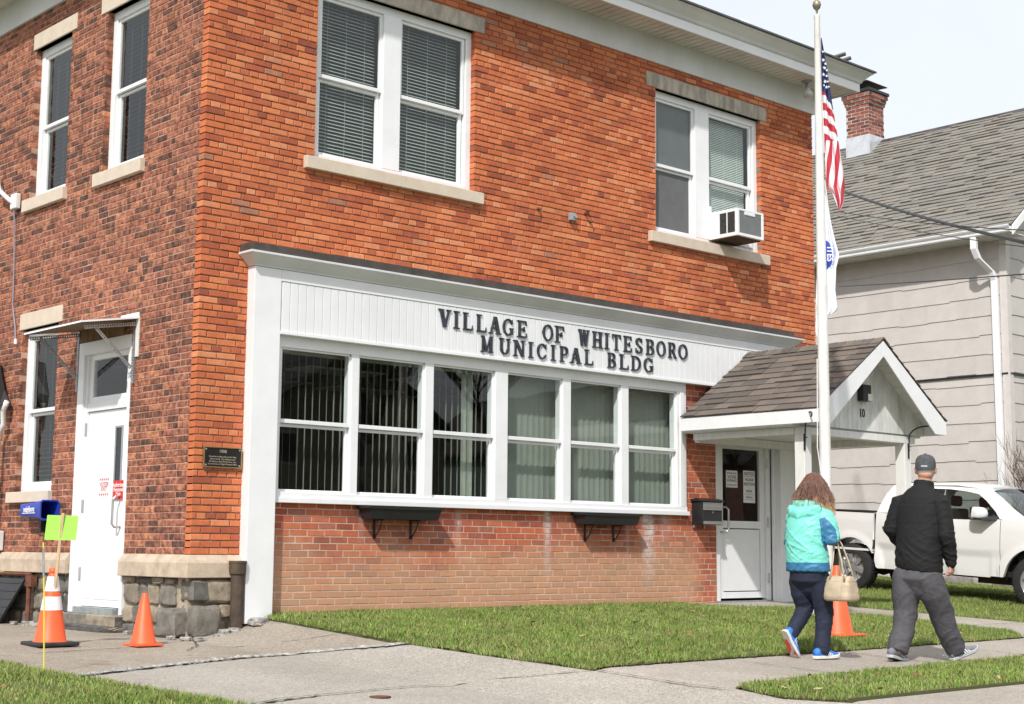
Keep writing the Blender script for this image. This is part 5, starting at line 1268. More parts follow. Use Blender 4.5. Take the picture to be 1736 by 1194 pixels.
# ================================================================== FLAGPOLE
fx,fy=5.183,-3.435; z0=gz(fx,fy)
fp=thing('flagpole','white flagpole with a dull gold ball on the lawn by the porch','flagpole',(fx,fy,z0))
m=MB(); m.lathe([(0,z0-.05),(.058,z0-.05),(.058,1.2),(.053,3.2),(.042,4.8),(.030,6.18),(.034,6.19),(.034,6.22),(.0,6.22)],(fx,fy,0),20); m.build('pole',M['pole'],fp,smooth=35)
m=MB(); m.lathe([(.0,6.22),(.010,6.22),(.010,6.24),(.014,6.27),(.034,6.29),(.046,6.325),(.038,6.36),(.02,6.375),(0,6.38)],(fx,fy,0),18); m.build('finial',mat('dull_gold',(.30,.27,.18),rough=.4,metal=.6,noise=.2),fp,smooth=True)
m=MB()
pts=[(fx-.075-.02*math.sin(i/12*PI),fy+.03,2.05-.7*i/12) for i in range(13)]
m.tube([(fx-.05,fy+.04,2.6),(fx-.075,fy+.03,2.05)]+[(fx-.10,fy+.02,1.7),(fx-.07,fy+.0,1.42),(fx-.05,fy-.02,1.30)],.005,5)
m.build('halyard',M['paper'],fp)
rgt=Vector((.737,-.676,0)); fwd=Vector((.676,.737,0))
def flagmesh(t,rows,halfspan,nf,seed,matf,name='cloth',amp=.03,N=60,K=40,fold=None):
    """limp cloth hung by the hoist: rows=(z, left, right) outline offsets along camera-right; folds run down"""
    vs=[];fs=[];uv=[]
    for i in range(N+1):
        v=i/N; 
        # outline lookup
        zz=rows[0][0]+(rows[-1][0]-rows[0][0])*v
        for a,b in zip(rows,rows[1:]):
            if b[0]<=zz<=a[0]:
                k=(a[0]-zz)/(a[0]-b[0]+1e-9); l=a[1]+(b[1]-a[1])*k; r=a[2]+(b[2]-a[2])*k; break
        for j in range(K+1):
            u=j/K
            ph=u*nf*2*PI+seed+.8*math.sin(v*4+seed)
            off=l+(r-l)*(u+.045*math.sin(ph*1.0+1))
            dep=amp*math.sin(ph)*(.35+.65*min(1,v*3))*(.5+.5*u)+.012*math.sin(v*9+u*5)
            p=Vector((fx,fy,zz))+rgt*off+fwd*dep
            vs.append(p); uv.append((u,v))
    m=MB(); W_=K+1
    m.add(vs,[(i*W_+j,i*W_+j+1,(i+1)*W_+j+1,(i+1)*W_+j) for i in range(N) for j in range(K)])
    o=m.build(name,matf,t,smooth=True)
    me=o.data; ul=me.uv_layers.new(name='UVMap')
    for lp in me.loops: ul.data[lp.index].uv=uv[lp.vertex_index]
    return o
# stars and stripes hanging limp: pattern in cloth UV
def us_mat():
    m=bpy.data.materials.new('us_flag_cloth'); m.use_nodes=True; nt=m.node_tree; L=nt.links.new; b=nt.nodes['Principled BSDF']; b.inputs['Roughness'].default_value=.75
    uv=node(nt,'ShaderNodeUVMap'); sp=node(nt,'ShaderNodeSeparateXYZ'); L(uv.outputs[0],sp.inputs[0])
    # stripes slant as the fly drops: mix of u and v
    def math_(op,a,b_=None,c=None):
        n=node(nt,'ShaderNodeMath',operation=op)
        for i,x in enumerate((a,b_,c)):
            if x is None: continue
            if isinstance(x,(int,float)): n.inputs[i].default_value=x
            else: L(x,n.inputs[i])
        return n.outputs[0]
    u,v=sp.outputs['X'],sp.outputs['Y']
    upper=math_('LESS_THAN',v,.60)
    # near-horizontal drooping stripes in the upper part, steep ones below
    sA=math_('MULTIPLY_ADD',math_('POWER',u,1.4),-1.5,math_('MULTIPLY_ADD',v,22.4,.55)); 
    sB=math_('MULTIPLY_ADD',u,4.6,math_('MULTIPLY',v,8.5))
    s=math_('ADD',math_('MULTIPLY',sA,upper),math_('MULTIPLY',sB,math_('SUBTRACT',1.0,upper)))
    st=math_('LESS_THAN',math_('FRACT',math_('MULTIPLY',s,.5)),.5)
    mx=node(nt,'ShaderNodeMix',data_type='RGBA'); L(st,mx.inputs[0]); mx.inputs[6].default_value=(.50,.03,.055,1); mx.inputs[7].default_value=(.76,.76,.79,1)
    can=math_('LESS_THAN',math_('MULTIPLY_ADD',u,-.12,v),.30)
    mx2=node(nt,'ShaderNodeMix',data_type='RGBA'); L(can,mx2.inputs[0]); L(mx.outputs[2],mx2.inputs[6]); mx2.inputs[7].default_value=(.022,.035,.15,1)
    L(mx2.outputs[2],b.inputs['Base Color'])
    return m
uf=thing('us_flag','limp American flag with stars and stripes at the top of the pole','flag',(fx,fy,5.9))
rows=[(5.60,.04,.055),(5.35,.04,.085),(5.0,.045,.135),(4.78,.045,.165),(4.55,.05,.19),(4.3,.05,.205),(4.12,.07,.225),(3.98,.075,.23),(3.85,.10,.24),(3.70,.13,.25)]
rows=[(6.0,.038,.042),(5.80,.040,.075),(5.45,.040,.125),(5.10,.042,.165),(4.80,.045,.20),(4.55,.048,.225),(4.40,.052,.25),(4.25,.065,.255),(4.17,.12,.25),(4.08,.155,.245),(3.98,.185,.21)]
rows=[(4.14+(z-3.98)*.906,a,b) for z,a,b in rows]
cl=flagmesh(uf,rows,.1,2.2,.6,us_mat(),amp=.03)
m=MB()
def starf(c,r,rot):
    pts=[]
    for k in range(10):
        a=PI/2+rot+k*PI/5; q=r if k%2==0 else r*.42; pts.append(c+rgt*(q*math.cos(a)*.85)+Vector((0,0,q*math.sin(a))))
    m.add([c]+pts,[(0,k+1,(k+1)%10+1) for k in range(10)])
for (a,z,r) in ((.065,5.44,.032),(.10,5.36,.028),(.06,5.62,.024),(.085,5.27,.03),(.065,5.13,.03),(.115,5.10,.026),(.09,4.98,.034),(.135,4.98,.022),(.12,5.22,.024),(.066,5.28,.016),(.11,4.86,.030),(.15,4.87,.02),(.07,4.90,.02)):
    m=MB(); starf(Vector((fx,fy,5.43+(z-4.86)*.50))+rgt*(.046+(a-.06)*.62)-fwd*.04,r*.68,.15); m.build('star',M['paper'],uf)
m=MB()
vf=thing('village_flag','limp white flag with a blue seal hanging below the American flag','flag',(fx,fy,4.3))
def vmat():
    m=bpy.data.materials.new('white_nylon'); m.use_nodes=True; nt=m.node_tree; L=nt.links.new; b=nt.nodes['Principled BSDF']; b.inputs['Roughness'].default_value=.6
    uv=node(nt,'ShaderNodeUVMap'); mp=node(nt,'ShaderNodeMapping'); mp.inputs['Location'].default_value=(-.02,-.555,0); mp.inputs['Scale'].default_value=(1,1,1); L(uv.outputs[0],mp.inputs[0])
    sp=node(nt,'ShaderNodeSeparateXYZ'); L(mp.outputs[0],sp.inputs[0])
    def mt(op,a,b_=None,c=None):
        n=node(nt,'ShaderNodeMath',operation=op)
        for i,x in enumerate((a,b_,c)):
            if x is None: continue
            if isinstance(x,(int,float)): n.inputs[i].default_value=x
            else: L(x,n.inputs[i])
        return n.outputs[0]
    d=mt('ADD',mt('POWER',mt('DIVIDE',sp.outputs['X'],.62),2),mt('POWER',mt('DIVIDE',sp.outputs['Y'],.11),2))
    mx=node(nt,'ShaderNodeMix',data_type='RGBA'); L(mt('LESS_THAN',d,1.0),mx.inputs[0]); mx.inputs[6].default_value=(.78,.80,.86,1); mx.inputs[7].default_value=(.025,.08,.50,1)
    L(mx.outputs[2],b.inputs['Base Color']); return m
rows=[(4.45,.03,.05),(4.2,.03,.08),(4.0,.035,.105),(3.81,.035,.14),(3.66,.04,.175),(3.53,.04,.14),(3.3,.04,.13),(3.16,.04,.148),(3.10,.04,.152),(3.04,.04,.06)]
vmt=vmat()
flagmesh(vf,rows,.1,1.6,2.2,vmt,amp=.03)
rows2=[(3.5,-.045,-.03),(3.3,-.06,-.03),(3.1,-.07,-.03),(2.95,-.072,-.03),(2.86,-.07,-.04),(2.80,-.055,-.045)]
flagmesh(vf,rows2,.1,.6,1.2,M['paper'],name='fold',amp=.01,N=30,K=6)
m=MB(); text_into(m,'ITES',.085,lambda u,v,w:Vector((fx,fy,3.67-u))+rgt*(.075+v)-fwd*(.055),off=.002); m.build('lettering',M['paper'],vf)
# ================================================================== PICKUP TRUCK (local: X forward, Y left, Z up)
trk=thing('pickup_truck','white four-door pickup truck parked between the village hall and the house','pickup truck',(14.545,2.2,-.085+.056*2.2))
trk.rotation_euler=(0,math.atan(.056),-PI/2)
paint=mat('white_car_paint',(.78,.78,.78),rough=.22,noise=.015,nscale=2,coat=.6,spec=.5)
tyrem=mat('tyre_rubber',(.025,.025,.026),rough=.8,noise=.2,nscale=20)
def smooth_(a,b,t): return a+(b-a)*smst(t)
FA=3.24; WR=.385; AR=.485
def lerp_prof(pts,x):
    if x<=pts[0][0]: return pts[0][1]
    for (a,b),(c,d) in zip(pts,pts[1:]):
        if x<=c: return b+(d-b)*(x-a)/(c-a)
    return pts[-1][1]
def halfw(l,h):
    w=lerp_prof([(.30,.885),(.42,.915),(.60,.925),(.735,.93),(.775,.945),(.95,.95),(1.15,.945),(1.28,.93),(1.34,.915)],h)
    if h<.77 and .50<l<2.5: w-=.012
    for c in (0,FA):
        r=math.hypot(l-c,h-WR); 
        if r<AR+.13: w=max(w,.945)+.018*(1-smst((r-AR)/.13)) if h<1.05 else w
    if l>3.3: w-=.16*((l-3.3)/.85)**2
    if l<-1.0: w-=.05*((-1.0-l)/.25)**2
    return w
def botprof(l):
    b=.40 if l>.5 else .42
    if l>2.5: b=.42
    for c in (0,FA):
        d=abs(l-c)
        if d<AR: b=max(b,WR+math.sqrt(AR*AR-d*d))
    return b
def topprof(l):
    if l<.42: return 1.275+.0*l
    if l<2.75: return lerp_prof([(.42,1.30),(.9,1.262),(1.6,1.245),(2.3,1.255),(2.75,1.285)],l)
    return lerp_prof([(2.75,1.285),(3.1,1.29),(3.5,1.24),(3.9,1.15),(4.05,1.02)],l)
def side_panel(m,l0,l1,sgn,step=.03,rows=16):
    n=max(2,int((l1-l0)/step)); cr=set([l0+(l1-l0)*i/n for i in range(n+1)]); L_=sorted(cr); grid=[]
    for l in L_:
        b=botprof(l); t=topprof(l); col=[]
        for j in range(rows+1):
            h=b+(t-b)*j/rows; col.append((l,sgn*halfw(l,h),h))
        # return lip under and over
        col=[(l,sgn*(halfw(l,b)-.06),b+.005)]+col+[(l,sgn*(halfw(l,t)-.03),t+.012)]
        grid.append(col)
    W_=rows+3; vs=[p for c in grid for p in c]
    m.add(vs,[(i*W_+j,(i+1)*W_+j,(i+1)*W_+j+1,i*W_+j+1) for i in range(len(L_)-1) for j in range(W_-1)])
m=MB()
for s in (-1,1):
    side_panel(m,.465,1.515,s); side_panel(m,1.522,2.672,s); side_panel(m,2.68,4.05,s)
# hood & cowl, nose
hood=[]
for l in [2.98+.075*i for i in range(15)]:
    t=topprof(min(l,4.05)); hwid=halfw(min(l,4.05),t)-.03
    hood.append([(l,hwid*u,t+.012+.075*(1-u*u)*(1 if l<3.9 else .6)+.02*(abs(u)<.55)) for u in [k/8-1 for k in range(17)]])
m.loft(hood,cap=False,closed=False)
nose=[[(4.05,.80*u,1.02+.05*(1-u*u)) for u in [k/8-1 for k in range(17)]],[(4.12,.79*u,.9) for u in [k/8-1 for k in range(17)]],[(4.14,.80*u,.5) for u in [k/8-1 for k in range(17)]],[(4.0,.80*u,.35) for u in [k/8-1 for k in range(17)]]]
m.loft(nose,cap=False,closed=False)
# greenhouse: roof shell and pillars
def cabw(h): return lerp_prof([(1.25,.915),(1.34,.895),(1.74,.745),(1.80,.70),(1.83,.62)],h)
roofp=[(.60,1.60),(.70,1.755),(.85,1.80),(1.3,1.832),(1.8,1.842),(2.15,1.815),(2.42,1.76)]
rr_=[]
for l,h in roofp:
    ring=[]
    for u in [k/10-1 for k in range(21)]:
        a=abs(u); y=.745*math.copysign(min(1,a),u)*(1 if l>.65 else 1); z=h-.065*a**3
        ring.append((l,y,z))
    rr_.append(ring)
m.loft(rr_,cap=False,closed=False)
def W3(l,h,s): return (l,s*cabw(h),h)
def strip(m,A,Bq,s,th=.035):
    """closed pillar between polylines A and B (l,h)"""
    va=[W3(l,h,s) for l,h in A]; vb=[W3(l,h,s) for l,h in Bq]
    ia=[(p[0],p[1]-s*th,p[2]) for p in va]; ib=[(p[0],p[1]-s*th,p[2]) for p in vb]; n=len(A)
    m.add(va+vb+ia+ib,[(i,i+1,n+i+1,n+i) for i in range(n-1)]+[(2*n+i,3*n+i,3*n+i+1,2*n+i+1) for i in range(n-1)]+[(i,2*n+i,2*n+i+1,i+1) for i in range(n-1)]+[(n+i,n+i+1,3*n+i+1,3*n+i) for i in range(n-1)])
for s in (-1,1):
    # outline of cab side and the window openings
    strip(m,[(.455,1.29),(.49,1.42),(.56,1.60),(.66,1.74),(.80,1.785)],[(.70,1.30),(.73,1.42),(.79,1.58),(.88,1.69),(.95,1.705)],s)
    strip(m,[(.80,1.785),(1.2,1.79),(1.7,1.79),(2.1,1.765),(2.42,1.72)],[(.95,1.705),(1.2,1.715),(1.7,1.715),(2.0,1.69),(2.21,1.655)],s)
    strip(m,[(2.42,1.72),(2.62,1.60),(2.85,1.44),(3.10,1.295)],[(2.21,1.655),(2.36,1.56),(2.55,1.40),(2.66,1.27)],s)
    strip(m,[(1.46,1.25),(1.46,1.5),(1.47,1.712)],[(1.62,1.25),(1.62,1.5),(1.61,1.712)],s)
    strip(m,[(.455,1.30),(1.2,1.262),(2.0,1.25),(2.66,1.275)],[(.455,1.255),(1.2,1.235),(2.0,1.23),(2.66,1.25)],s,th=.05)
body=m.build('body',paint,trk,local=True,smooth=38)
# bed
m=MB()
for s in (-1,1): side_panel(m,-1.22,.418,s)
m.box(-1.19,.41,-.93,.93,.665,.70)
bed=m.build('bed',paint,trk,local=True,smooth=38)
m=MB(); m.box(-1.24,-1.20,-.86,.86,.55,1.26); m.build('tailgate',paint,trk,local=True,bevel=.01)
m=MB(); m.box(-1.2,.42,-.90,.90,.62,.66); m.box(.40,.43,-.88,.88,.5,1.27); m.box(.46,.60,-.86,.86,.45,1.28); m.box(-1.15,4.0,-.78,.78,.40,.62); m.box(.55,3.1,-.85,.85,.42,.50); m.box(2.9,3.1,-.80,.80,.6,1.25); m.box(2.6,3.0,-.82,.82,1.18,1.27)
m.build('chassis',M['black'],trk,local=True)
m=MB()
for s in (-1,1): m.box(-1.2,.418,s*.905-.03,s*.905+.03,1.288,1.312)
m.box(-1.22,-1.15,-.88,.88,1.27,1.31); m.build('bed_rail_cap',M['black'],trk,local=True,bevel=.006)
m=MB()
for c in (0,FA):
    for s in (-1,1):
        pts=[]
        for k in range(13):
            a=PI*k/12; pts.append((c+(AR+.004)*math.cos(a),WR+(AR+.004)*math.sin(a)))
        vs=[(p[0],s*.90,p[1]) for p in pts]+[(p[0],s*.55,p[1]) for p in pts]
        m.add(vs,[(i,i+1,13+i+1,13+i) for i in range(12)])
m.build('wheel_well',M['black'],trk,local=True)
gt=M['glassT']
for s in (-1,1):
    def gp(q,s=s): return [(l,s*(cabw(h)-.018),h) for l,h in q]
    m=MB(); q=gp([(.70,1.29),(.73,1.42),(.79,1.58),(.88,1.69),(.95,1.705),(1.2,1.715),(1.46,1.713),(1.46,1.25)]); m.add(q,[tuple(range(8))]); m.build('side_window',gt,trk,local=True); m=MB()
    q=gp([(1.62,1.24),(1.61,1.71),(1.7,1.715),(2.0,1.69),(2.21,1.655),(2.36,1.56),(2.55,1.40),(2.66,1.26)]); m.add(q,[tuple(range(8))]); m.build('side_window',gt,trk,local=True)
m=MB(); ring=[]
for k in range(6):
    t=k/5; l=2.40+.72*t; h=1.765-.475*t; w_=.735+.13*t
    ring.append([(l+.10*(1-u*u),w_*u,h+.008*(1-u*u)) for u in [j/6-1 for j in range(13)]])
m.loft(ring,cap=False,closed=False); m.build('windshield',gt,trk,local=True,smooth=True)
m=MB(); m.add([(.60,-.70,1.33),(.60,.70,1.33),(.69,.66,1.70),(.69,-.66,1.70)],[(0,1,2,3)]); m.build('rear_window',gt,trk,local=True)
m=MB()
for s in (-1,1):
    q=[(1.46,1.24),(1.62,1.24),(1.615,1.712),(1.465,1.712)]
    m.add([(l,s*(cabw(h)+.003),h) for l,h in q],[(0,1,2,3)])
    for a,b in (((.455,1.292),(1.2,1.263)),((1.2,1.263),(2.0,1.252)),((2.0,1.252),(2.7,1.28))):
        m.add([(a[0],s*(cabw(a[1])+.014),a[1]-.012),(b[0],s*(cabw(b[1])+.014),b[1]-.012),(b[0],s*(cabw(b[1])+.012),b[1]+.01),(a[0],s*(cabw(a[1])+.012),a[1]+.01)],[(0,1,2,3)])
m.build('window_trim',M['black'],trk,local=True)
# interior
m=MB()
for s in (-1,1):
    m.box(1.55,1.70,s*.42-.24,s*.42+.24,.8,1.42); m.box(.82,.95,s*.42-.25,s*.42+.25,.8,1.36)
m.build('seat',mat('dark_seat_cloth',(.05,.05,.052),rough=.9),trk,local=True,bevel=.04,seg=3)
m=MB()
for s in (-1,1):
    m.box(1.56,1.66,s*.42-.12,s*.42+.12,1.45,1.62); m.box(.83,.92,s*.42-.12,s*.42+.12,1.38,1.50)
m.build('headrest',mat('dark_brown_cloth',(.045,.03,.028),rough=.9),trk,local=True,bevel=.045,seg=3)
m=MB(); m.lathe([(.17,0),(.185,.012),(.185,.022),(.17,.034),(.16,.02)],(0,0,0),24,'x'); m.v=[(p[0]*.9+2.25-.35*(p[2]),p[1]+.40,p[2]+1.22) for p in m.v]; m.build('steering_wheel',M['black'],trk,local=True)
# mirrors, handles, lamps
for s in (-1,1):
    m=MB()
    m.loft([[(2.36+a*.9,s*(.93+.0),1.30+b) for a,b in ((0,0),(.10,0),(.12,.06),(.10,.12),(.02,.12))],[(2.30+a*1.1,s*1.0,1.27+b*1.4) for a,b in ((0,0),(.12,0),(.15,.07),(.12,.13),(.02,.13))],[(2.27+a*1.1,s*1.11,1.275+b*1.4) for a,b in ((0,0),(.12,.0),(.15,.06),(.12,.13),(.02,.13))],[(2.29+a*1,s*1.15,1.30+b) for a,b in ((0,0),(.10,0),(.12,.05),(.10,.11),(.02,.11))]])
    mi=m.build('side_mirror',paint,trk,local=True,bevel=.015,smooth=60)
    m=MB(); m.loft([[(2.40,s*.90,1.262),(2.64,s*.90,1.262),(2.60,s*.90,1.33),(2.42,s*.9,1.33)],[(2.31,s*1.13,1.262),(2.47,s*1.13,1.262),(2.46,s*1.13,1.29),(2.32,s*1.13,1.29)]]); m.box(2.262,2.275,s*1.0-.0,s*1.13,1.30,1.45)
    m.build('mirror_base',M['black'],mi,local=True,bevel=.006)
    for l in (.60,1.66):
        m=MB(); m.tube([(l-.0,s*.945,1.065),(l+.02,s*.972,1.07),(l+.17,s*.972,1.072),(l+.19,s*.945,1.068)],.013,8); m.build('door_handle',M['steel'],trk,local=True,smooth=True)
    m=MB(); m.box(3.86,4.10,s*.55-.16,s*.55+.16,.86,1.02); m.build('headlight',mat('headlamp_glass',(.6,.62,.65),rough=.1),trk,local=True,bevel=.03)
    m=MB(); m.box(-1.225,-1.12,s*.86-.05,s*.86+.05,.85,1.15); m.build('tail_light',M['red'],trk,local=True,bevel=.02)
m=MB(); m.box(4.10,4.16,-.42,.42,.60,.98); m.build('grille',M['black'],trk,local=True,bevel=.03)
m=MB(); m.box(4.02,4.24,-.86,.86,.40,.60); m.build('front_bumper',paint,trk,local=True,bevel=.05,seg=3)
m=MB(); m.box(-1.38,-1.24,-.88,.88,.42,.62); m.build('rear_bumper',M['steel'],trk,local=True,bevel=.02)
# wheels
def wheel(l,s):
    m=MB(); w_=.125; y0=s*(.80-.0)
    prof=[(.24,-w_),(.33,-w_),(.37,-w_+.02),(WR,-w_+.05),(WR,w_-.05),(.37,w_-.02),(.33,w_),(.25,w_),(.24,w_-.03),(.24,-w_)]
    m.lathe([(r,h) for r,h in prof],(l,y0,WR),40,'y',cap=False)
    t=m.build('wheel',tyrem,trk,local=True,smooth=35)
    m=MB()
    for k in range(48):
        a=2*PI*k/48
        for off in (-.05,.05):
            c=Vector((l+WR*math.cos(a+off*.6),y0+off,WR+WR*math.sin(a+off*.6))); T=Matrix.Translation(c)@Matrix.Rotation(-a,4,'Y'); m.T=T; m.box(-.012,.006,-.035,.035,-.011,.011); m.T=None
    m.build('tread',tyrem,t,local=True)
    m=MB(); o=s
    m.lathe([(.245,-.10),(.25,.11),(.235,.118),(.225,.08),(.20,.05),(.09,.055),(.085,.09),(.0,.095)] if s>0 else [(.245,.10),(.25,-.11),(.235,-.118),(.225,-.08),(.20,-.05),(.09,-.055),(.085,-.09),(0,-.095)],(l,y0,WR),32,'y')
    for k in range(6):
        a=2*PI*k/6+.3; c=Vector((l,y0+s*.085,WR)); T=Matrix.Translation(c)@Matrix.Rotation(a,4,'Y'); m.T=T; m.box(.08,.225,-.018,.018,-.032,.032); m.T=None
    m.build('rim',mat('silver_wheel',(.55,.56,.57),rough=.35,metal=.7,noise=.05) if 'silver_wheel' not in bpy.data.materials else bpy.data.materials['silver_wheel'],t,local=True,smooth=35)
for l in (0,FA):
    for s in (-1,1): wheel(l,s)
m=MB(); m.tube([(-.9,-.3,.42),(.0,-.25,.40),(2.0,-.2,.38)],.04,8); m.lathe([(.0,-.7),(.05,-.7),(.12,-.1),(.14,0),(.12,.1),(.05,.7),(0,.7)],(0,0,.385),12,'y'); m.box(2.0,2.6,-.4,.3,.28,.42)
m.build('driveline',M['rust'],trk,local=True)
# ================================================================== PEOPLE
from mathutils import noise as mn
V=Vector
def etube(mb,pts,ra,rb,side=V((0,1,0)),n=18,caps=(True,True)):
    pts=[V(p) for p in pts]; k=len(pts); rings=[]
    for i,p in enumerate(pts):
        d=(pts[min(i+1,k-1)]-pts[max(i-1,0)]).normalized(); a=(side-d*side.dot(d)).normalized(); b=d.cross(a)
        rings.append((p,a,b,ra[i],rb[i],d))
    out=[]
    def ring(p,a,b,x,y): return [p+a*(x*math.cos(2*PI*j/n))+b*(y*math.sin(2*PI*j/n)) for j in range(n)]
    if caps[0]:
        p,a,b,x,y,d=rings[0]; r=min(x,y)
        for t in (80,55,28): c=math.cos(math.radians(t)); s=math.sin(math.radians(t)); out.append(ring(p-d*r*s,a,b,x*c,y*c))
    for p,a,b,x,y,d in rings: out.append(ring(p,a,b,x,y))
    if caps[1]:
        p,a,b,x,y,d=rings[-1]; r=min(x,y)
        for t in (28,55,80): c=math.cos(math.radians(t)); s=math.sin(math.radians(t)); out.append(ring(p+d*r*s,a,b,x*c,y*c))
    mb.loft(out)
def ell(mb,c,r,yaw=0,pitch=0,n=16):
    T=Matrix.Translation(c)@Matrix.Rotation(yaw,4,'Z')@Matrix.Rotation(pitch,4,'Y'); rings=[]
    for i in range(1,n):
        a=PI*i/n-PI/2; rings.append([T@V((r[0]*math.cos(a)*math.cos(2*PI*j/n),r[1]*math.cos(a)*math.sin(2*PI*j/n),r[2]*math.sin(a))) for j in range(n)])
    mb.loft(rings)
def fuse(mb,name,mt,parent,voxel=.01,smooth=4,disp=None,matfn=None):
    """joins overlapping solids into one continuous surface"""
    me=bpy.data.meshes.new('tmp'); me.from_pydata([tuple(p) for p in mb.v],[],mb.f); bm=bmesh.new(); bm.from_mesh(me); bmesh.ops.recalc_face_normals(bm,faces=bm.faces); bm.to_mesh(me); bm.free()
    o=bpy.data.objects.new('tmp',me); link(o); r=o.modifiers.new('r','REMESH'); r.mode='VOXEL'; r.voxel_size=voxel; r.use_smooth_shade=True
    if smooth: s=o.modifiers.new('s','SMOOTH'); s.factor=.5; s.iterations=smooth
    bpy.context.view_layer.update()
    nm=bpy.data.meshes.new_from_object(o.evaluated_get(bpy.context.evaluated_depsgraph_get())); bpy.data.objects.remove(o); bpy.data.meshes.remove(me)
    nm.name=name
    if disp:
        nrm=[v.normal.copy() for v in nm.vertices]
        for v,nn in zip(nm.vertices,nrm): v.co+=nn*disp(v.co,nn)
    mats=mt if isinstance(mt,(list,tuple)) else [mt]
    for m_ in mats: nm.materials.append(m_)
    if matfn:
        nm.polygons.foreach_set('material_index',[matfn(p.center,p.normal) for p in nm.polygons])
    nm.polygons.foreach_set('use_smooth',[True]*len(nm.polygons))
    o0=ORG[parent.name]; nm.transform(Matrix.Translation(-o0)); nm.update()
    ob=bpy.data.objects.new(name,nm); link(ob); ob.parent=parent; ORG[ob.name]=o0; return ob
def fold(p,s,tilt,seed=0,squash=3.2):
    """narrow cloth creases running across a tilted direction"""
    z=p.z+tilt*(p.y+p.x*.4); n=1-2*abs(mn.noise(V((p.x*s+seed,p.y*s+seed*1.7,z*s*squash-seed)))); return max(0,n)**3
def ridge(p,sx,sy,sz,seed=0): return 1-abs(mn.noise(V((p.x*sx+seed,p.y*sy+seed*1.7,p.z*sz-seed))))*2
skin=mat('skin',(.56,.29,.21),rough=.55,noise=.08,nscale=20)
# ---------------------------------------------------------------- shoe
def shoe(parent,heel,yaw,pitch,L,mu,ms,roll=0,stripes=None,outs=None,side=1,bend=0):
    o0=ORG[parent.name]
    T=Matrix.Translation(heel)@Matrix.Rotation(yaw,4,'Z')@Matrix.Rotation(pitch,4,'Y')@Matrix.Rotation(roll,4,'X')
    prof=[(0,.030,.02,.075),(.03,.034,.02,.092),(.09,.036,.02,.098),(.13,.038,.02,.092),(.18,.043,.02,.070),(.23,.047,.02,.056),(.27,.042,.024,.048),(.295,.026,.03,.042)]
    k=L/.295; m=MB(); rings=[]
    for x,w,b,t in prof:
        rg=[]
        for j in range(14):
            a=2*PI*j/14; rg.append(T@V((x*k,w*math.cos(a)*(1 if math.sin(a)<0 else .92),(b+t)/2+(t-b)/2*math.sin(a))))
        rings.append(rg)
    m.loft(rings); s=m.build('shoe',mu,parent,smooth=True)
    m=MB(); pts=[]
    out=[(-.008,0),(0,.032),(.05,.038),(.11,.036),(.17,.044),(.23,.050),(.275,.042),(.300,.020),(.306,0),(.300,-.022),(.275,-.044),(.23,-.050),(.17,-.044),(.11,-.036),(.05,-.038),(0,-.032)]
    def zz(x): return .012*max(0,(x-.22)/.08)**1.5*1.6
    lo=[T@V((x*k,y,zz(x))) for x,y in out]; hi=[T@V((x*k,y*1.0,.026+zz(x)*1.0)) for x,y in out]
    lo2=[T@V((x*k*.98+.003,y*.9,zz(x)-.003)) for x,y in out]
    m.loft([lo,hi]); sl=m.build('sole',ms,s,bevel=.004,smooth=45)
    if outs:
        m=MB(); c=T@V((.14*k,0,-.004)); m.add([c]+lo2,[(0,i+1,(i+1)%len(lo2)+1) for i in range(len(lo2))])
        q=[T@V((x*k,y,zz(x)-.0035)) for x,y in out]; m.build('outsole',outs,s)
    if stripes:
        m=MB()
        for sd in (1,-1):
            for i in range(3):
                x=.125+.026*i
                vs=[]
                for (xx,z_) in ((x,.028),(x+.012,.028),(x-.008,.072-.010*i),(x-.020,.074-.010*i)):
                    w=.046 if z_<.05 else .036; vs.append(T@V((xx*k,sd*w,z_)))
                m.add(vs,[(0,1,2,3)])
        m.build('stripes',stripes,s)
    return s
def hand(mb,wrist,pdir,side,curl,thumbdir,s=1.0):
    """palm and five separate fingers; pdir palm direction, side = across the knuckles, curl = direction fingers bend"""
    w=V(wrist); p=V(pdir).normalized(); a=V(side).normalized(); c=V(curl).normalized()
    etube(mb,[w-p*.02,w+p*.03,w+p*.075],[.026*s,.036*s,.040*s],[.020*s,.016*s,.014*s],side=a,n=12)
    for i,(u,L) in enumerate(((-.030,.066),(-.010,.075),(.010,.070),(.029,.055))):
        b=w+p*.078+a*u*s; r=.0085*s
        d1=(p*.75+c*.65).normalized(); d2=(c*.95-p*.35).normalized(); d3=(-p*.8+c*.4).normalized()
        q1=b+d1*L*.48; q2=q1+d2*L*.34; q3=q2+d3*L*.26
        etube(mb,[b-p*.01,b,q1,q2,q3],[r*1.1,r*1.1,r,r*.95,r*.8],[r*1.1,r*1.1,r,r*.95,r*.8],side=a,n=8)
    t=V(thumbdir).normalized(); b=w+p*.025+a*.03*s*(1 if t.dot(a)>0 else -1)
    etube(mb,[b,b+t*.03+p*.02,b+t*.034+p*.048+c*.012,b+t*.025+p*.066+c*.025],[.012,.011,.010,.008],[.012,.011,.010,.008],side=a,n=8)
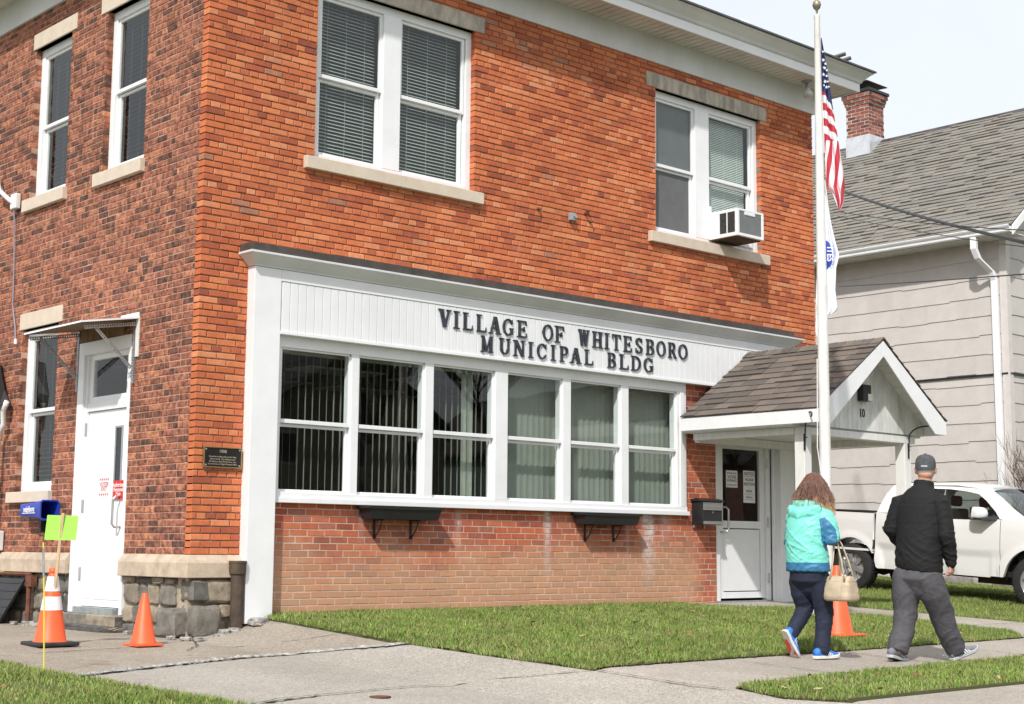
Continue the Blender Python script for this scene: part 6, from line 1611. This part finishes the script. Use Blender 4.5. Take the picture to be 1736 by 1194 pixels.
# ---------------------------------------------------------------- MAN
gm=gz(3.95,-5.33)
man=thing('person','man in a black jacket, grey sweatpants and dark grey cap walking away on the sidewalk','person',(3.9,-5.33,gm))
yaw=math.radians(8); sd=V((-math.sin(yaw),math.cos(yaw),0)); hy=math.radians(28); hf=V((math.cos(hy),math.sin(hy),0)); hsd=V((-math.sin(hy),math.cos(hy),0))
hc=V((4.005,-5.325,1.375))
b=MB()
etube(b,[(3.95,-5.33,1.10),(3.965,-5.33,1.2),(3.985,-5.328,1.29)],[.075,.060,.058],[.07,.062,.062])
ell(b,hc,(.100,.079,.105),hy); ell(b,hc+hf*.035-V((0,0,.065)),(.062,.055,.055),hy); ell(b,hc+hf*.098-V((0,0,.012)),(.016,.012,.022),hy); ell(b,hc+hf*.078-V((0,0,.045)),(.02,.024,.012),hy); ell(b,hc-hf*.045-V((0,0,.045)),(.055,.062,.05),hy)
for s in (1,-1): ell(b,hc+hsd*s*.083-hf*.005-V((0,0,.012)),(.019,.010,.033),hy+s*.35)
etube(b,[(3.86,-5.33,.45),(3.85,-5.33,.62),(3.87,-5.33,.85),(3.90,-5.33,1.05),(3.93,-5.33,1.12)],[.15,.15,.16,.18,.12],[.10,.12,.12,.11,.08],side=sd)
RS,RE,RW=V((3.915,-5.510,1.075)),V((3.900,-5.58,.80)),V((3.955,-5.575,.590))
LS,LE,LW=V((3.885,-5.15,1.085)),V((3.83,-5.085,.855)),V((3.97,-5.11,.72))
for S_,E_,W_ in ((RS,RE,RW),(LS,LE,LW)): etube(b,[S_,S_.lerp(E_,.5),E_,E_.lerp(W_,.5),W_],[.05,.048,.040,.036,.027],[.05,.048,.040,.036,.024])
hand(b,RW-V((0,0,.012)),(.05,.05,-1),(1,.15,0),(.1,.95,-.1),(.9,.2,-.3)); hand(b,LW,(.8,-.2,-.5),(0,1,.3),(.1,-.3,-.9),(.3,.8,0))
hipL,hipR=V((3.80,-5.235,.46)),V((3.845,-5.425,.46)); kL,kR=V((3.80,-5.225,.13)),V((4.02,-5.43,.13)); aL,aR=V((3.655,-5.225,-.15)),V((4.215,-5.435,-.145))
for h_,k_,a_ in ((hipL,kL,aL),(hipR,kR,aR)): etube(b,[h_,h_.lerp(k_,.5),k_,k_.lerp(a_,.4),a_],[.085,.075,.056,.055,.038],[.09,.078,.058,.058,.040])
fuse(b,'body',skin,man,voxel=.0065,smooth=3)
m=MB()
for s in (1,-1): ell(m,hc+hf*.088+hsd*s*.030+V((0,0,.008)),(.011,.012,.010),hy,n=10)
m.build('eye',M['paper'],man,smooth=True)
m=MB(); m.tube([hc+hf*.10+hsd*.045,hc+hf*.09+hsd*.078,hc-hf*.0+hsd*.094,],.004,6); m.tube([hc+hf*.10-hsd*.045,hc+hf*.09-hsd*.078,hc-hf*.0-hsd*.094],.004,6)
m.tube([hc+hf*.108+hsd*.045,hc+hf*.112,hc+hf*.108-hsd*.045],.003,6)
for s in (1,-1): ell(m,hc+hf*.102+hsd*s*.036,(.004,.022,.017),hy,n=10)
m.build('glasses',M['black'],man)
# hair fringe
def fringe(c,p):
    pass
m=MB(); ell(m,hc+V((0,0,.002))-hf*.004,(.103,.0815,.102),hy,n=22)
# keep only the band round the back of the head
hv=MB(); keep=[]
for f_ in m.f:
    cc=sum((V(m.v[i]) for i in f_),V())/len(f_)-hc
    if -.045<cc.z<.05 and cc.dot(hf)<.035+.02*math.sin(cc.z*200): keep.append(f_)
hv.v=m.v; hv.f=keep; hv.m=[0]*len(keep)
hv.build('hair',mat('short_grey_hair',(.36,.33,.30),rough=.9,noise=.3,nscale=90,bump=.8,bscale=400),man,smooth=True)
# cap
capm=mat('charcoal_cap_cloth',(.075,.08,.088),rough=.85,noise=.25,nscale=30,bump=.4,bscale=300)
b=MB(); rings=[]
for t,(k,z) in enumerate(((1.07,-.004),(1.085,.018),(1.06,.05),(.97,.078),(.80,.098),(.5,.112),(.2,.117),(.04,.118))):
    rings.append([hc+V((0,0,.008))+hf*(.100*k*math.cos(2*PI*j/28)-.004)+hsd*(.0805*k*math.sin(2*PI*j/28))+V((0,0,z-.018*math.cos(2*PI*j/28)*(1 if t<2 else 0)*-1)) for j in range(28)])
b.loft(rings); cp=b.build('cap',capm,man,smooth=50)
m=MB(); ell(m,hc+V((0,0,.127)),(.011,.011,.007)); m.build('cap_button',capm,cp,smooth=True)
m=MB(); rr_=[]
for i in range(9):
    a=math.radians(-62+15.5*i); o1=hc+hf*(.100*math.cos(a)*1.02)+hsd*(.082*math.sin(a)*1.02)+V((0,0,.028)); o2=hc+hf*(.100*math.cos(a)+.075*math.cos(a*.9))+hsd*(.080*math.sin(a)*1.0)+V((0,0,.012-.012*abs(math.sin(a))))
    rr_.append((o1,o2))
vs=[p for q in rr_ for p in q]; vs2=[p-V((0,0,.005)) for p in vs]; n=len(vs)
m.add(vs+vs2,[(2*i,2*i+1,2*i+3,2*i+2) for i in range(8)]+[(n+2*i,n+2*i+2,n+2*i+3,n+2*i+1) for i in range(8)]+[(2*i+1,n+2*i+1,n+2*i+3,2*i+3) for i in range(8)])
m.build('cap_brim',capm,cp)
m=MB(); 
for i in range(7):
    a=PI+math.radians(-17+5*i); r=1.095; p=hc+hf*(.100*r*math.cos(a)-.005)+hsd*(.0805*r*math.sin(a))+V((0,0,.016+.004*(i%2)))
    m.box(p.x-.0025,p.x+.0025,p.y-.003,p.y+.003,p.z-.004,p.z+.004)
m.build('cap_mark',M['paper'],cp)
# jacket
def jack_disp(p,n_):
    e=max(0,1-(p-RE).length/.16)+max(0,1-(p-LE).length/.16)
    w=max(0,1-abs(p.z-.66)/.2)
    d=.004*fold(p,4,.9,3)+.013*e*fold(p,6,.4,1)+.009*w*fold(p,3.5,-.8,8,4)+.0025*fold(p,9,.5,5)
    # back yoke seam
    return d-.003*(abs(p.z-1.075+.01*math.sin(p.y*9))<.0045)*(n_.x<0)-.0025*(abs(p.z-.90+.03*abs(p.y+5.33))<.004)*(n_.x<0)
b=MB()
etube(b,[(3.845,-5.335,.500),(3.845,-5.335,.56),(3.855,-5.333,.68),(3.865,-5.333,.80),(3.882,-5.333,.93),(3.895,-5.333,1.03),(3.908,-5.333,1.10),(3.93,-5.33,1.165),(3.955,-5.33,1.205),(3.97,-5.33,1.262)],
      [.200,.200,.196,.194,.204,.208,.196,.142,.088,.080],[.155,.158,.158,.150,.140,.130,.115,.098,.086,.080],side=sd,n=28,caps=(False,False))
etube(b,[(3.93,-5.50,1.10),RS+V((0,0,.01)),RS.lerp(RE,.5)-V((0.0,.008,0)),RE+V((-.01,-.005,0)),RE.lerp(RW,.5),RW+V((-.003,0,.03)),RW+V((0,0,.0))],[.06,.076,.069,.062,.056,.049,.044],[.06,.080,.075,.067,.058,.049,.044])
etube(b,[(3.90,-5.17,1.10),LS+V((0,0,.01)),LS.lerp(LE,.5),LE,LE.lerp(LW,.5),LW+V((-.02,0,.01))],[.06,.080,.073,.068,.060,.050],[.06,.082,.080,.074,.062,.050])
for i_,p in enumerate(b.v):
    if p[2]<.66: b.v[i_]=(p[0],p[1],p[2]+(.66-p[2])/.16*(.018+(p[1]+5.33)*.16))
jm=mat('black_softshell',(.012,.012,.013),rough=.8,noise=.15,nscale=30,bump=.25,bscale=350,spec=.3)
fuse(b,'jacket',jm,man,voxel=.009,smooth=5,disp=jack_disp)
# trousers
def tr_disp(p,n_):
    k=max(0,1-(p-kL).length/.22)+max(0,1-(p-kR).length/.22)+max(0,1-abs(p.z-.33)/.12)*.7+max(0,1-abs(p.z+.08)/.1)*.9
    return .006*fold(p,3.5,1.3,2,2)+.010*k*fold(p,4.5,.9,6)+.004*fold(p,8,-.8,9)*min(1,k)
b=MB()
etube(b,[(3.84,-5.335,.60),(3.835,-5.335,.52),(3.82,-5.333,.44),(3.83,-5.333,.37)],[.160,.172,.184,.13],[.115,.130,.145,.095],side=sd,n=24)
etube(b,[hipL,V((3.80,-5.230,.32)),kL+V((0,0,.04)),V((3.76,-5.225,.02)),V((3.70,-5.225,-.08)),V((3.660,-5.225,-.165))],[.108,.110,.094,.088,.086,.082],[.125,.118,.100,.094,.090,.086],caps=(True,False))
etube(b,[hipR,V((3.90,-5.43,.33)),kR+V((-.01,0,.05)),V((4.09,-5.433,.02)),V((4.155,-5.435,-.07)),V((4.215,-5.436,-.160))],[.112,.115,.097,.089,.086,.082],[.130,.122,.104,.094,.090,.086],caps=(True,False))
tm=mat('charcoal_grey_fleece',(.095,.092,.104),rough=.9,noise=.12,nscale=25,bump=.3,bscale=300,spec=.2)
fuse(b,'trousers',tm,man,voxel=.009,smooth=5,disp=tr_disp)
gs=mat('grey_sneaker_mesh',(.20,.20,.23),rough=.7,noise=.15,nscale=60,bump=.3,bscale=300); gsl=mat('light_grey_sole',(.42,.43,.45),rough=.6,noise=.1)
# rear foot rolls onto its toes, front foot lands on its heel
shoe(man,(3.545,-5.225,gm+.045),math.radians(6),math.radians(11),.29,gs,gsl,stripes=M['paper'],outs=M['rubber'])
shoe(man,(4.150,-5.435,gm+.004),math.radians(-17),math.radians(-17),.295,gs,gsl,stripes=M['paper'],outs=M['rubber'])
# ---------------------------------------------------------------- WOMAN
gw=gz(3.15,-4.8)
wom=thing('person','woman with long brown hair in an aqua and blue jacket and dark jeans walking away','person',(3.1,-4.75,gw))
sd=V((-.05,1,0)).normalized(); hy=math.radians(24); hf=V((math.cos(hy),math.sin(hy),0)); hsd=V((-math.sin(hy),math.cos(hy),0))
hc=V((3.195,-4.75,1.195))
b=MB()
etube(b,[(3.12,-4.75,.95),(3.14,-4.75,1.03),(3.17,-4.75,1.13)],[.06,.05,.05],[.06,.05,.052])
ell(b,hc,(.092,.072,.105),hy,.25); ell(b,hc+hf*.04-V((0,0,.068)),(.05,.045,.05),hy); ell(b,hc+hf*.094-V((0,0,.02)),(.014,.011,.018),hy)
for s in (1,-1): ell(b,hc+hsd*s*.074-V((0,0,.01)),(.015,.009,.027),hy)
etube(b,[(3.11,-4.75,.40),(3.10,-4.75,.55),(3.08,-4.75,.75),(3.09,-4.75,.92),(3.11,-4.75,1.0)],[.14,.135,.13,.14,.10],[.10,.11,.11,.10,.07],side=sd)
RS,RE,RW=V((3.13,-4.905,.955)),V((3.13,-4.965,.775)),V((3.275,-4.86,.80))
LS,LE,LW=V((3.09,-4.625,.955)),V((3.085,-4.60,.75)),V((3.2,-4.60,.62))
for S_,E_,W_ in ((RS,RE,RW),(LS,LE,LW)): etube(b,[S_,S_.lerp(E_,.5),E_,E_.lerp(W_,.5),W_],[.045,.042,.036,.032,.024],[.045,.042,.036,.032,.022])
hand(b,RW,(.8,.6,.05),(0,1,.1),(.0,.1,-1),(.3,.8,.3),.9); hand(b,LW,(.6,0,-.8),(0,1,0),(.6,0,-.4),(.3,-.7,0),.9)
hipL,hipR=V((3.095,-4.665,.43)),V((3.125,-4.835,.43)); kL,kR=V((3.150,-4.665,.185)),V((3.185,-4.84,.145)); aL,aR=V((2.950,-4.66,-.035)),V((3.135,-4.84,-.145))
for h_,k_,a_ in ((hipL,kL,aL),(hipR,kR,aR)): etube(b,[h_,h_.lerp(k_,.5),k_,k_.lerp(a_,.4),a_],[.08,.068,.05,.05,.033],[.082,.07,.052,.054,.035])
fuse(b,'body',skin,wom,voxel=.0065,smooth=3)
m=MB()
for s in (1,-1): ell(m,hc+hf*.082+hsd*s*.028+V((0,0,.0)),(.010,.011,.009),hy,n=10)
m.build('eye',M['paper'],wom,smooth=True)
# hair
hm=bpy.data.materials.new('brown_to_blonde_hair'); hm.use_nodes=True; nt=hm.node_tree; L=nt.links.new; bs=nt.nodes['Principled BSDF']; bs.inputs['Roughness'].default_value=.38
tc=node(nt,'ShaderNodeTexCoord'); sp=node(nt,'ShaderNodeSeparateXYZ'); L(tc.outputs['Object'],sp.inputs[0])
g=node(nt,'ShaderNodeNewGeometry'); nn=node(nt,'ShaderNodeTexNoise',inp={'Scale':18,'Detail':3}); L(tc.outputs['Object'],nn.inputs['Vector'])
ad=node(nt,'ShaderNodeMath',operation='MULTIPLY_ADD'); L(nn.outputs['Fac'],ad.inputs[0]); ad.inputs[1].default_value=.16; L(sp.outputs['Z'],ad.inputs[2])
ad2=node(nt,'ShaderNodeMath',operation='MULTIPLY_ADD'); L(g.outputs['Random Per Island'],ad2.inputs[0]); ad2.inputs[1].default_value=.13; L(ad.outputs[0],ad2.inputs[2])
zb=1.165-gw
mr=node(nt,'ShaderNodeMapRange',inp={'From Min':zb-.02,'From Max':zb+.17,'To Min':0,'To Max':1}); L(ad2.outputs[0],mr.inputs[0])
r=node(nt,'ShaderNodeValToRGB'); L(mr.outputs[0],r.inputs[0]); r.color_ramp.elements[0].position=.05; r.color_ramp.elements[0].color=(.60,.41,.25,1); r.color_ramp.elements[1].position=.8; r.color_ramp.elements[1].color=(.13,.055,.035,1); e=r.color_ramp.elements.new(.4); e.color=(.34,.19,.115,1)
L(r.outputs[0],bs.inputs['Base Color'])
b=MB(); ell(b,hc+V((0,0,.008))-hf*.008,(.110,.093,.122),hy)
etube(b,[hc-hf*.02+V((0,0,.05)),hc-hf*.05-V((0,0,.03)),hc-hf*.07-V((0,0,.09)),hc-hf*.085-V((0,0,.14))],[.085,.112,.125,.112],[.08,.085,.065,.042],side=hsd,n=22)
etube(b,[hc+hsd*.06+V((0,0,.02)),hc+hsd*.095-hf*.02-V((0,0,.06)),hc+hsd*.135-hf*.045-V((0,0,.13))],[.05,.05,.025],[.06,.055,.03],side=hsd)
etube(b,[hc-hsd*.06+V((0,0,.02)),hc-hsd*.105-hf*.01-V((0,0,.07)),hc-hsd*.135-hf*.03-V((0,0,.155)),hc-hsd*.14-hf*.03-V((0,0,.20))],[.05,.05,.04,.018],[.06,.06,.045,.02],side=hsd)
hair=fuse(b,'hair',hm,wom,voxel=.009,smooth=5,disp=lambda p,n_:.006*ridge(p,26,26,3,4)+.003*ridge(p,50,50,5,8))
rr=random.Random(9); m=MB()
for i in range(1100):
    a=rr.uniform(-1.0,1.0)*1.9+PI; el=rr.uniform(.0,1.25); c0=hc+V((0,0,.01))-hf*.008
    d=hf*math.cos(a)*math.cos(el)*.112+hsd*math.sin(a)*math.cos(el)*.095+V((0,0,math.sin(el)*.124))
    p=c0+d; pts=[p]; w_=rr.uniform(-.3,.3); L_=rr.uniform(.16,.30)*(.8+.4*el)
    out=(hf*math.cos(a)*.5+hsd*math.sin(a)).normalized()
    for k in range(1,7):
        t=k/6; flare=out*(.050*t*t+.012*math.sin(t*7+w_*9)*t)
        ax=c0+hf*math.cos(a)*.114*math.cos(el*(1-t))+hsd*math.sin(a)*(.097+.03*t)*math.cos(el*(1-t)); z=p.z-L_*t**1.3
        q=V((ax.x,ax.y,z))-hf*.035*t*t+flare+V((rr.uniform(-.004,.004),rr.uniform(-.004,.004),0)); pts.append(q)
    m.tube(pts,[.0022,.0028,.0027,.0025,.0022,.0016,.0006],4,cap=False)
m.build('strands',hm,hair,smooth=True)
# jacket: aqua with blue hem, cuffs and side sleeves
def wj_disp(p,n_):
    e=max(0,1-(p-RE).length/.15)+max(0,1-(p-LE).length/.15); w=max(0,1-abs(p.z-.72)/.22)
    q=V((p.x+p.z*.4,p.y+p.z*.7,p.z))
    return .007*fold(p,5,1.0,3)+.012*e*fold(p,7,.4,1)+.010*w*fold(p,4.5,-.7,7,4)+.004*fold(p,11,.6,2)
b=MB()
etube(b,[(3.085,-4.755,.500),(3.085,-4.755,.56),(3.075,-4.753,.66),(3.068,-4.752,.76),(3.072,-4.752,.87),(3.085,-4.752,.95),(3.10,-4.752,1.005),(3.125,-4.75,1.05)],
      [.190,.188,.178,.172,.176,.172,.145,.085],[.150,.150,.148,.145,.135,.120,.105,.085],side=sd,n=28,caps=(False,False))
etube(b,[(3.11,-4.88,.985),RS,RS.lerp(RE,.5)-V((.005,.010,0)),RE+V((-.012,-.008,-.005)),RE.lerp(RW,.4)+V((0,0,-.005)),RE.lerp(RW,.85)],[.05,.070,.068,.064,.056,.044],[.05,.074,.072,.066,.058,.044])
etube(b,[(3.09,-4.63,.985),LS,LS.lerp(LE,.5),LE,LE.lerp(LW,.5),LW-V((.01,0,-.03))],[.05,.068,.064,.060,.052,.042],[.05,.072,.068,.062,.054,.042])
# hood lying on the back
etube(b,[(3.055,-4.895,1.015),(3.010,-4.85,.985),(2.985,-4.75,.960),(3.000,-4.66,.985),(3.045,-4.615,1.02)],[.022,.034,.045,.034,.022],[.035,.05,.058,.05,.035],side=V((1,0,.4)).normalized())
etube(b,[(3.10,-4.87,1.045),(3.045,-4.83,1.055),(3.020,-4.75,1.055),(3.04,-4.67,1.058),(3.09,-4.635,1.05)],[.020,.026,.028,.026,.020],[.026,.034,.036,.034,.026],side=V((1,0,.2)).normalized())
aq=mat('aqua_nylon',(.19,.66,.56),rough=.45,noise=.06,nscale=12,bump=.2,bscale=200); bl=mat('steel_blue_nylon',(.035,.17,.33),rough=.45,noise=.1,nscale=12,bump=.2,bscale=200)
def jm_(c,n_):
    hem=c.z<.585-.09*(c.y+4.75)
    hem=c.z<.575
    sleeve=False
    dR=(c-RS).dot((RE-RS).normalized())
    # underarm panels on both sleeves
    if c.y<-4.875 and c.z<.935-.9*max(0,(c.x-3.10)) and c.z<.96 and c.x<3.185-.0*(c.z): 
        sleeve = (c.x-3.13) < .035+ (.93-c.z)*.12 and c.z>.6 and (c.y<-4.895)
        if c.x<3.045 and c.y>-4.90: sleeve=False
    if c.y>-4.625 and .6<c.z<.94: sleeve=True
    def near(A,B_,out,lim):
        ab=B_-A; t=max(-.1,min(1.15,(c-A).dot(ab)/ab.length_squared)); r=c-(A+ab*t)
        return t,r.length,r.normalized().dot(out)
    sleeve=False
    t,r,o=near(RS,RE,V((.62,-.78,0)),0)
    if c.y<-4.888 and r<.095 and t>.12 and o<.75*min(1,(t-.1)*1.6)-.15 and c.z>.62: sleeve=True
    t,r,o=near(RE,RW,V((.2,-.5,.8)),0)
    if c.x>RE.x+.03 and t>.05 and r<.08 and o<.1: sleeve=True
    t,r,o=near(LS,LE,V((0,1,0)),0)
    if c.y>-4.60 and r<.10 and t>.2 and c.x<3.06: sleeve=True
    return 1 if (hem or sleeve) else 0
fuse(b,'jacket',[aq,bl],wom,voxel=.008,smooth=4,disp=wj_disp,matfn=jm_)
jn=mat('dark_navy_denim',(.012,.018,.042),rough=.8,noise=.3,nscale=20,bump=.3,bscale=300)
def jd(p,n_):
    k=max(0,1-(p-kL).length/.15)+max(0,1-(p-kR).length/.15)+max(0,1-(p-aR).length/.12)+max(0,1-(p-aL).length/.1)
    return .003*fold(p,5,1,2)+.012*k*fold(p,7,.5,5,4)
b=MB()
etube(b,[(3.095,-4.755,.56),(3.09,-4.755,.48),(3.09,-4.752,.43),(3.10,-4.752,.385)],[.155,.165,.162,.12],[.12,.135,.135,.09],side=sd,n=24)
etube(b,[hipL,V((3.115,-4.665,.31)),kL,V((3.075,-4.663,.09)),V((2.985,-4.66,.0)),aL+V((-.008,0,-.005))],[.09,.090,.070,.064,.056,.052],[.105,.092,.074,.068,.058,.054],caps=(True,False))
etube(b,[hipR,V((3.155,-4.84,.29)),kR,V((3.165,-4.84,.0)),V((3.145,-4.84,-.10)),aR+V((-.004,0,-.035))],[.092,.090,.072,.064,.062,.064],[.107,.092,.076,.068,.068,.070],caps=(True,False))
fuse(b,'jeans',jn,wom,voxel=.008,smooth=4,disp=jd)
bs_=mat('bright_blue_sneaker',(.03,.20,.68),rough=.6,noise=.1,nscale=50,bump=.3,bscale=300); ws=mat('white_sole_foam',(.68,.68,.66),rough=.6,noise=.08)
def osm():
    m=bpy.data.materials.new('red_and_grey_outsole'); m.use_nodes=True; nt=m.node_tree; L=nt.links.new; b=nt.nodes['Principled BSDF']; b.inputs['Roughness'].default_value=.7
    tc=node(nt,'ShaderNodeTexCoord'); v=node(nt,'ShaderNodeTexVoronoi',inp={'Scale':22}); L(tc.outputs['Generated'],v.inputs['Vector']); v.inputs['Scale'].default_value=3.2
    r=node(nt,'ShaderNodeValToRGB'); r.color_ramp.interpolation='CONSTANT'; sp=node(nt,'ShaderNodeSeparateXYZ'); L(v.outputs['Color'],sp.inputs[0]); L(sp.outputs['X'],r.inputs[0]); r.color_ramp.elements[0].color=(.60,.05,.05,1); r.color_ramp.elements[1].position=.55; r.color_ramp.elements[1].color=(.48,.45,.38,1)
    L(r.outputs[0],b.inputs['Base Color']); return m
oo=osm()
shoe(wom,(3.045,-4.84,gw+.008),math.radians(-8),0,.265,bs_,ws,stripes=M['paper'],outs=oo)
shoe(wom,(2.865,-4.66,.005),math.radians(-10),math.radians(62),.26,bs_,ws,stripes=M['paper'],outs=oo)
# ---------------------------------------------------------------- HANDBAG
bag=thing('handbag','beige leather handbag hanging by two straps from the woman\'s elbow','handbag',(3.14,-5.05,.25))
lm=mat('beige_leather',(.47,.38,.27),rough=.5,noise=.12,nscale=9,bump=.25,bscale=60)
b=MB()
def bagring(z,hx,hy_,cx=3.14,cy=-5.045):
    pts=[]
    for j in range(24):
        a=2*PI*j/24; c,s=math.cos(a),math.sin(a); e=.45
        pts.append(V((cx+hx*math.copysign(abs(c)**e,c),cy+hy_*math.copysign(abs(s)**e,s),z)))
    return pts
b.loft([bagring(.262,.075,.115),bagring(.268,.095,.130),bagring(.30,.100,.134),bagring(.36,.090,.126),bagring(.43,.072,.117),bagring(.455,.055,.110),bagring(.462,.03,.10)])
fuse(b,'bag_body',lm,bag,voxel=.008,smooth=3,disp=lambda p,n_:.005*ridge(p,9,9,11,2)-.003*(abs(p.y+5.10-.0)<.004)-.003*(abs(p.z-.415)<.004))
m=MB()
el=V((3.19,-4.965,.735))
for x,zt in ((3.072,.44),(3.205,.44)):
    for y in (-5.125,-4.985):
        q=V((x,y,zt)); e2=el+V(((x-3.14)*.45,(y+5.05)*.22-.02,.0))
        pts=[q,q.lerp(e2,.5)+V((0,-.006,0)),e2-V((0,0,.01)),el+V(((x-3.14)*.2,0,.05)),el+V((0.0,.05,.075))]
        m2=MB(); m2.tube(pts,[.0085]*5,6,flat=.45); m.v+= [tuple(p) for p in m2.v]; n0=len(m.v)-len(m2.v); m.f+=[tuple(i+n0 for i in f_) for f_ in m2.f]; m.m+=m2.m
m.build('strap',lm,bag,smooth=True)
m=MB()
for x in (3.072,3.205):
    for y in (-5.125,-4.985): m.box(x-.006,x+.006,y-.008,y+.008,.415,.445)
m.build('buckle',M['brass'],bag)
m=MB(); 
for i in range(6): ell(m,V((3.235+.012*math.sin(i*2.1),-5.03+.014*math.cos(i*1.7),.455-.008*i)),(.018,.018,.018),n=8)
m.build('pompom',mat('white_fluff',(.75,.75,.73),rough=1,noise=.2,nscale=60,bump=1),bag,smooth=True)
m=MB(); m.tube([(3.22,-5.02,.62),(3.225,-5.02,.56),(3.24,-5.03,.50),(3.235,-5.03,.47)],.006,6); ell(m,V((3.228,-5.025,.60)),(.014,.012,.02),n=8); m.build('keyring',M['steel'],bag,smooth=True)
# ================================================================== ACROSS THE STREET (unseen houses and trees added to darken the window reflections)
def far_house(x,y,w,d,h,rh,col,lab):
    t=thing('unseen_house',lab,'house',(x,y,-.4))
    m=MB(); m.box(x-w/2,x+w/2,y-d/2,y+d/2,-.5,h); m.prism([(x-w/2,h),(x+w/2,h),(x,h+rh-.1)],'y',y-d/2,y+d/2); m.build('wall',mat('unseen_house_siding',col,rough=.8,noise=.1),t)
    m=MB()
    for s in (-1,1): m.prism([(x,h+rh),(x+s*(w/2+.4),h-.25),(x+s*(w/2+.4),h-.4),(x,h+rh-.15)],'y',y-d/2-.4,y+d/2+.4)
    m.build('roof',M['brownflash'],t)
    for zz in (1.0,3.9):
        for i in range(3):
            xx=x-w/2+w*(i+.5)/3
            if zz<2 and i==1:
                m=MB(); m.box(xx-.5,xx+.5,y+d/2,y+d/2+.05,-.1,2.1); m.build('door',M['white2'],t); continue
            m=MB(); m.box(xx-.55,xx+.55,y+d/2,y+d/2+.05,zz,zz+1.5); wn=m.build('window',M['white'],t)
            m=MB(); m.box(xx-.45,xx+.45,y+d/2+.051,y+d/2+.06,zz+.1,zz+1.4); m.build('pane',M['dark'],wn)
far_house(14,-42,9,9,5.6,3.2,(.30,.31,.33),'grey gabled house added out of view across the street to darken window reflections')
far_house(30,-43,10,10,5.8,3.4,(.42,.38,.30),'tan gabled house added out of view across the street, farther right of the grey one')
far_house(47,-44,10,10,5.6,3.2,(.22,.27,.24),'green gabled house added out of view across the street, farthest to the right')
far_house(62,-44,10,10,5.8,3.2,(.30,.16,.12),'dark red gabled house added out of view across the street, far beyond the green one')
def unseen_tree(x,y,h,seed,lab):  # out of view, added so the panes mirror less bright sky
    t=thing('unseen_tree',lab,'tree',(x,y,-.4),'bare trees added across the street to darken reflections')
    rr=random.Random(seed); tr=MB(); cr=MB()
    def br(p,d,L_,r,dep,m):
        n=3; pts=[p]
        for i in range(n):
            d=(d+Vector((rr.uniform(-.2,.2),rr.uniform(-.2,.2),rr.uniform(-.02,.15)))).normalized(); pts.append(pts[-1]+d*L_/n)
        m.tube(pts,[r*(1-.45*i/n) for i in range(n+1)],5,cap=False)
        if dep>0:
            for k in range(4): br(pts[rr.randint(1,n)],(d+Vector((rr.uniform(-.9,.9),rr.uniform(-.9,.9),rr.uniform(-.1,.6)))).normalized(),L_*.68,r*.55,dep-1,cr)
    br(Vector((x,y,-.4)),Vector((0,0,1)),h*.38,.28,0,tr); tr.build('trunk',M['bushc'],t)
    for k in range(5): br(Vector((x,y,h*.36)),Vector((rr.uniform(-.6,.6),rr.uniform(-.6,.6),1)).normalized(),h*.30,.14,4,cr)
    cr.build('crown',M['bushc'],t)
for i,(x,y,h) in enumerate(((6,-34,13),(13,-33,12),(20,-34,14),(27,-33,13),(35,-35,14),(44,-34,13),(51,-35,13),(57,-36,14),(65,-36,13))):
    unseen_tree(x,y,h,60+i,'bare brown tree added out of view across the street to darken the glass')
for o in bpy.data.objects:
    if o.type=='MESH' and len(o.data.materials)==0: print('NOMAT',o.name)
print('objects',len(bpy.data.objects),'faces',sum(len(o.data.polygons) for o in bpy.data.objects if o.type=='MESH'))
